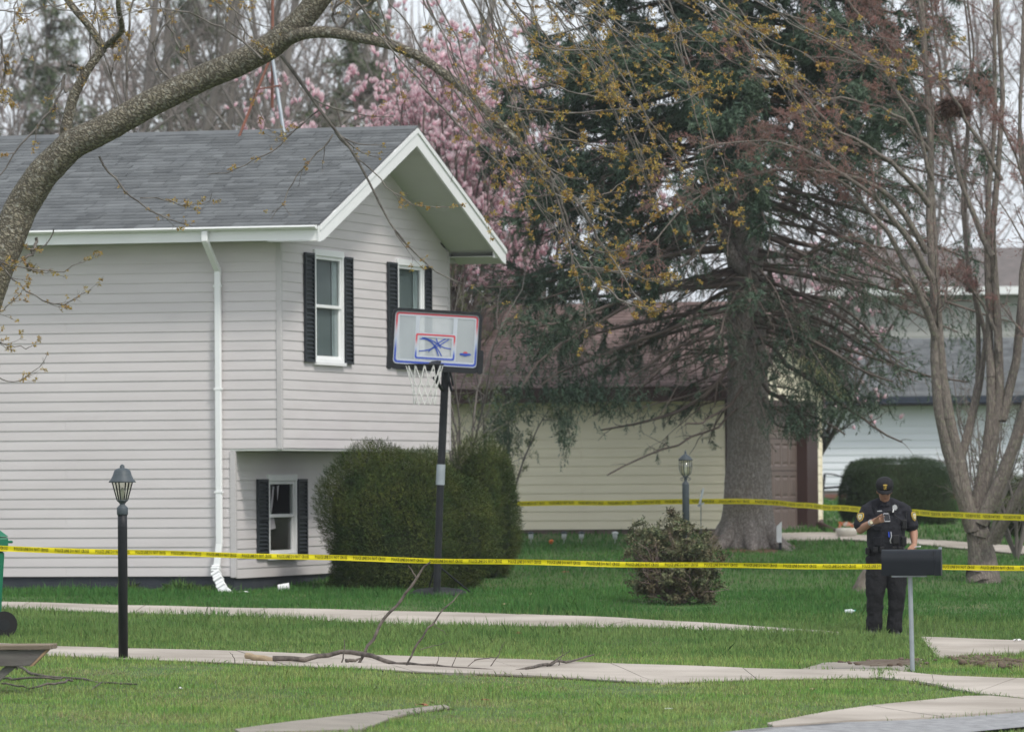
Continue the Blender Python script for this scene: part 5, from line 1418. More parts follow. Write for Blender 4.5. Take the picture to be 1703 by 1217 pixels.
for dx, dy in ((.42, .35), (-.12, .45)): MB().tube([(base[0], .03, .42), (base[0]+dx, dy, .06)], .011, 8).build("brace", M_black, hoop)
# backboard: slightly turned, tilted with the pole
c1 = hl(651, 511, -.55); c2 = hl(800, 520, -.42); c3 = hl(799, 622, -.42); c4 = hl(650, 613, -.55)
BWd = 1.15; BHt = .80
cen = (np.array(c1)+c2+c3+c4)/4
ex = nrm(np.array(c2)-c1); ez = nrm(np.array([-.012, 0, 1.])-ex*ex.dot(np.array([-.012, 0, 1.]))); ey = np.cross(ez, ex)
Rb = Matrix(((ex[0], ey[0], ez[0]), (ex[1], ey[1], ez[1]), (ex[2], ey[2], ez[2])))
BW2 = np.linalg.norm(np.array(c2)-c1)/2; BH2 = (c1[2]-c4[2])/2
def board_obj(mb, name, m, par=hoop):
    me = mb.mesh(name); me.transform(Matrix.Translation(Vector(cen)) @ Rb.to_4x4()); return link(name, me, m, par)
def rrect(x0, x1, z0, z1, r, n=6):
    out = []
    for (cx, cz, a0) in ((x1-r, z1-r, 0), (x0+r, z1-r, 90), (x0+r, z0+r, 180), (x1-r, z0+r, 270)):
        for k in range(n+1): a = math.radians(a0+90*k/n); out.append((cx+r*math.cos(a), cz+r*math.sin(a)))
    return out
def ring(mb, o, i, y0, y1):
    n = len(o); vs = [(a, y0, b) for a, b in o]+[(a, y0, b) for a, b in i]+[(a, y1, b) for a, b in o]+[(a, y1, b) for a, b in i]; f = []
    for k in range(n):
        q = (k+1) % n; f += [(k, q, n+q, n+k), (2*n+k, 3*n+k, 3*n+q, 2*n+q), (k, 2*n+k, 2*n+q, q), (n+k, n+q, 3*n+q, 3*n+k)]
    mb.add(vs, f); return mb
w, h = BW2, BH2
mb = MB(); ring(mb, rrect(-w, w, -h, h, .075), rrect(-w+.035, w-.035, -h+.07, h-.035, .05), -.03, .03); bfr = board_obj(mb, "backboard_frame", M_black)
for sx_ in (-1, 1):
    mb = MB(); mb.prism(rrect(sx_*w-.025 if sx_ > 0 else sx_*w-.04, sx_*w+.04 if sx_ > 0 else sx_*w+.025, -h-.005, -h+.30, .03), -.04, .035); board_obj(mb, "corner_guard", M_black)
# printed border: red above fading through white to blue below
def fade(name, zlo, zhi):
    m = bpy.data.materials.new(name); m.use_nodes = True; nt = m.node_tree; N = nt.nodes; L = nt.links; b = N['Principled BSDF']; b.inputs['Roughness'].default_value = .4
    at = N.new('ShaderNodeAttribute'); at.attribute_name = 'lift'; r = N.new('ShaderNodeValToRGB'); e = r.color_ramp.elements
    e[0].position = .0; e[0].color = (.035, .075, .40, 1); e[1].position = 1; e[1].color = (.52, .07, .09, 1)
    for p_, c_ in ((.28, (.05, .10, .45, 1)), (.48, (.42, .48, .58, 1)), (.62, (.50, .45, .50, 1)), (.80, (.50, .08, .10, 1))):
        q = e.new(p_); q.color = c_
    L.new(at.outputs['Fac'], r.inputs[0]); L.new(r.outputs[0], b.inputs['Base Color']); return m
M_fade = fade("red_white_blue_print", 0, 1); M_bgrey = mat("board_grey_print", (.50, .54, .60), .4); M_bblue = mat("blue_print", (.035, .085, .42), .4); M_bred = mat("red_print", (.52, .06, .06), .4)
def fade_ring(o, i, y0, y1, zlo, zhi, par):
    n = len(o); vs = []; f = []
    for (a, b), (c, d) in zip(o, i): vs += [(a, y0, b), (c, y0, d)]
    # split the long uprights for a smooth change of colour
    mb = MB(); K = 8
    for k in range(n):
        q = (k+1) % n
        for j in range(K):
            t0, t1 = j/K, (j+1)/K
            def L_(A, B, t): return (A[0]+(B[0]-A[0])*t, y0, A[1]+(B[1]-A[1])*t)
            mb.add([L_(o[k], o[q], t0), L_(o[k], o[q], t1), L_(i[k], i[q], t1), L_(i[k], i[q], t0)], [(0, 1, 2, 3)])
    z = [(v[2]-zlo)/(zhi-zlo) for v in mb.v]
    ob = board_obj(mb, "printed_border", M_fade, par)
    at = ob.data.attributes.new("lift", 'FLOAT', 'POINT'); at.data.foreach_set("value", np.array(z, np.float32)); return ob
M_pane = mat("clear_backboard", (.50, .53, .54), .25, (.42, .45, .47), 3, .7)
m = mat('milky_board', (.56, .60, .63), .25, (.50, .54, .57), 3, .6); m.node_tree.nodes['Principled BSDF'].inputs['Alpha'].default_value = .52
mb = MB(); mb.prism(rrect(-w+.034, w-.034, -h+.068, h-.034, .05), -.004, .006); pane = board_obj(mb, "backboard_pane", m)
# milky plate
mb = MB(); ring(mb, rrect(-w+.036, w-.036, -h+.072, h-.036, .048), rrect(-w+.095, w-.085, -h+.135, h-.095, .01), -.008, -.0045); board_obj(mb, "printed_margin", M_bgrey, pane)
fade_ring(rrect(-w+.048, w-.048, -h+.085, h-.050, .04), rrect(-w+.072, w-.070, -h+.112, h-.074, .025), -.0095, -.009, -h+.08, h-.05, pane)
for xx in (-w+.30, w-.36): mb = MB(); mb.box(xx, xx+.052, -.0075, -.0046, -h+.136, h-.096); board_obj(mb, "printed_bar", M_bgrey, pane)
x0, x1, z0_, z1_ = -w+.30, w-.355, -h+.14, .09
mb = MB(); ring(mb, rrect(x0, x1+.04, z0_, z1_, .03), rrect(x0+.055, x1-.015, z0_+.05, z1_-.055, .008), -.0105, -.0080); board_obj(mb, "target_square", M_bgrey, pane)
fade_ring(rrect(x0+.010, x1+.03, z0_+.008, z1_-.010, .025), rrect(x0+.032, x1+.008, z0_+.030, z1_-.032, .015), -.0122, -.012, z0_-.02, z1_-.02, pane)
# blue basketball line drawing in the square
ln = MB(); cx_, cz_ = (x0+x1)/2+.05, z0_+.17
def curve(P0, P1, P2):
    pts = []
    for k in range(11):
        t = k/10; pts.append(((P0[0]*(1-t)**2+2*P1[0]*t*(1-t)+P2[0]*t*t), -.0065, P0[1]*(1-t)**2+2*P1[1]*t*(1-t)+P2[1]*t*t))
    for a, b in zip(pts[:-1], pts[1:]): ln.bar(a, b, .004, .013, up=(0, 0, 1) if abs(b[0]-a[0]) > abs(b[2]-a[2]) else (1, 0, 0))
xa, xb, za, zb_ = x0+.06, x1-.02, z0_+.055, z1_-.06
curve((xa, za+.05), (cx_-.05, za+.06), (xb-.03, zb_)); curve((xa, za+.20), (cx_-.06, za+.24), (cx_+.02, za)); curve((xa+.03, zb_), (cx_-.05, za+.2), (cx_+.06, za)); curve((xa+.05, zb_), (cx_, zb_-.04), (cx_+.04, za+.1)); curve((cx_-.02, zb_), (cx_+.0, za+.10), (xb, za+.10)); curve((cx_+.1, zb_-.0), (cx_+.04, za+.2), (xa+.12, za+.05))
board_obj(ln, "ball_line_drawing", M_bblue, pane)
lg = MB(); lx, lz = w-.19, -h+.235; lg.prism([(lx+.035*math.cos(a), lz+.035*math.sin(a)) for a in np.linspace(0, math.pi, 10)], -.008, -.0062)
board_obj(lg, "red_half_ball_logo", M_bred, pane)
lg = MB(); lg.prism([(lx-.075, lz+.0), (lx-.06, lz+.014), (lx+.06, lz+.014), (lx+.075, lz), (lx+.06, lz-.012), (lx+.03, lz-.014), (lx, lz-.026), (lx-.03, lz-.014), (lx-.06, lz-.012)], -.010, -.0085); board_obj(lg, "blue_logo_band", M_bblue, pane)
# rim, bracket, net
M_net = mat("white_net", (.75, .75, .72), .8)
rc = Vector(hl(706, 606.5, -.82)); rr_ = .235
rim = MB(); rim.tube([rc+Vector((rr_*math.cos(a), rr_*math.sin(a), 0)) for a in np.linspace(0, 2*math.pi, 33)], .010, 8); rimo = rim.build("rim", M_black, hoop)
MB().bar(rc+Vector((.10, rr_*.8, 0)), Vector(cen)+Rb @ Vector((.02, -.01, -h+.12)), .12, .03).build("rim_bracket", M_black, hoop)
net = MB(); nk = 12; lev = [(0, 1.0), (.20, .78), (.30, .66), (.40, .62), (.50, .60)]
for l in range(len(lev)-1):
    za_, ra = lev[l]; zb2_, rb = lev[l+1]
    for k in range(nk):
        a0 = 2*math.pi*(k+.5*(l % 2))/nk
        for sg in (-.5, .5):
            a1 = a0+2*math.pi*sg/nk; j = .012
            net.tube([rc+Vector((rr_*ra*math.cos(a0), rr_*ra*math.sin(a0), -za_)), rc+Vector((rr_*(ra+rb)/2*math.cos((a0+a1)/2)*.98, rr_*(ra+rb)/2*math.sin((a0+a1)/2)*.98, -(za_+zb2_)/2-j)), rc+Vector((rr_*rb*math.cos(a1), rr_*rb*math.sin(a1), -zb2_))], .0050, 4)
net.build("net", M_net, rimo)
arms = MB()
for sx_ in (-.09, .09):
    arms.bar(Vector(hl(742, 640))+Vector((sx_, 0, 0)), Vector(cen)+Rb @ Vector((.06+sx_, .03, -h+.20)), .02, .04); arms.bar(Vector(hl(742, 612))+Vector((sx_, 0, 0)), Vector(cen)+Rb @ Vector((.06+sx_, .03, h*.15)), .02, .04)
arms.build("support_arms", M_black, hoop)
MB().tube([hl(745, 615), hl(747, 635), hl(751, 650, -.05)], .018, 8).build("crank_handle", M_black, hoop)
MB().tube([hl(722, 628, -.5), hl(730, 640, -.35), hl(735, 648, -.2)], .022, 8).build("spring_arm", M_black, hoop)

# ------------------------------------------------------------------ mailbox
mp = G(1518, 1119); MDs = mp[1]; mk = MDs/F
mail = thing("mailbox", "large black arched mailbox on a galvanised pole at the driveway", "mailbox", mp)
def ml(px, py, dy=0): q = P(px, py, MDs+dy)-mp; q[1] = dy; return q
mt_, mb2 = ml(1517, 913)[2], ml(1517, 956)[2]; mx0, mx1 = ml(1467, 935)[0], ml(1566, 935)[0]
MB().tube([(0, 0, -.1), (-.018, 0, mb2)], .022, 14).build("post", M_galv, mail)
hh_ = mt_-mb2; wv = .125
prof = [(-wv, 0), (wv, 0), (wv, hh_*.5)]+[(wv*math.cos(a), hh_*.5+hh_*.5*math.sin(a)) for a in np.linspace(.08, math.pi-.08, 22)]+[(-wv, hh_*.5)]
Mbx = mat("black_mailbox_paint", (.005, .0075, .011), .5, (.008, .011, .015), 5, .5, spec=.22)
bx_ = MB(); bx_.prism(prof, mx0, mx1-.06, 'x'); o = bx_.build("box", Mbx, mail, (0, 0, mb2)); o.rotation_euler = (0, 0, -.13)
prof2 = [(a*1.03, b*1.015-.003) for a, b in prof]
bx_ = MB(); bx_.prism(prof2, mx1-.058, mx1, 'x'); o2_ = bx_.build("door", Mbx, mail, (0, 0, mb2)); o2_.rotation_euler = (0, 0, -.13)
bx_ = MB(); bx_.box(mx0+.09, mx1-.15, -.09, .09, -.016, -.003); bx_.build("bracket", M_galv, mail, (0, 0, mb2))
MB().box(-.018, .012, -.03, .03, hh_-.002, hh_+.018).build("latch", M_galv, mail, (mx1-.01, 0, mb2))
MB().box(-.006, .006, -.13, -.125, .02, .10).build("flag", M_black, mail, (mx1-.09, -.006, mb2+hh_*.5))

# ------------------------------------------------------------------ police tapes
M_tape = mat("yellow_tape", (.88, .76, .02), .45, (.82, .70, .018), 6, .5, transl=.25)
M_ink = mat("tape_black_print", (.015, .014, .006), .6)
fc = bpy.data.curves.new("tape_text", 'FONT'); fc.body = "POLICE LINE DO NOT CROSS"; fc.size = 1.0; fc.offset = .018; fc.resolution_u = 1
fo = bpy.data.objects.new("tape_text", fc); COL.objects.link(fo); bpy.context.view_layer.update()
tm = bpy.data.meshes.new_from_object(fo.evaluated_get(bpy.context.evaluated_depsgraph_get())); bpy.data.objects.remove(fo)
tv = np.array([v.co[:] for v in tm.vertices]); tfc = [tuple(p.vertices) for p in tm.polygons]; tx0, tx1 = tv[:, 0].min(), tv[:, 0].max(); ty0, ty1 = tv[:, 1].min(), tv[:, 1].max()
def tape(label, pix, ds, wdt, tilt, period=.42, seed=1, twist=.12, ty=(.28, .90)):
    q = pl(pix, ds); S = 160; q, _ = resample(q, np.ones(len(q)), S); rg = np.random.default_rng(seed)
    c0 = q.mean(0); L = np.concatenate([[0], np.cumsum(np.linalg.norm(np.diff(q, axis=0), axis=1))])
    tl = tilt+twist*np.sin(L*2.1+seed)+twist*.5*np.sin(L*5.7+1); up = np.stack([np.zeros(S+1), -np.sin(tl), np.cos(tl)], -1); wob = .004*np.sin(L*3.1)[:, None]*np.array([[0, 0, 1]])
    q = q+wob
    def pt(l, v, off=0.):
        p = np.array([np.interp(l, L, q[:, i]) for i in range(3)]); u = np.array([np.interp(l, L, up[:, i]) for i in range(3)])
        i = min(int(np.searchsorted(L, l)), S-1); a = nrm(q[min(i+1, S)]-q[max(i-1, 0)]); nn_ = nrm(np.cross(a, u)); nn_ = nn_ if nn_[1] < 0 else -nn_
        return p+u*(v-.5)*wdt+nn_*off
    t = thing("police_tape", label, "police tape", c0); rows = []; K = 5
    V = []; Fc = []
    for i in range(S+1):
        for k in range(K): V.append(q[i]+up[i]*((k/(K-1))-.5)*wdt-c0+np.array([0, -.004*math.sin(k*1.57+L[i]*3), 0]))
    for i in range(S):
        for k in range(K-1): Fc.append((i*K+k, (i+1)*K+k, (i+1)*K+k+1, i*K+k+1))
    link("ribbon", mesh_np("ribbon", np.array(V), np.array(Fc), True), M_tape, t)
    mb = MB(); l = .05
    while l < L[-1]-period:
        vs = [pt(l+(v[0]-tx0)/(tx1-tx0)*period*.84, ty[0]+(v[1]-ty0)/(ty1-ty0)*(ty[1]-ty[0]), .0055)-c0 for v in tv]
        mb.add(vs, tfc); l += period
    o = mb.build("printed_words", M_ink, t); o.data.polygons.foreach_set("use_smooth", [False]*len(o.data.polygons)); tag(o, kind='stuff')
    return t
tape("near yellow police tape passing in front of the basketball pole and behind the mailbox", [(-120, 905), (0, 912), (205, 918), (470, 925), (720, 932), (1100, 939), (1465, 942), (1830, 945)], [58.9, 59, 59, 60, 60.5, 60.8, 60.8, 60.8], .058, .25, seed=2)
tape("far yellow police tape wrapped around the spruce trunk behind the police officer", [(700, 843), (840, 837), (1000, 836), (1140, 834), (1190, 833), (1240, 833), (1290, 836), (1370, 843), (1520, 852), (1600, 857), (1640, 858), (1703, 861), (1830, 866)], [SD+2.5, SD+2, SD+1, SD, SD-.52, SD-.56, SD-.58, 84, 79, 76.6, 75.9, 75, 73], .080, .1, period=.55, seed=5, ty=(.25, .8))

# ------------------------------------------------------------------ wheelie bin at the left edge
M_gbin = mat("green_bin_plastic", (.012, .16, .085), .45, (.010, .13, .07), 5, .5)
M_rub = mat("rubber", (.018, .018, .018), .8)
bq = G(-43, 1060); wb_ = thing("wheelie_bin", "green wheeled rubbish bin cut off by the left edge of the view", "bin", bq, math.radians(20))
hB = (P(0, 885, bq[1])[2]-bq[2]); mb = MB()
mb.loft([[(-.22, -.26, .06), (.22, -.26, .06), (.22, .26, .06), (-.22, .26, .06)], [(-.26, -.31, hB-.2), (.26, -.31, hB-.2), (.26, .31, hB-.2), (-.26, .31, hB-.2)]], smooth=False)
bevel(mb.build("body", M_gbin, wb_), .03, 3)
mb = MB(); mb.box(-.29, .29, -.34, .34, hB-.2, hB-.05); bevel(mb.build("collar", M_gbin, wb_), .02, 2)
mb = MB(); mb.loft([[(-.30, -.35, hB-.048), (.30, -.35, hB-.048), (.30, .35, hB-.048), (-.30, .35, hB-.048)], [(-.22, -.25, hB+.03), (.22, -.25, hB+.03), (.22, .25, hB+.03), (-.22, .25, hB+.03)]], smooth=False); bevel(mb.build("lid", M_gbin, wb_), .02, 2)
mb = MB(); mb.tube([(.30, -.2, hB-.1), (.36, -.2, hB-.1), (.36, .2, hB-.1), (.30, .2, hB-.1)], .014, 8); mb.build("handle", M_gbin, wb_)
for yy in (-.30, .26):
    mb = MB(); mb.tube([(.25, yy, .14), (.25, yy+.05, .14)], .14, 20); wh_ = mb.build("wheel", M_rub, wb_)
    hbm = MB(); hbm.tube([(.25, yy-.006, .14), (.25, yy+.056, .14)], .06, 12); hbm.build("hub", M_black, wh_)

# ------------------------------------------------------------------ weathered wooden bench, near left corner
M_wood = mat("weathered_wood", (.26, .21, .155), .9, (.16, .13, .10), 4, .8, .4, 40, stretch=(.4, 6, 6))
M_woodg = mat("grey_wood", (.19, .18, .165), .9, (.11, .10, .095), 4, .8, .4, 40, stretch=(.5, 6, 6))
M_woode = mat("fresh_wood_end", (.34, .235, .145), .85, (.28, .19, .12), 6, .6)
bd = 47.5; be = P(92, 1070, bd); bgz = float(gz(be[0], be[1])); bench = thing("wooden_bench", "weathered wooden bench with slanted grey end board reaching in at the lower left corner", "bench", (be[0], be[1], bgz), 0)
zt2 = be[2]-bgz
for k in range(3):
    y0 = -.30+k*.155; mb = MB(); mb.box(-1.9, -.02+k*.012, y0, y0+.145, zt2-.040, zt2); bevel(mb.build("seat_plank", M_wood, bench), .006)
M_ = MB(); M_.prism([(-1.9, zt2-.042), (-.055, zt2-.042), (-.19, zt2-.175), (-1.9, zt2-.175)], -.275, -.235); bevel(M_.build("end_board", M_woodg, bench), .005)
M_ = MB(); M_.prism([(-.055, zt2-.041), (-.03, zt2-.041), (-.165, zt2-.176), (-.19, zt2-.176)], -.28, -.10); M_.build("edge_strip", M_woode, bench)
M_ = MB(); M_.prism([(-.40, zt2-.178), (-.30, zt2-.178), (-.60, -.02), (-.72, -.02)], -.23, -.19); bevel(M_.build("leg", M_woodg, bench), .005)
M_ = MB(); M_.prism([(-1.5, zt2-.178), (-1.4, zt2-.178), (-1.1, -.02), (-1.22, -.02)], -.23, -.19); bevel(M_.build("leg", M_woodg, bench), .005)
for x_ in (-.35, -1.45): M_ = MB(); M_.box(x_-.045, x_+.045, -.185, .14, zt2-.13, zt2-.042); M_.build("cross_beam", M_woodg, bench)

# ------------------------------------------------------------------ fallen branches
M_fall = mat("fallen_branch_bark", (.17, .145, .125), .95, (.06, .052, .046), 14, .7, .6, 40); M_fresh = mat("broken_wood", (.40, .31, .20), .85, (.30, .23, .15), 10, .7, .5, 60)
def gpt(px, py, lift=0., gy=None):
    """point on the ground under px,py ; with gy the height above the ground point seen at (px, gy)"""
    if gy is None: q = G(px, py); q[2] += lift; return q
    q = G(px, gy); return P(px, py, q[1])
fb = thing("fallen_branch", "long broken tree branch lying along the sidewalk with upright forks", "branch", gpt(600, 1104))
def fb_tube(name, pts, rad, m=M_fall, par=fb, n=9, kink=.012, sd=1):
    q = np.array(pts)-np.array(par.location)[None]; S = max(6, len(q)*3); q, r = resample(q, np.array(rad)/F*55*.95, S); rg = np.random.default_rng(sd)
    q = wiggle(q, kink, rg); return MB().tube([tuple(p) for p in q], list(r), n).build(name, m, par)
fb_tube("broken_limb", [gpt(406, 1100, .055), gpt(450, 1102, .05), gpt(510, 1104, .04)], [5.5, 6, 5.5], M_fresh, sd=3)
fb_tube("limb", [gpt(455, 1105, .04), gpt(520, 1106, .04), gpt(560, 1104, .10), gpt(575, 1104, .13), gpt(600, 1106, .08), gpt(660, 1108, .04), gpt(760, 1114, .03), gpt(850, 1118, .03), gpt(900, 1112, .06), gpt(950, 1106, .05), gpt(988, 1104, .09)], [5, 4.5, 4, 4, 4.5, 3.2, 2.2, 2.4, 2.8, 2, 1.2], sd=4)
fb_tube("fork", [gpt(599, 1101, 0, 1106), gpt(625, 1048, 0, 1106), gpt(655, 1004, 0, 1106), gpt(690, 963, 0, 1106), gpt(716, 934, 0, 1106)], [2.6, 2.8, 2.6, 2.2, 1.2], sd=5)
fb_tube("fork", [gpt(692, 960, 0, 1106), gpt(684, 948, 0, 1106), gpt(679, 940, 0, 1106)], [1.5, 1.2, .8], sd=6, kink=.002)
fb_tube("fork", [gpt(675, 1108, 0, 1110), gpt(692, 1070, 0, 1110), gpt(716, 1032, 0, 1110), gpt(740, 1000, 0, 1110), (gpt(768, 982, 0, 1110))], [1.8, 1.8, 1.6, 1.3, .7], sd=7)
for a_, b_, w_ in (((568, 1100), (573, 1062), 1.4), ((575, 1098), (600, 1094), 3.5), ((750, 1130), (790, 1098), 1.6), ((790, 1098), (830, 1092), 1.2), ((745, 1128), (765, 1075), 1.), ((720, 1110), (730, 1090), 1.1), ((815, 1108), (840, 1066), 1), ((905, 1112), (948, 1082), 1.2), ((930, 1106), (935, 1075), .9), ((390, 1104), (382, 1084), .9), ((480, 1110), (455, 1126), 1.), ((700, 1080), (748, 1066), .7), ((720, 1038), (745, 1056), .6)):
    fb_tube("side_twig", [gpt(a_[0], a_[1], 0, 1112), gpt((a_[0]+b_[0])/2+2, (a_[1]+b_[1])/2, 0, 1112), gpt(b_[0], b_[1], 0, 1112)], [w_, w_*.8, w_*.4], n=5, sd=int(a_[0]), kink=.004)
f2 = thing("fallen_branch", "thin crooked fallen branch lying in the grass beside the wooden bench", "branch", gpt(100, 1130))
fb_tube("limb", [gpt(10, 1112, .05), gpt(50, 1124, .04), (gpt(100, 1131, .04)), gpt(140, 1131, .05), gpt(180, 1139, .03), gpt(228, 1143, .03)], [2.6, 2.4, 2.4, 2, 1.8, 1], par=f2, sd=11)
fb_tube("limb", [gpt(-10, 1131, .03), gpt(30, 1136, .03), gpt(80, 1137, .03), gpt(110, 1133, .04)], [2, 1.8, 1.6, 1.2], par=f2, sd=12)
fb_tube("side_twig", [gpt(0, 1142, .02), gpt(40, 1147, .02), gpt(85, 1146, .03), gpt(120, 1141, .05)], [1.4, 1.4, 1.8, 1.8], par=f2, sd=13)
fb_tube("side_twig", [gpt(28, 1117, .03), gpt(35, 1110, .07), gpt(45, 1105, .08)], [1.8, 1.8, 1.2], par=f2, sd=14, kink=.003)
fb_tube("side_twig", [gpt(172, 1140, .03), gpt(162, 1146, .03), gpt(153, 1152, .03)], [1, 1, .6], par=f2, sd=15, kink=.003)

# ------------------------------------------------------------------ stump
st_ = G(1447, 988); stump = thing("tree_stump", "leaning grey split tree stump on the lawn behind the police officer", "stump", st_)
s_ = st_[1]/F
def su(px, py, dy=0): return np.array([(px-1447)*s_, dy, (988-py)*s_])
V, Fq = bark_trunk([su(1443, 998), su(1446, 980), su(1452, 960), su(1460, 935), su(1466, 905)], [.26, .21, .17, .11, .03], 26, .05, 4, ring=.025)
link("wood", mesh_np("wood", V, Fq, True), mat("grey_stump", (.22, .19, .155), .95, (.12, .10, .08), 10, .8, .8, 30, stretch=(1, 1, .3)), stump)

# ------------------------------------------------------------------ patio chair
M_sling = mat("dark_sling_fabric", (.045, .040, .042), .7); cq = P(1400, 826, 121.); cq[2] = float(gz(cq[0], 121.))+.0
cs = 121./F; ch = thing("patio_chair", "dark sling patio chair standing by the white house", "chair", cq)
def cu(px, py, dy=0): return ((px-1400)*cs, dy, (828-py)*cs)
for dy in (-.25, .25):
    MB().tube([cu(1417, 757, dy), cu(1408, 775, dy), cu(1398, 798, dy), cu(1372, 800, dy), cu(1366, 806, dy)], .014, 6).build("frame_rail", M_black, ch)
    MB().tube([cu(1372, 777, dy), cu(1385, 778, dy), cu(1403, 783, dy)], .014, 6).build("armrest", M_black, ch)
    MB().tube([cu(1372, 777, dy), cu(1369, 800, dy), cu(1367, 828, dy)], .014, 6).build("leg", M_black, ch)
    MB().tube([cu(1398, 798, dy), cu(1396, 812, dy), cu(1397, 828, dy)], .014, 6).build("leg", M_black, ch)
MB().add([cu(1417, 756, -.25), cu(1417, 756, .25), cu(1396, 800, .25), cu(1396, 800, -.25), cu(1419, 757, -.25), cu(1419, 757, .25), cu(1398, 801, .25), cu(1398, 801, -.25)], [(0, 1, 2, 3), (7, 6, 5, 4), (0, 4, 5, 1), (2, 6, 7, 3), (1, 5, 6, 2), (0, 3, 7, 4)]).build("back_sling", M_sling, ch)
MB().add([cu(1396, 799, -.25), cu(1396, 799, .25), cu(1370, 801, .25), cu(1370, 801, -.25), cu(1396, 801, -.25), cu(1396, 801, .25), cu(1370, 803, .25), cu(1370, 803, -.25)], [(0, 1, 2, 3), (7, 6, 5, 4), (0, 4, 5, 1), (2, 6, 7, 3), (1, 5, 6, 2), (0, 3, 7, 4)]).build("seat_sling", M_sling, ch)
ch.location[2] += .0

# ------------------------------------------------------------------ small things
M_orange = mat("orange_plastic", (.75, .17, .03), .5); M_redp = mat("red_flower", (.45, .03, .03), .7); M_pot = mat("white_planter", (.60, .58, .52), .8, (.45, .43, .38), 6, .6)
# flower planter beside the driveway
pq = GP(P(1408, 890, 92.)[0], 92.); pot = thing("flower_planter", "whitish round planter with orange and pink flowers on the driveway edge", "planter", pq)
MB().lathe([(.10, -.02), (.15, .03), (.18, .10), (.17, .15), (.14, .16), (.13, .13), (.02, .12)], 18).build("pot", M_pot, pot)
def flower_head(r):
    mb = MB()
    for k in range(7): a = k*.9; mb.add([(0, 0, 0), (r*math.cos(a-.3), r*math.sin(a-.3), r*.4), (r*1.3*math.cos(a), r*1.3*math.sin(a), r*.2), (r*math.cos(a+.3), r*math.sin(a+.3), r*.4)], [(0, 1, 2, 3)])
    return mb
M_pinkp = mat("pink_flower", (.70, .35, .28), .7); rg = np.random.default_rng(3)
for k in range(16):
    m_ = [M_orange, M_pinkp, M_pot][k % 3]; o = flower_head(.035).build("flower", m_, pot, (rg.uniform(-.13, .17), rg.uniform(-.1, .1), rg.uniform(.17, .24))); o.rotation_euler = (1.1+rg.normal()*.3, rg.normal()*.4, rg.uniform(0, 6))
# curved dark drainpipe/log by the garage corner
lg_ = thing("splash_log", "dark brown half pipe lying in the grass at the garage corner", "pipe", GP(P(1385, 880, 95.)[0], 95.))
q0 = np.array(lg_.location)
mb = MB(); pts = [P(1362, 872, 96.)-q0, P(1378, 880, 95.6)-q0, P(1396, 890, 95.2)-q0]; mb.tube(pts, [.06, .065, .07], 10); mb.build("pipe", M_brown, lg_)
mb = MB(); mb.tube([P(1397, 890.5, 95.15)-q0, P(1399, 891, 95.1)-q0], [.074, .074], 10); mb.build("rim", M_black, lg_)
# white marker stake
mq = G(1297, 916); mk_ = thing("marker_stake", "white slant topped marker stake beside the spruce roots", "stake", mq); ms = mq[1]/F
mb = MB(); mb.prism([(-5*ms, 14*ms), (3*ms, 14*ms), (3.5*ms, 49*ms), (-5*ms, 41*ms), (-5.5*ms, 22*ms)], -.012, .012); mb.build("blade", mat("white_plastic", (.72, .74, .76), .5), mk_)
mb = MB(); mb.box(-2*ms, 3*ms, -.014, .014, -.05, 14*ms); mb.build("foot", M_black, mk_)
# solar path lights along the garage wall
def path_light(px, py, d, lab, capc):
    q = GP(P(px, py, d)[0], d); t = thing("path_light", lab, "garden light", q, 0, "small solar path lights along the garage wall")
    MB().lathe([(.012, -.05), (.012, .06), (.035, .07), (.040, .15)], 10).build("lens", mat("frosted_lens", (.62, .66, .66), .3), t); MB().lathe([(.055, .15), (.05, .17), (.02, .185)], 12).build("cap", capc, t)
    return t
path_light(883, 893, 90, "first small path light from the yew bush at the garage wall", M_lampm)
path_light(938, 893, 90, "small path light just right of the orange ball at the garage wall", M_lampm)
path_light(967, 893, 90, "third small path light from the yew bush at the garage wall", M_lampm)
path_light(1023, 892, 90, "small path light left of the lamp post with curved lantern", M_white)
o = MB().ell((0, 0, .03), (.042, .042, .040), 12, 8).build("toy_ball", M_orange, None, tuple(GP(P(917, 893, 89.5)[0], 89.5, .01))); tag(o, "small orange ball in the grass between the garden lights", "ball")
# shepherd hook with red wreath beside the second lamp
hk = GP(P(1166, 890, 86)[0], 86.); hks = 86./F; hook = thing("garden_hook", "thin grey garden hook with metal ornament left of the spruce trunk", "garden ornament", hk)
mb = MB(); mb.tube([(0, 0, -.1), (0, 0, .65), (.01, 0, .95)], .006, 6); mb.build("rod", M_lampm, hook); mb = MB(); mb.bar((-.03, 0, .70), (.04, 0, .98), .012, .03); mb.bar((-.05, 0, .72), (.05, 0, .76), .012, .02); mb.build("ornament", M_galv, hook)
wr = thing("wreath", "dried wreath with red flowers leaning beside the lamp post behind the small shrub", "wreath", GP(P(1172, 885, 85.)[0], 85.))
rg = np.random.default_rng(9); n = 420; a = rg.uniform(0, 6.28, n); c = np.stack([.15*np.cos(a), rg.normal(size=n)*.03, .17+.15*np.sin(a)], -1)+rg.normal(size=(n, 3))*.03
V, Fq = scatter(*spray(6, 5), c, rot_to(rand_dirs(n)), rg.uniform(.05, .09, n)); link("straw", mesh_np("straw", V, Fq), mat("dried_straw", (.20, .15, .07), .9, (.10, .11, .04), 12, .8, island=.4), wr)
for k in range(8): o = flower_head(.04).build("flower", M_redp, wr, (rg.uniform(-.09, .05), -.05, rg.uniform(.08, .26))); o.rotation_euler = (1.3, rg.normal()*.3, rg.uniform(0, 6))
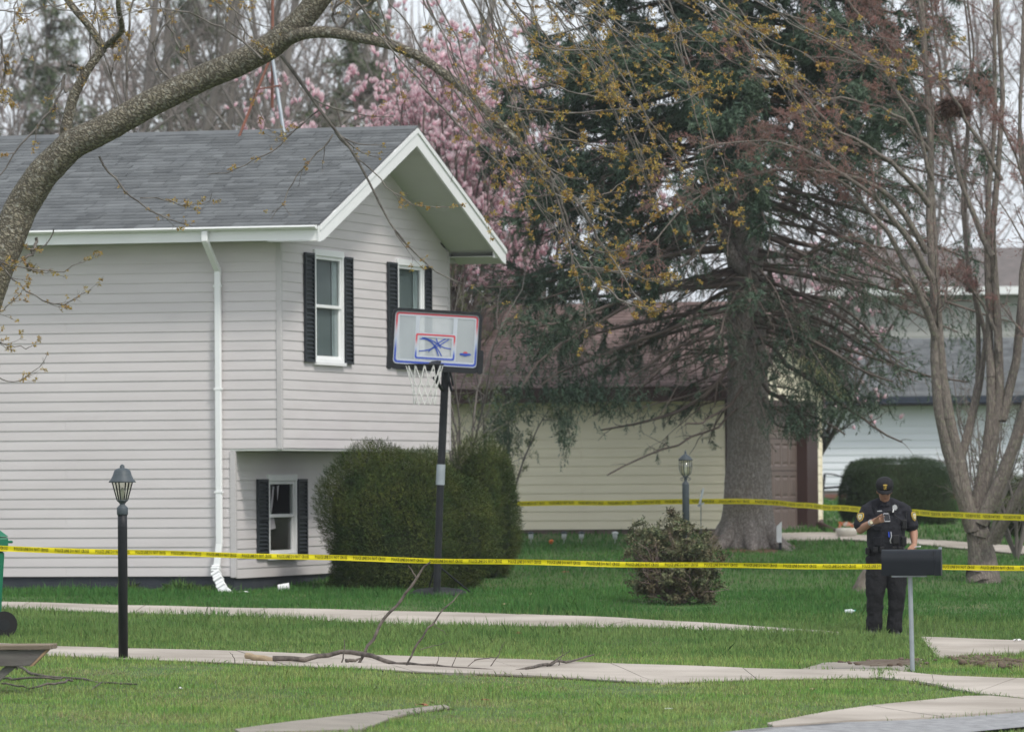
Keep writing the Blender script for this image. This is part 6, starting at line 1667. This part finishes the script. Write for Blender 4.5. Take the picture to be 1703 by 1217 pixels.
# wall lantern on the white house side of the garage corner
wl = P(1371, 730, 97.4); wln = thing("wall_lantern", "black wall lantern hanging at the garage corner beside the white house", "lantern", wl); mb = MB(); mb.lathe([(.002, -.16), (.03, -.12), (.05, .02), (.09, .04), (.06, .09), (.01, .13)], 8); mb.build("lantern_body", M_black, wln); mb = MB(); mb.tube([(0, 0, .12), (-.02, .0, .2), (-.10, 0, .12)], .01, 6); mb.build("wall_arm", M_black, wln)

# litter: crumpled scraps, each its own thing
def scrap(px, py, wpx, hpx, m, label, name="litter", cat="litter", seed=0, lift=.02, grp=None):
    q = G(px, py); s_ = q[1]/F; rg = np.random.default_rng(seed+int(px)); mb = MB(); vs = []; fs = []; n1, n2 = 6, 4
    for i in range(n1):
        for j in range(n2):
            u = i/(n1-1)-.5; v = j/(n2-1)-.5
            vs.append((u*wpx*s_+rg.normal()*wpx*s_*.06, v*wpx*s_*.7+rg.normal()*wpx*s_*.06, lift+hpx*s_*(.45+.5*abs(math.sin(i*1.9+j*2.3+seed)))*(1-abs(u)*.5)*rg.uniform(.5, 1.)))
    for i in range(n1-1):
        for j in range(n2-1): fs.append((i*n2+j, (i+1)*n2+j, (i+1)*n2+j+1, i*n2+j+1))
    o = mb.add(vs, fs, False).build(name, m, None, tuple(q)); return tag(o, label, cat, grp)
M_blue = mat("blue_plastic", (.03, .11, .5), .5); M_tan = mat("tan_card", (.50, .38, .25), .85); M_leafr = mat("dead_leaf", (.28, .10, .06), .85, (.36, .17, .10), 8, .7); M_clear = mat("clear_plastic", (.55, .62, .62), .3)
q = G(471, 984); cup = thing("paper_cup", "white paper cup lying on its side in the grass near the downspout", "cup", (q[0], q[1], q[2]+.055))
mb = MB(); mb.tube([(-.07, 0, 0), (.07, .02, .012)], [.042, .052], 16); mb.build("cup_body", M_paper, cup); mb = MB(); mb.tube([(.068, .02, .012), (.078, .021, .013)], [.055, .055], 16); mb.build("rim", M_paper, cup)
scrap(405, 988, 22, 4, M_paper, "flat white scrap at the mouth of the downspout", seed=2)
scrap(603, 972, 11, 6, M_blue, "small blue plastic scrap under the yew bush", seed=3)
scrap(842, 1010, 11, 8, M_tan, "tan crumpled scrap in the grass right of the basketball pole", seed=4)
scrap(787, 943, 13, 7, M_paper, "white scrap in the grass behind the basketball brace", seed=5)
q = G(1412, 1024); bt = thing("plastic_bottle", "small clear plastic bottle lying in the grass left of the police officer", "bottle", (q[0], q[1], q[2]+.045)); mb = MB(); mb.tube([(-.05, 0, 0), (.035, 0, .01), (.05, 0, .012), (.065, 0, .013)], [.03, .03, .014, .013], 12); mb.build("bottle_body", M_clear, bt); mb = MB(); mb.tube([(.066, 0, .013), (.08, 0, .014)], [.015, .015], 12); mb.build("bottle_cap", mat("green_cap", (.05, .35, .25), .5), bt)
scrap(1284, 1057, 18, 6, M_paper, "white crumpled wrapper at the end of the footpath", seed=6)
scrap(1692, 1070, 14, 7, M_paper, "white crumpled bag at the right edge by the walk", seed=7)
scrap(700, 1179, 22, 8, M_leafr, "large rust coloured dead leaf on the worn path", "dead_leaf", "leaf", 8)
scrap(806, 1170, 14, 6, M_leafr, "curled rust brown leaf in the grass right of the worn path", "dead_leaf", "leaf", 9)
scrap(862, 1060, 10, 10, M_leafr, "reddish leaf standing in the strip between the two walks", "dead_leaf", "leaf", 10)
scrap(1110, 1183, 18, 3, M_paper, "thin white scrap in the nearest grass", seed=11)
scrap(1352, 1150, 10, 3, M_tan, "small tan scrap in the grass above the kerb", seed=12)
scrap(300, 1150, 8, 5, M_paper, "tiny white scrap in the grass right of the fallen branch", seed=13)
scrap(162, 1188, 9, 4, M_tan, "tiny tan scrap in the nearest grass at the left", seed=14)
scrap(940, 955, 12, 4, M_leafr, "brown leaf on the lawn left of the small shrub", "dead_leaf", "leaf", 15)
sk = thing("stick_pile", "small pile of grey sticks on the lawn right of the basketball pole", "sticks", gpt(812, 952))
for k in range(6):
    a = G(795+k*4, 948+k*1.5); b = G(822+k*3, 955-k); fb_tube("stick", [a+[0, 0, .04], (a+b)/2+[0, 0, .05], b+[0, 0, .04]], [1.6, 1.6, 1], par=sk, n=5, sd=k)
# ================================================================== THE POLICE OFFICER
M_skin = mat("skin", (.36, .20, .135), .55, (.31, .165, .11), 18, .5)
M_unif = mat("navy_black_uniform", (.009, .0095, .014), .85, (.014, .0145, .020), 12, .5, .25, 60)
M_vest = mat("dark_vest", (.009, .0095, .013), .9, (.014, .0145, .019), 22, .5, .3, 90)
M_trou = mat("dark_trousers", (.0085, .0085, .010), .9, (.013, .013, .015), 9, .5, .25, 50)
M_leath = mat("black_leather", (.010, .010, .011), .4)
M_gold = mat("gold_thread", (.62, .42, .08), .6); M_cream2 = mat("patch_cream", (.62, .58, .42), .7); M_silver = mat("silver", (.6, .6, .62), .3, metal=.7)
of = G(1471, 1056); OD = of[1]; OS = OD/F
off = thing("person", "police officer in dark uniform and cap looking down at a phone behind the mailbox", "person", of)
def q_(px, py, dy=0.): return Vector(((px-1471)*OS, dy, (1056-py)*OS))
def oval(c, axis, lat, rx, ry, n=18, power=2.0):
    a = Vector(axis).normalized(); l = Vector(lat); l = (l-a*l.dot(a)).normalized(); f = a.cross(l); out = []
    for k in range(n):
        t = 2*math.pi*k/n; ct, st2 = math.cos(t), math.sin(t)
        e = 2/power; out.append(Vector(c)+l*rx*math.copysign(abs(ct)**e, ct)+f*ry*math.copysign(abs(st2)**e, st2))
    return out
def limb(mb, pts, rx, ry=None, lat=(1, 0, 0), n=18, cap=True, power=2.0):
    pts = [Vector(p) for p in pts]; ry = ry or rx; rings = []
    ax = [(pts[min(i+1, len(pts)-1)]-pts[max(i-1, 0)]) for i in range(len(pts))]
    if cap: rings.append(oval(pts[0]-ax[0].normalized()*min(rx[0], ry[0])*.5, ax[0], lat, rx[0]*.6, ry[0]*.6, n, power))
    for p, a, x, y in zip(pts, ax, rx, ry): rings.append(oval(p, a, lat, x, y, n, power))
    if cap: rings.append(oval(pts[-1]+ax[-1].normalized()*min(rx[-1], ry[-1])*.5, ax[-1], lat, rx[-1]*.6, ry[-1]*.6, n, power))
    mb.loft(rings)
def union(mb, name, m, vox, par=off, smooth=6, fold=0., fscale=.08):
    o = mb.build(name, m, par)
    r = o.modifiers.new("union", 'REMESH'); r.mode = 'VOXEL'; r.voxel_size = vox; r.use_smooth_shade = True
    s = o.modifiers.new("smooth", 'SMOOTH'); s.factor = .5; s.iterations = smooth
    if fold:
        tx = bpy.data.textures.new(name+"_folds", 'CLOUDS'); tx.noise_scale = fscale; d = o.modifiers.new("folds", 'DISPLACE'); d.texture = tx; d.strength = fold; d.mid_level = .5; d.texture_coords = 'LOCAL'
    return o
# joints
neck = q_(1473, 836, .01); chin = q_(1473, 829, -.09)
shR, shL = q_(1441, 851, .0), q_(1509, 851, .02)
elR, elL = q_(1431, 881, -.02), q_(1521, 885, .02)
wrR, wrL = q_(1450, 868, -.22), q_(1521, 905, -.08)
hdR, hdL = q_(1462, 864, -.27), q_(1518, 911, -.13)
hipR, hipL = q_(1459, 930, 0), q_(1492, 930, 0)
knR, knL = q_(1456, 985, -.03), q_(1492, 985, -.02)
anR, anL = q_(1453, 1045, .02), q_(1487, 1045, .0)
b = MB()
limb(b, [q_(1475, 925), q_(1475, 895), q_(1475, 862), q_(1475, 852)], [.15, .155, .15, .11], [.11, .115, .10, .06])
limb(b, [q_(1474, 846, .02), q_(1473, 838, .0), q_(1473, 828, -.02)], [.050, .052, .058])
hc = q_(1472.5, 816, -.055); Rh = Matrix.Rotation(math.radians(24), 3, 'X')
b.ell(hc+Rh @ Vector((0, .012, .030)), (.083, .098, .092), 20, 14, Rh)
b.ell(hc+Rh @ Vector((0, -.012, -.040)), (.065, .074, .077), 20, 14, Rh)
b.ell(hc+Rh @ Vector((0, -.055, -.092)), (.030, .028, .024), 12, 8, Rh)
nb = [hc+Rh @ Vector(v) for v in ((0, -.082, .005), (0, -.098, -.022), (0, -.100, -.034))]; limb(b, nb, [.008, .013, .014], n=8)
for sx_ in (-1, 1):
    b.ell(hc+Rh @ Vector((sx_*.078, .012, -.012)), (.012, .022, .034), 10, 8, Rh)
    b.ell(hc+Rh @ Vector((sx_*.035, -.062, -.015)), (.022, .022, .020), 10, 8, Rh)
b.ell(hc+Rh @ Vector((0, -.078, -.062)), (.026, .012, .008), 10, 6, Rh)
limb(b, [shR, shR.lerp(elR, .5), elR], [.062, .054, .047]); limb(b, [elR, elR.lerp(wrR, .35), wrR], [.050, .048, .031])
limb(b, [shL, shL.lerp(elL, .5), elL], [.062, .054, .046]); limb(b, [elL, elL.lerp(wrL, .35), wrL], [.048, .046, .030])
limb(b, [hipR, knR, anR], [.09, .06, .045]); limb(b, [hipL, knL, anL], [.09, .06, .045])
# right hand: palm under the phone, fingers curled round it, thumb on its face
palm = (hdR-wrR).normalized()
limb(b, [wrR, wrR.lerp(hdR, .5), hdR], [.030, .038, .040], [.024, .020, .018], lat=(0, -.3, 1), n=12)
for k, (dz, L) in enumerate(((.030, .050), (.011, .056), (-.008, .054), (-.027, .044))):
    p0 = hdR+Vector((.012, -.006, dz)); limb(b, [p0, p0+Vector((L*.55, -.014, .004)), p0+Vector((L*.85, -.040, .008)), p0+Vector((L*.62, -.060, .008))], [.0095, .009, .0085, .008], n=8)
limb(b, [wrR.lerp(hdR, .35)+Vector((0, -.015, .02)), hdR+Vector((0, -.045, .045)), hdR+Vector((.026, -.062, .058))], [.013, .011, .009], n=8)
# left hand resting, fingers slightly bent
limb(b, [wrL, hdL.lerp(wrL, .4), hdL], [.028, .040, .042], [.024, .018, .016], n=12)
for k, (dx, L) in enumerate(((.030, .046), (.010, .054), (-.010, .052), (-.030, .044))):
    p0 = hdL+Vector((dx, -.008, -.004)); limb(b, [p0, p0+Vector((0, -L*.6, -.004)), p0+Vector((0, -L*.95, -.022)), p0+Vector((0, -L*.98, -.040))], [.0095, .009, .0085, .008], n=8)
limb(b, [hdL.lerp(wrL, .5)+Vector((-.03, -.005, 0)), hdL+Vector((-.052, -.018, -.008)), hdL+Vector((-.058, -.045, -.022))], [.013, .011, .009], n=8)
union(b, "body", M_skin, .0065, smooth=3)
# face details
for sx_ in (-1, 1):
    fdet = MB(); fdet.bar(hc+Rh @ Vector((sx_*.018, -.089, .006)), hc+Rh @ Vector((sx_*.050, -.078, .005)), .008, .007); fdet.build("eyebrow", mat("dark_hair", (.012, .009, .008), .8), off)
for sx_ in (-1, 1):
    fe = MB(); fe.ell(hc+Rh @ Vector((sx_*.034, -.086, -.010)), (.013, .006, .004), 8, 6, Rh); fe.build("eyelid", mat("eyelid", (.10, .05, .035), .6), off)
fm = MB(); fm.ell(hc+Rh @ Vector((0, -.088, -.060)), (.022, .006, .004), 10, 6, Rh); fm.build("mouth", mat("lips", (.22, .08, .065), .6), off)
hr = MB(); hr.ell(hc+Rh @ Vector((0, .030, .012)), (.081, .088, .072), 20, 12, Rh); hr.build("hair", _m["dark_hair"], off)
# shirt
t = MB()
limb(t, [q_(1476, 912), q_(1476, 895), q_(1476, 870), q_(1475, 854), q_(1475, 847)], [.20, .205, .215, .195, .14], [.145, .15, .15, .125, .085], power=2.4)
limb(t, [q_(1474, 847, .015), q_(1473.5, 836, .005), q_(1473.5, 830, .01)], [.11, .080, .070], [.09, .075, .07])
limb(t, [q_(1466, 835, .01), q_(1452, 842, .01), shR], [.055, .065, .075]); limb(t, [q_(1481, 835, .01), q_(1496, 842, .01), shL], [.055, .065, .075])
limb(t, [q_(1460, 852, .01), shR, shR.lerp(elR, .5), shR.lerp(elR, .82)], [.08, .082, .082, .088], lat=(0, 1, 0))
limb(t, [q_(1490, 852, .01), shL, shL.lerp(elL, .5), shL.lerp(elL, .76)], [.08, .082, .080, .086], lat=(0, 1, 0))
union(t, "shirt", M_unif, .009, smooth=5, fold=.022, fscale=.07)
cl = MB()
for sx_ in (-1, 1): cl.add([q_(1473.5+sx_*.5, 842, -.085), q_(1473.5+sx_*8, 841, -.07), q_(1473.5+sx_*9.5, 834, -.02), q_(1473.5+sx_*8, 832, -.03), q_(1473.5+sx_*2, 837, -.075)], [(0, 1, 2, 3, 4)])
o = cl.build("collar", M_unif, off); sm_ = o.modifiers.new("thick", 'SOLIDIFY'); sm_.thickness = .006
# vest with pockets
v = MB()
limb(v, [q_(1474, 913, -.01), q_(1474, 900, -.012), q_(1474, 878, -.012), q_(1474, 862, -.008)], [.205, .212, .205, .17], [.165, .175, .170, .140], power=2.8)
limb(v, [q_(1458, 862, -.02), q_(1456, 848, -.01), q_(1455, 842, .02)], [.045, .04, .035], [.10, .09, .07])
limb(v, [q_(1491, 862, -.02), q_(1493, 848, -.01), q_(1494, 842, .02)], [.045, .04, .035], [.10, .09, .07])
union(v, "vest", M_vest, .009, smooth=4, fold=.014, fscale=.06)
def pouch(c, w, d, h, name="pouch", m=M_leath, par=off, rot=0):
    mb = MB(); mb.box(-w/2, w/2, -d/2, d/2, -h/2, h/2); o = mb.build(name, m, par, tuple(c)); o.rotation_euler = (0, rot, 0); return bevel(o, min(w, d, h)*.25, 2)
pouch(q_(1489, 897, -.18), .075, .045, .105); pouch(q_(1503, 900, -.15), .06, .05, .11); pouch(q_(1459, 900, -.18), .085, .04, .10, m=M_vest); pouch(q_(1459, 878, -.185), .09, .03, .06, m=M_vest)
pouch(q_(1504, 872, -.14), .055, .045, .11, "radio"); MB().tube([q_(1507, 866, -.14), q_(1508, 852, -.12)], .006, 6).build("radio_aerial", M_leath, off)
MB().tube([q_(1506, 878, -.14), q_(1500, 866, -.17), q_(1489, 858, -.15), q_(1486, 849, -.12)], .006, 6).build("radio_cable", M_leath, off)
pouch(q_(1479, 851, -.135), .045, .03, .045, "shoulder_microphone")
MB().bar(q_(1477.5, 884, -.20), q_(1478, 893, -.20), .014, .012).build("blue_pen", mat("pen_blue", (.03, .09, .6), .4), off)
MB().tube([q_(1481, 884, -.20), q_(1482, 892, -.205), q_(1479.5, 899, -.205), q_(1481, 903, -.2)], .006, 6).build("key_chain", M_silver, off)
# belt and holster
bl = MB(); limb(bl, [q_(1475, 916), q_(1475, 909)], [.205, .205], [.16, .16], power=2.6, cap=False); bl.build("belt", M_leath, off)
pouch(q_(1510, 926, -.02), .06, .10, .19, "holster"); pouch(q_(1443, 916, -.06), .045, .08, .08)
for px_ in (1456, 1466, 1487, 1497): pouch(q_(px_, 913, -.17), .05, .03, .06)
# trousers
tr_ = MB()
limb(tr_, [q_(1475, 912), q_(1475, 925), q_(1475, 938)], [.19, .195, .17], [.145, .15, .13], power=2.3)
limb(tr_, [q_(1460, 928), q_(1459, 960, -.01), knR, q_(1455, 1015, .0), q_(1453.5, 1046, .01)], [.130, .125, .104, .090, .094], [.125, .112, .098, .090, .095])
limb(tr_, [q_(1490, 928), q_(1491, 960, -.01), knL, q_(1490, 1015, .0), q_(1487.5, 1048, .0)], [.128, .122, .102, .088, .090], [.125, .112, .098, .090, .095])
union(tr_, "trousers", M_trou, .009, smooth=4, fold=.03, fscale=.09)
for c_, nm in ((q_(1452, 1052, -.05), 0), (q_(1488, 1054, -.06), 1)):
    bt_ = MB(); limb(bt_, [c_+Vector((0, .12, .0)), c_+Vector((0, .02, .015)), c_+Vector((0, -.09, -.005)), c_+Vector((0, -.15, -.02))], [.045, .048, .050, .038], [.045, .05, .04, .028], lat=(1, 0, 0)); o = bt_.build("boot", M_leath, off)
# cap
Rc = Rh; cc = hc+Rh @ Vector((0, .010, .050)); cp_ = MB(); vs = []; rings = []
for (r_, z_) in ((1.0, -.012), (1.02, .012), (1.0, .040), (.90, .066), (.66, .086), (.30, .095), (.04, .097)):
    rings.append([cc+Rc @ Vector((.098*r_*math.cos(a), .112*r_*math.sin(a), z_)) for a in np.linspace(0, 2*math.pi, 25)[:-1]])
cp_.loft(rings); cap_ = cp_.build("cap", mat("black_cap_cloth", (.012, .012, .014), .85), off)
br = MB(); n = 12; vs = []
for k in range(n+1):
    a = math.radians(200+140*k/n); ca, sa = math.cos(a), math.sin(a); edge = .056*math.sin(math.pi*k/n)**.7
    p0 = Vector((.097*ca, .111*sa, -.008)); p1 = Vector((.097*ca*1.0, .111*sa-edge, -.020-.008*abs(ca)*2))
    vs += [cc+Rc @ p0, cc+Rc @ p1, cc+Rc @ (p1+Vector((0, 0, -.005))), cc+Rc @ (p0+Vector((0, 0, -.005)))]
fs = []
for k in range(n): fs += [(k*4, k*4+1, k*4+5, k*4+4), (k*4+1, k*4+2, k*4+6, k*4+5), (k*4+2, k*4+3, k*4+7, k*4+6)]
br.add(vs, fs, True).build("visor", _m["black_cap_cloth"], cap_)
em = MB(); e0 = cc+Rc @ Vector((0, -.101, .034))
def on_cap(x, z): return cc+Rc @ Vector((x, -.112*math.sqrt(max(0, 1-(x/.098)**2))*(1 if z < .04 else 1-(z-.04)*3.5)-.002, z))
def flat(pts): return [on_cap(*p) for p in pts]
em.add(flat([(-.024, .062), (.0, .068), (.024, .062), (.022, .052), (0, .056), (-.022, .052)]), [tuple(range(6))])
em.add(flat([(-.015, .048), (.006, .050), (.016, .043), (.014, .032), (.006, .028), (.016, .008), (.006, .008), (-.002, .026), (-.004, .008), (-.015, .008)]), [tuple(range(10))])
em.build("cap_badge", M_gold, cap_)
# shoulder patches
def shield(c, nx_, ux, s, name):
    nx_ = Vector(nx_).normalized(); u = Vector((0, 0, 1)); u = (u-nx_*u.dot(nx_)).normalized(); r = u.cross(nx_)
    def S(k, off_): return [Vector(c)+nx_*off_+r*(a*k*s)+u*(b_*k*s) for a, b_ in ((-.8, .75), (-.4, 1.0), (0, .88), (.4, 1.0), (.8, .75), (.85, 0), (.55, -.65), (0, -1.1), (-.55, -.65), (-.85, 0))]
    o = MB().add(S(1, .0)+S(1, -.012), [tuple(range(10))]+[(i, 10+i, 10+(i+1) % 10, (i+1) % 10) for i in range(10)]).build(name, M_gold, off)
    MB().add(S(.82, .002), [tuple(range(10))]).build("patch_field", mat("patch_dark", (.05, .05, .04), .8), o)
    MB().add(S(.66, .0035), [tuple(range(10))]).build("patch_centre", M_cream2, o)
    st3 = []
    for k in range(10): a = math.pi/2+k*math.pi/5; rr4 = (.42 if k % 2 == 0 else .18)*s; st3.append(Vector(c)+nx_*.005+r*math.cos(a)*rr4+u*math.sin(a)*rr4)
    MB().add(st3, [tuple(range(10))]).build("patch_star", M_gold, o)
shield(shR.lerp(elR, .30)+Vector((-.045, -.082, .005)), (-.55, -.85, .15), 0, .050, "shoulder_patch")
shield(shL.lerp(elL, .25)+Vector((.066, -.062, .005)), (.80, -.60, .15), 0, .050, "shoulder_patch")
bd_ = MB(); s5 = []
for k in range(14): a = math.pi/2+k*math.pi/7; rr4 = .031 if k % 2 == 0 else .024; s5.append((rr4*math.cos(a), -.006, rr4*math.sin(a)*1.15))
bd_.add(s5+[(x*1, .012, z) for x, y, z in s5], [tuple(range(14))]+[(i, 14+i, 14+(i+1) % 14, (i+1) % 14) for i in range(14)]); bd_.build("chest_badge", M_silver, off, tuple(q_(1488.5, 844, -.152)))
MB().bar(q_(1459, 850, -.146), q_(1467, 849.5, -.146), .008, .012).build("name_bar", M_silver, off)
MB().bar(q_(1485, 852, -.165), q_(1486.5, 846, -.155), .008, .012).build("chest_clip", M_paper, off)
# watch, phone, paper
wa = wrR.lerp(elR, .08); ax = (wrR-elR).normalized(); wt_ = MB(); wt_.tube([wa-ax*.012, wa+ax*.012], .037, 14); wt_.build("wrist_watch", M_silver, off)
wf = MB(); wf.tube([wa+Vector((0, -.034, .004)), wa+Vector((0, -.043, .005))], .019, 14); wf.build("watch_face", M_cream2, off)
ph = thing("smartphone", "silver edged dark smartphone held in the police officer's hand", "phone", np.array(of)+np.array(q_(1473, 860.5, -.335)))
o = MB(); o.prism(rrect(-.033, .033, -.062, .062, .010, 3), -.004, .004); bdy = o.build("case", mat("phone_case", (.40, .40, .42), .35), ph); bdy.rotation_euler = (math.radians(-42), 0, .12)
o = MB(); o.prism(rrect(-.031, .031, -.052, .052, .004, 2), -.0055, -.0042); sc_ = o.build("screen", mat("phone_glass", (.015, .016, .018), .15), ph); sc_.rotation_euler = (math.radians(-42), 0, .12)
o = MB(); o.prism(rrect(-.031, .031, -.050, .050, .004, 2), .0045, .0055); bk_ = o.build("back_panel", mat("phone_back", (.03, .03, .033), .3), ph); bk_.rotation_euler = (math.radians(-42), 0, .12)
pp = thing("note_paper", "folded white paper under the police officer's lowered hand", "paper", np.array(of)+np.array(q_(1522, 910.5, -.19)))
o = MB(); o.add([(-.01, -.03, .0), (.06, -.03, .008), (.06, .03, .012), (-.01, .03, .004), (.0, -.02, .012), (.05, -.03, .02), (.055, .03, .022), (.0, .03, .014)], [(0, 1, 2, 3), (4, 5, 6, 7), (3, 2, 6, 7)]); o.build("sheet", M_paper, pp)
# ------------------------------------------------------------------ the air
hm = bpy.data.materials.new("thin_haze"); hm.use_nodes = True; hn = hm.node_tree; hn.nodes.clear()
ho = hn.nodes.new('ShaderNodeOutputMaterial'); hv = hn.nodes.new('ShaderNodeVolumePrincipled')
hv.inputs['Color'].default_value = (.93, .95, 1, 1); hv.inputs['Density'].default_value = .00024; hv.inputs['Anisotropy'].default_value = .2
hn.links.new(hv.outputs[0], ho.inputs['Volume'])
hz_ = MB().box(-712, 712, -62, 1512, -3.4, 27).build("haze", hm); tag(hz_, kind='stuff')
bpy.context.view_layer.update()
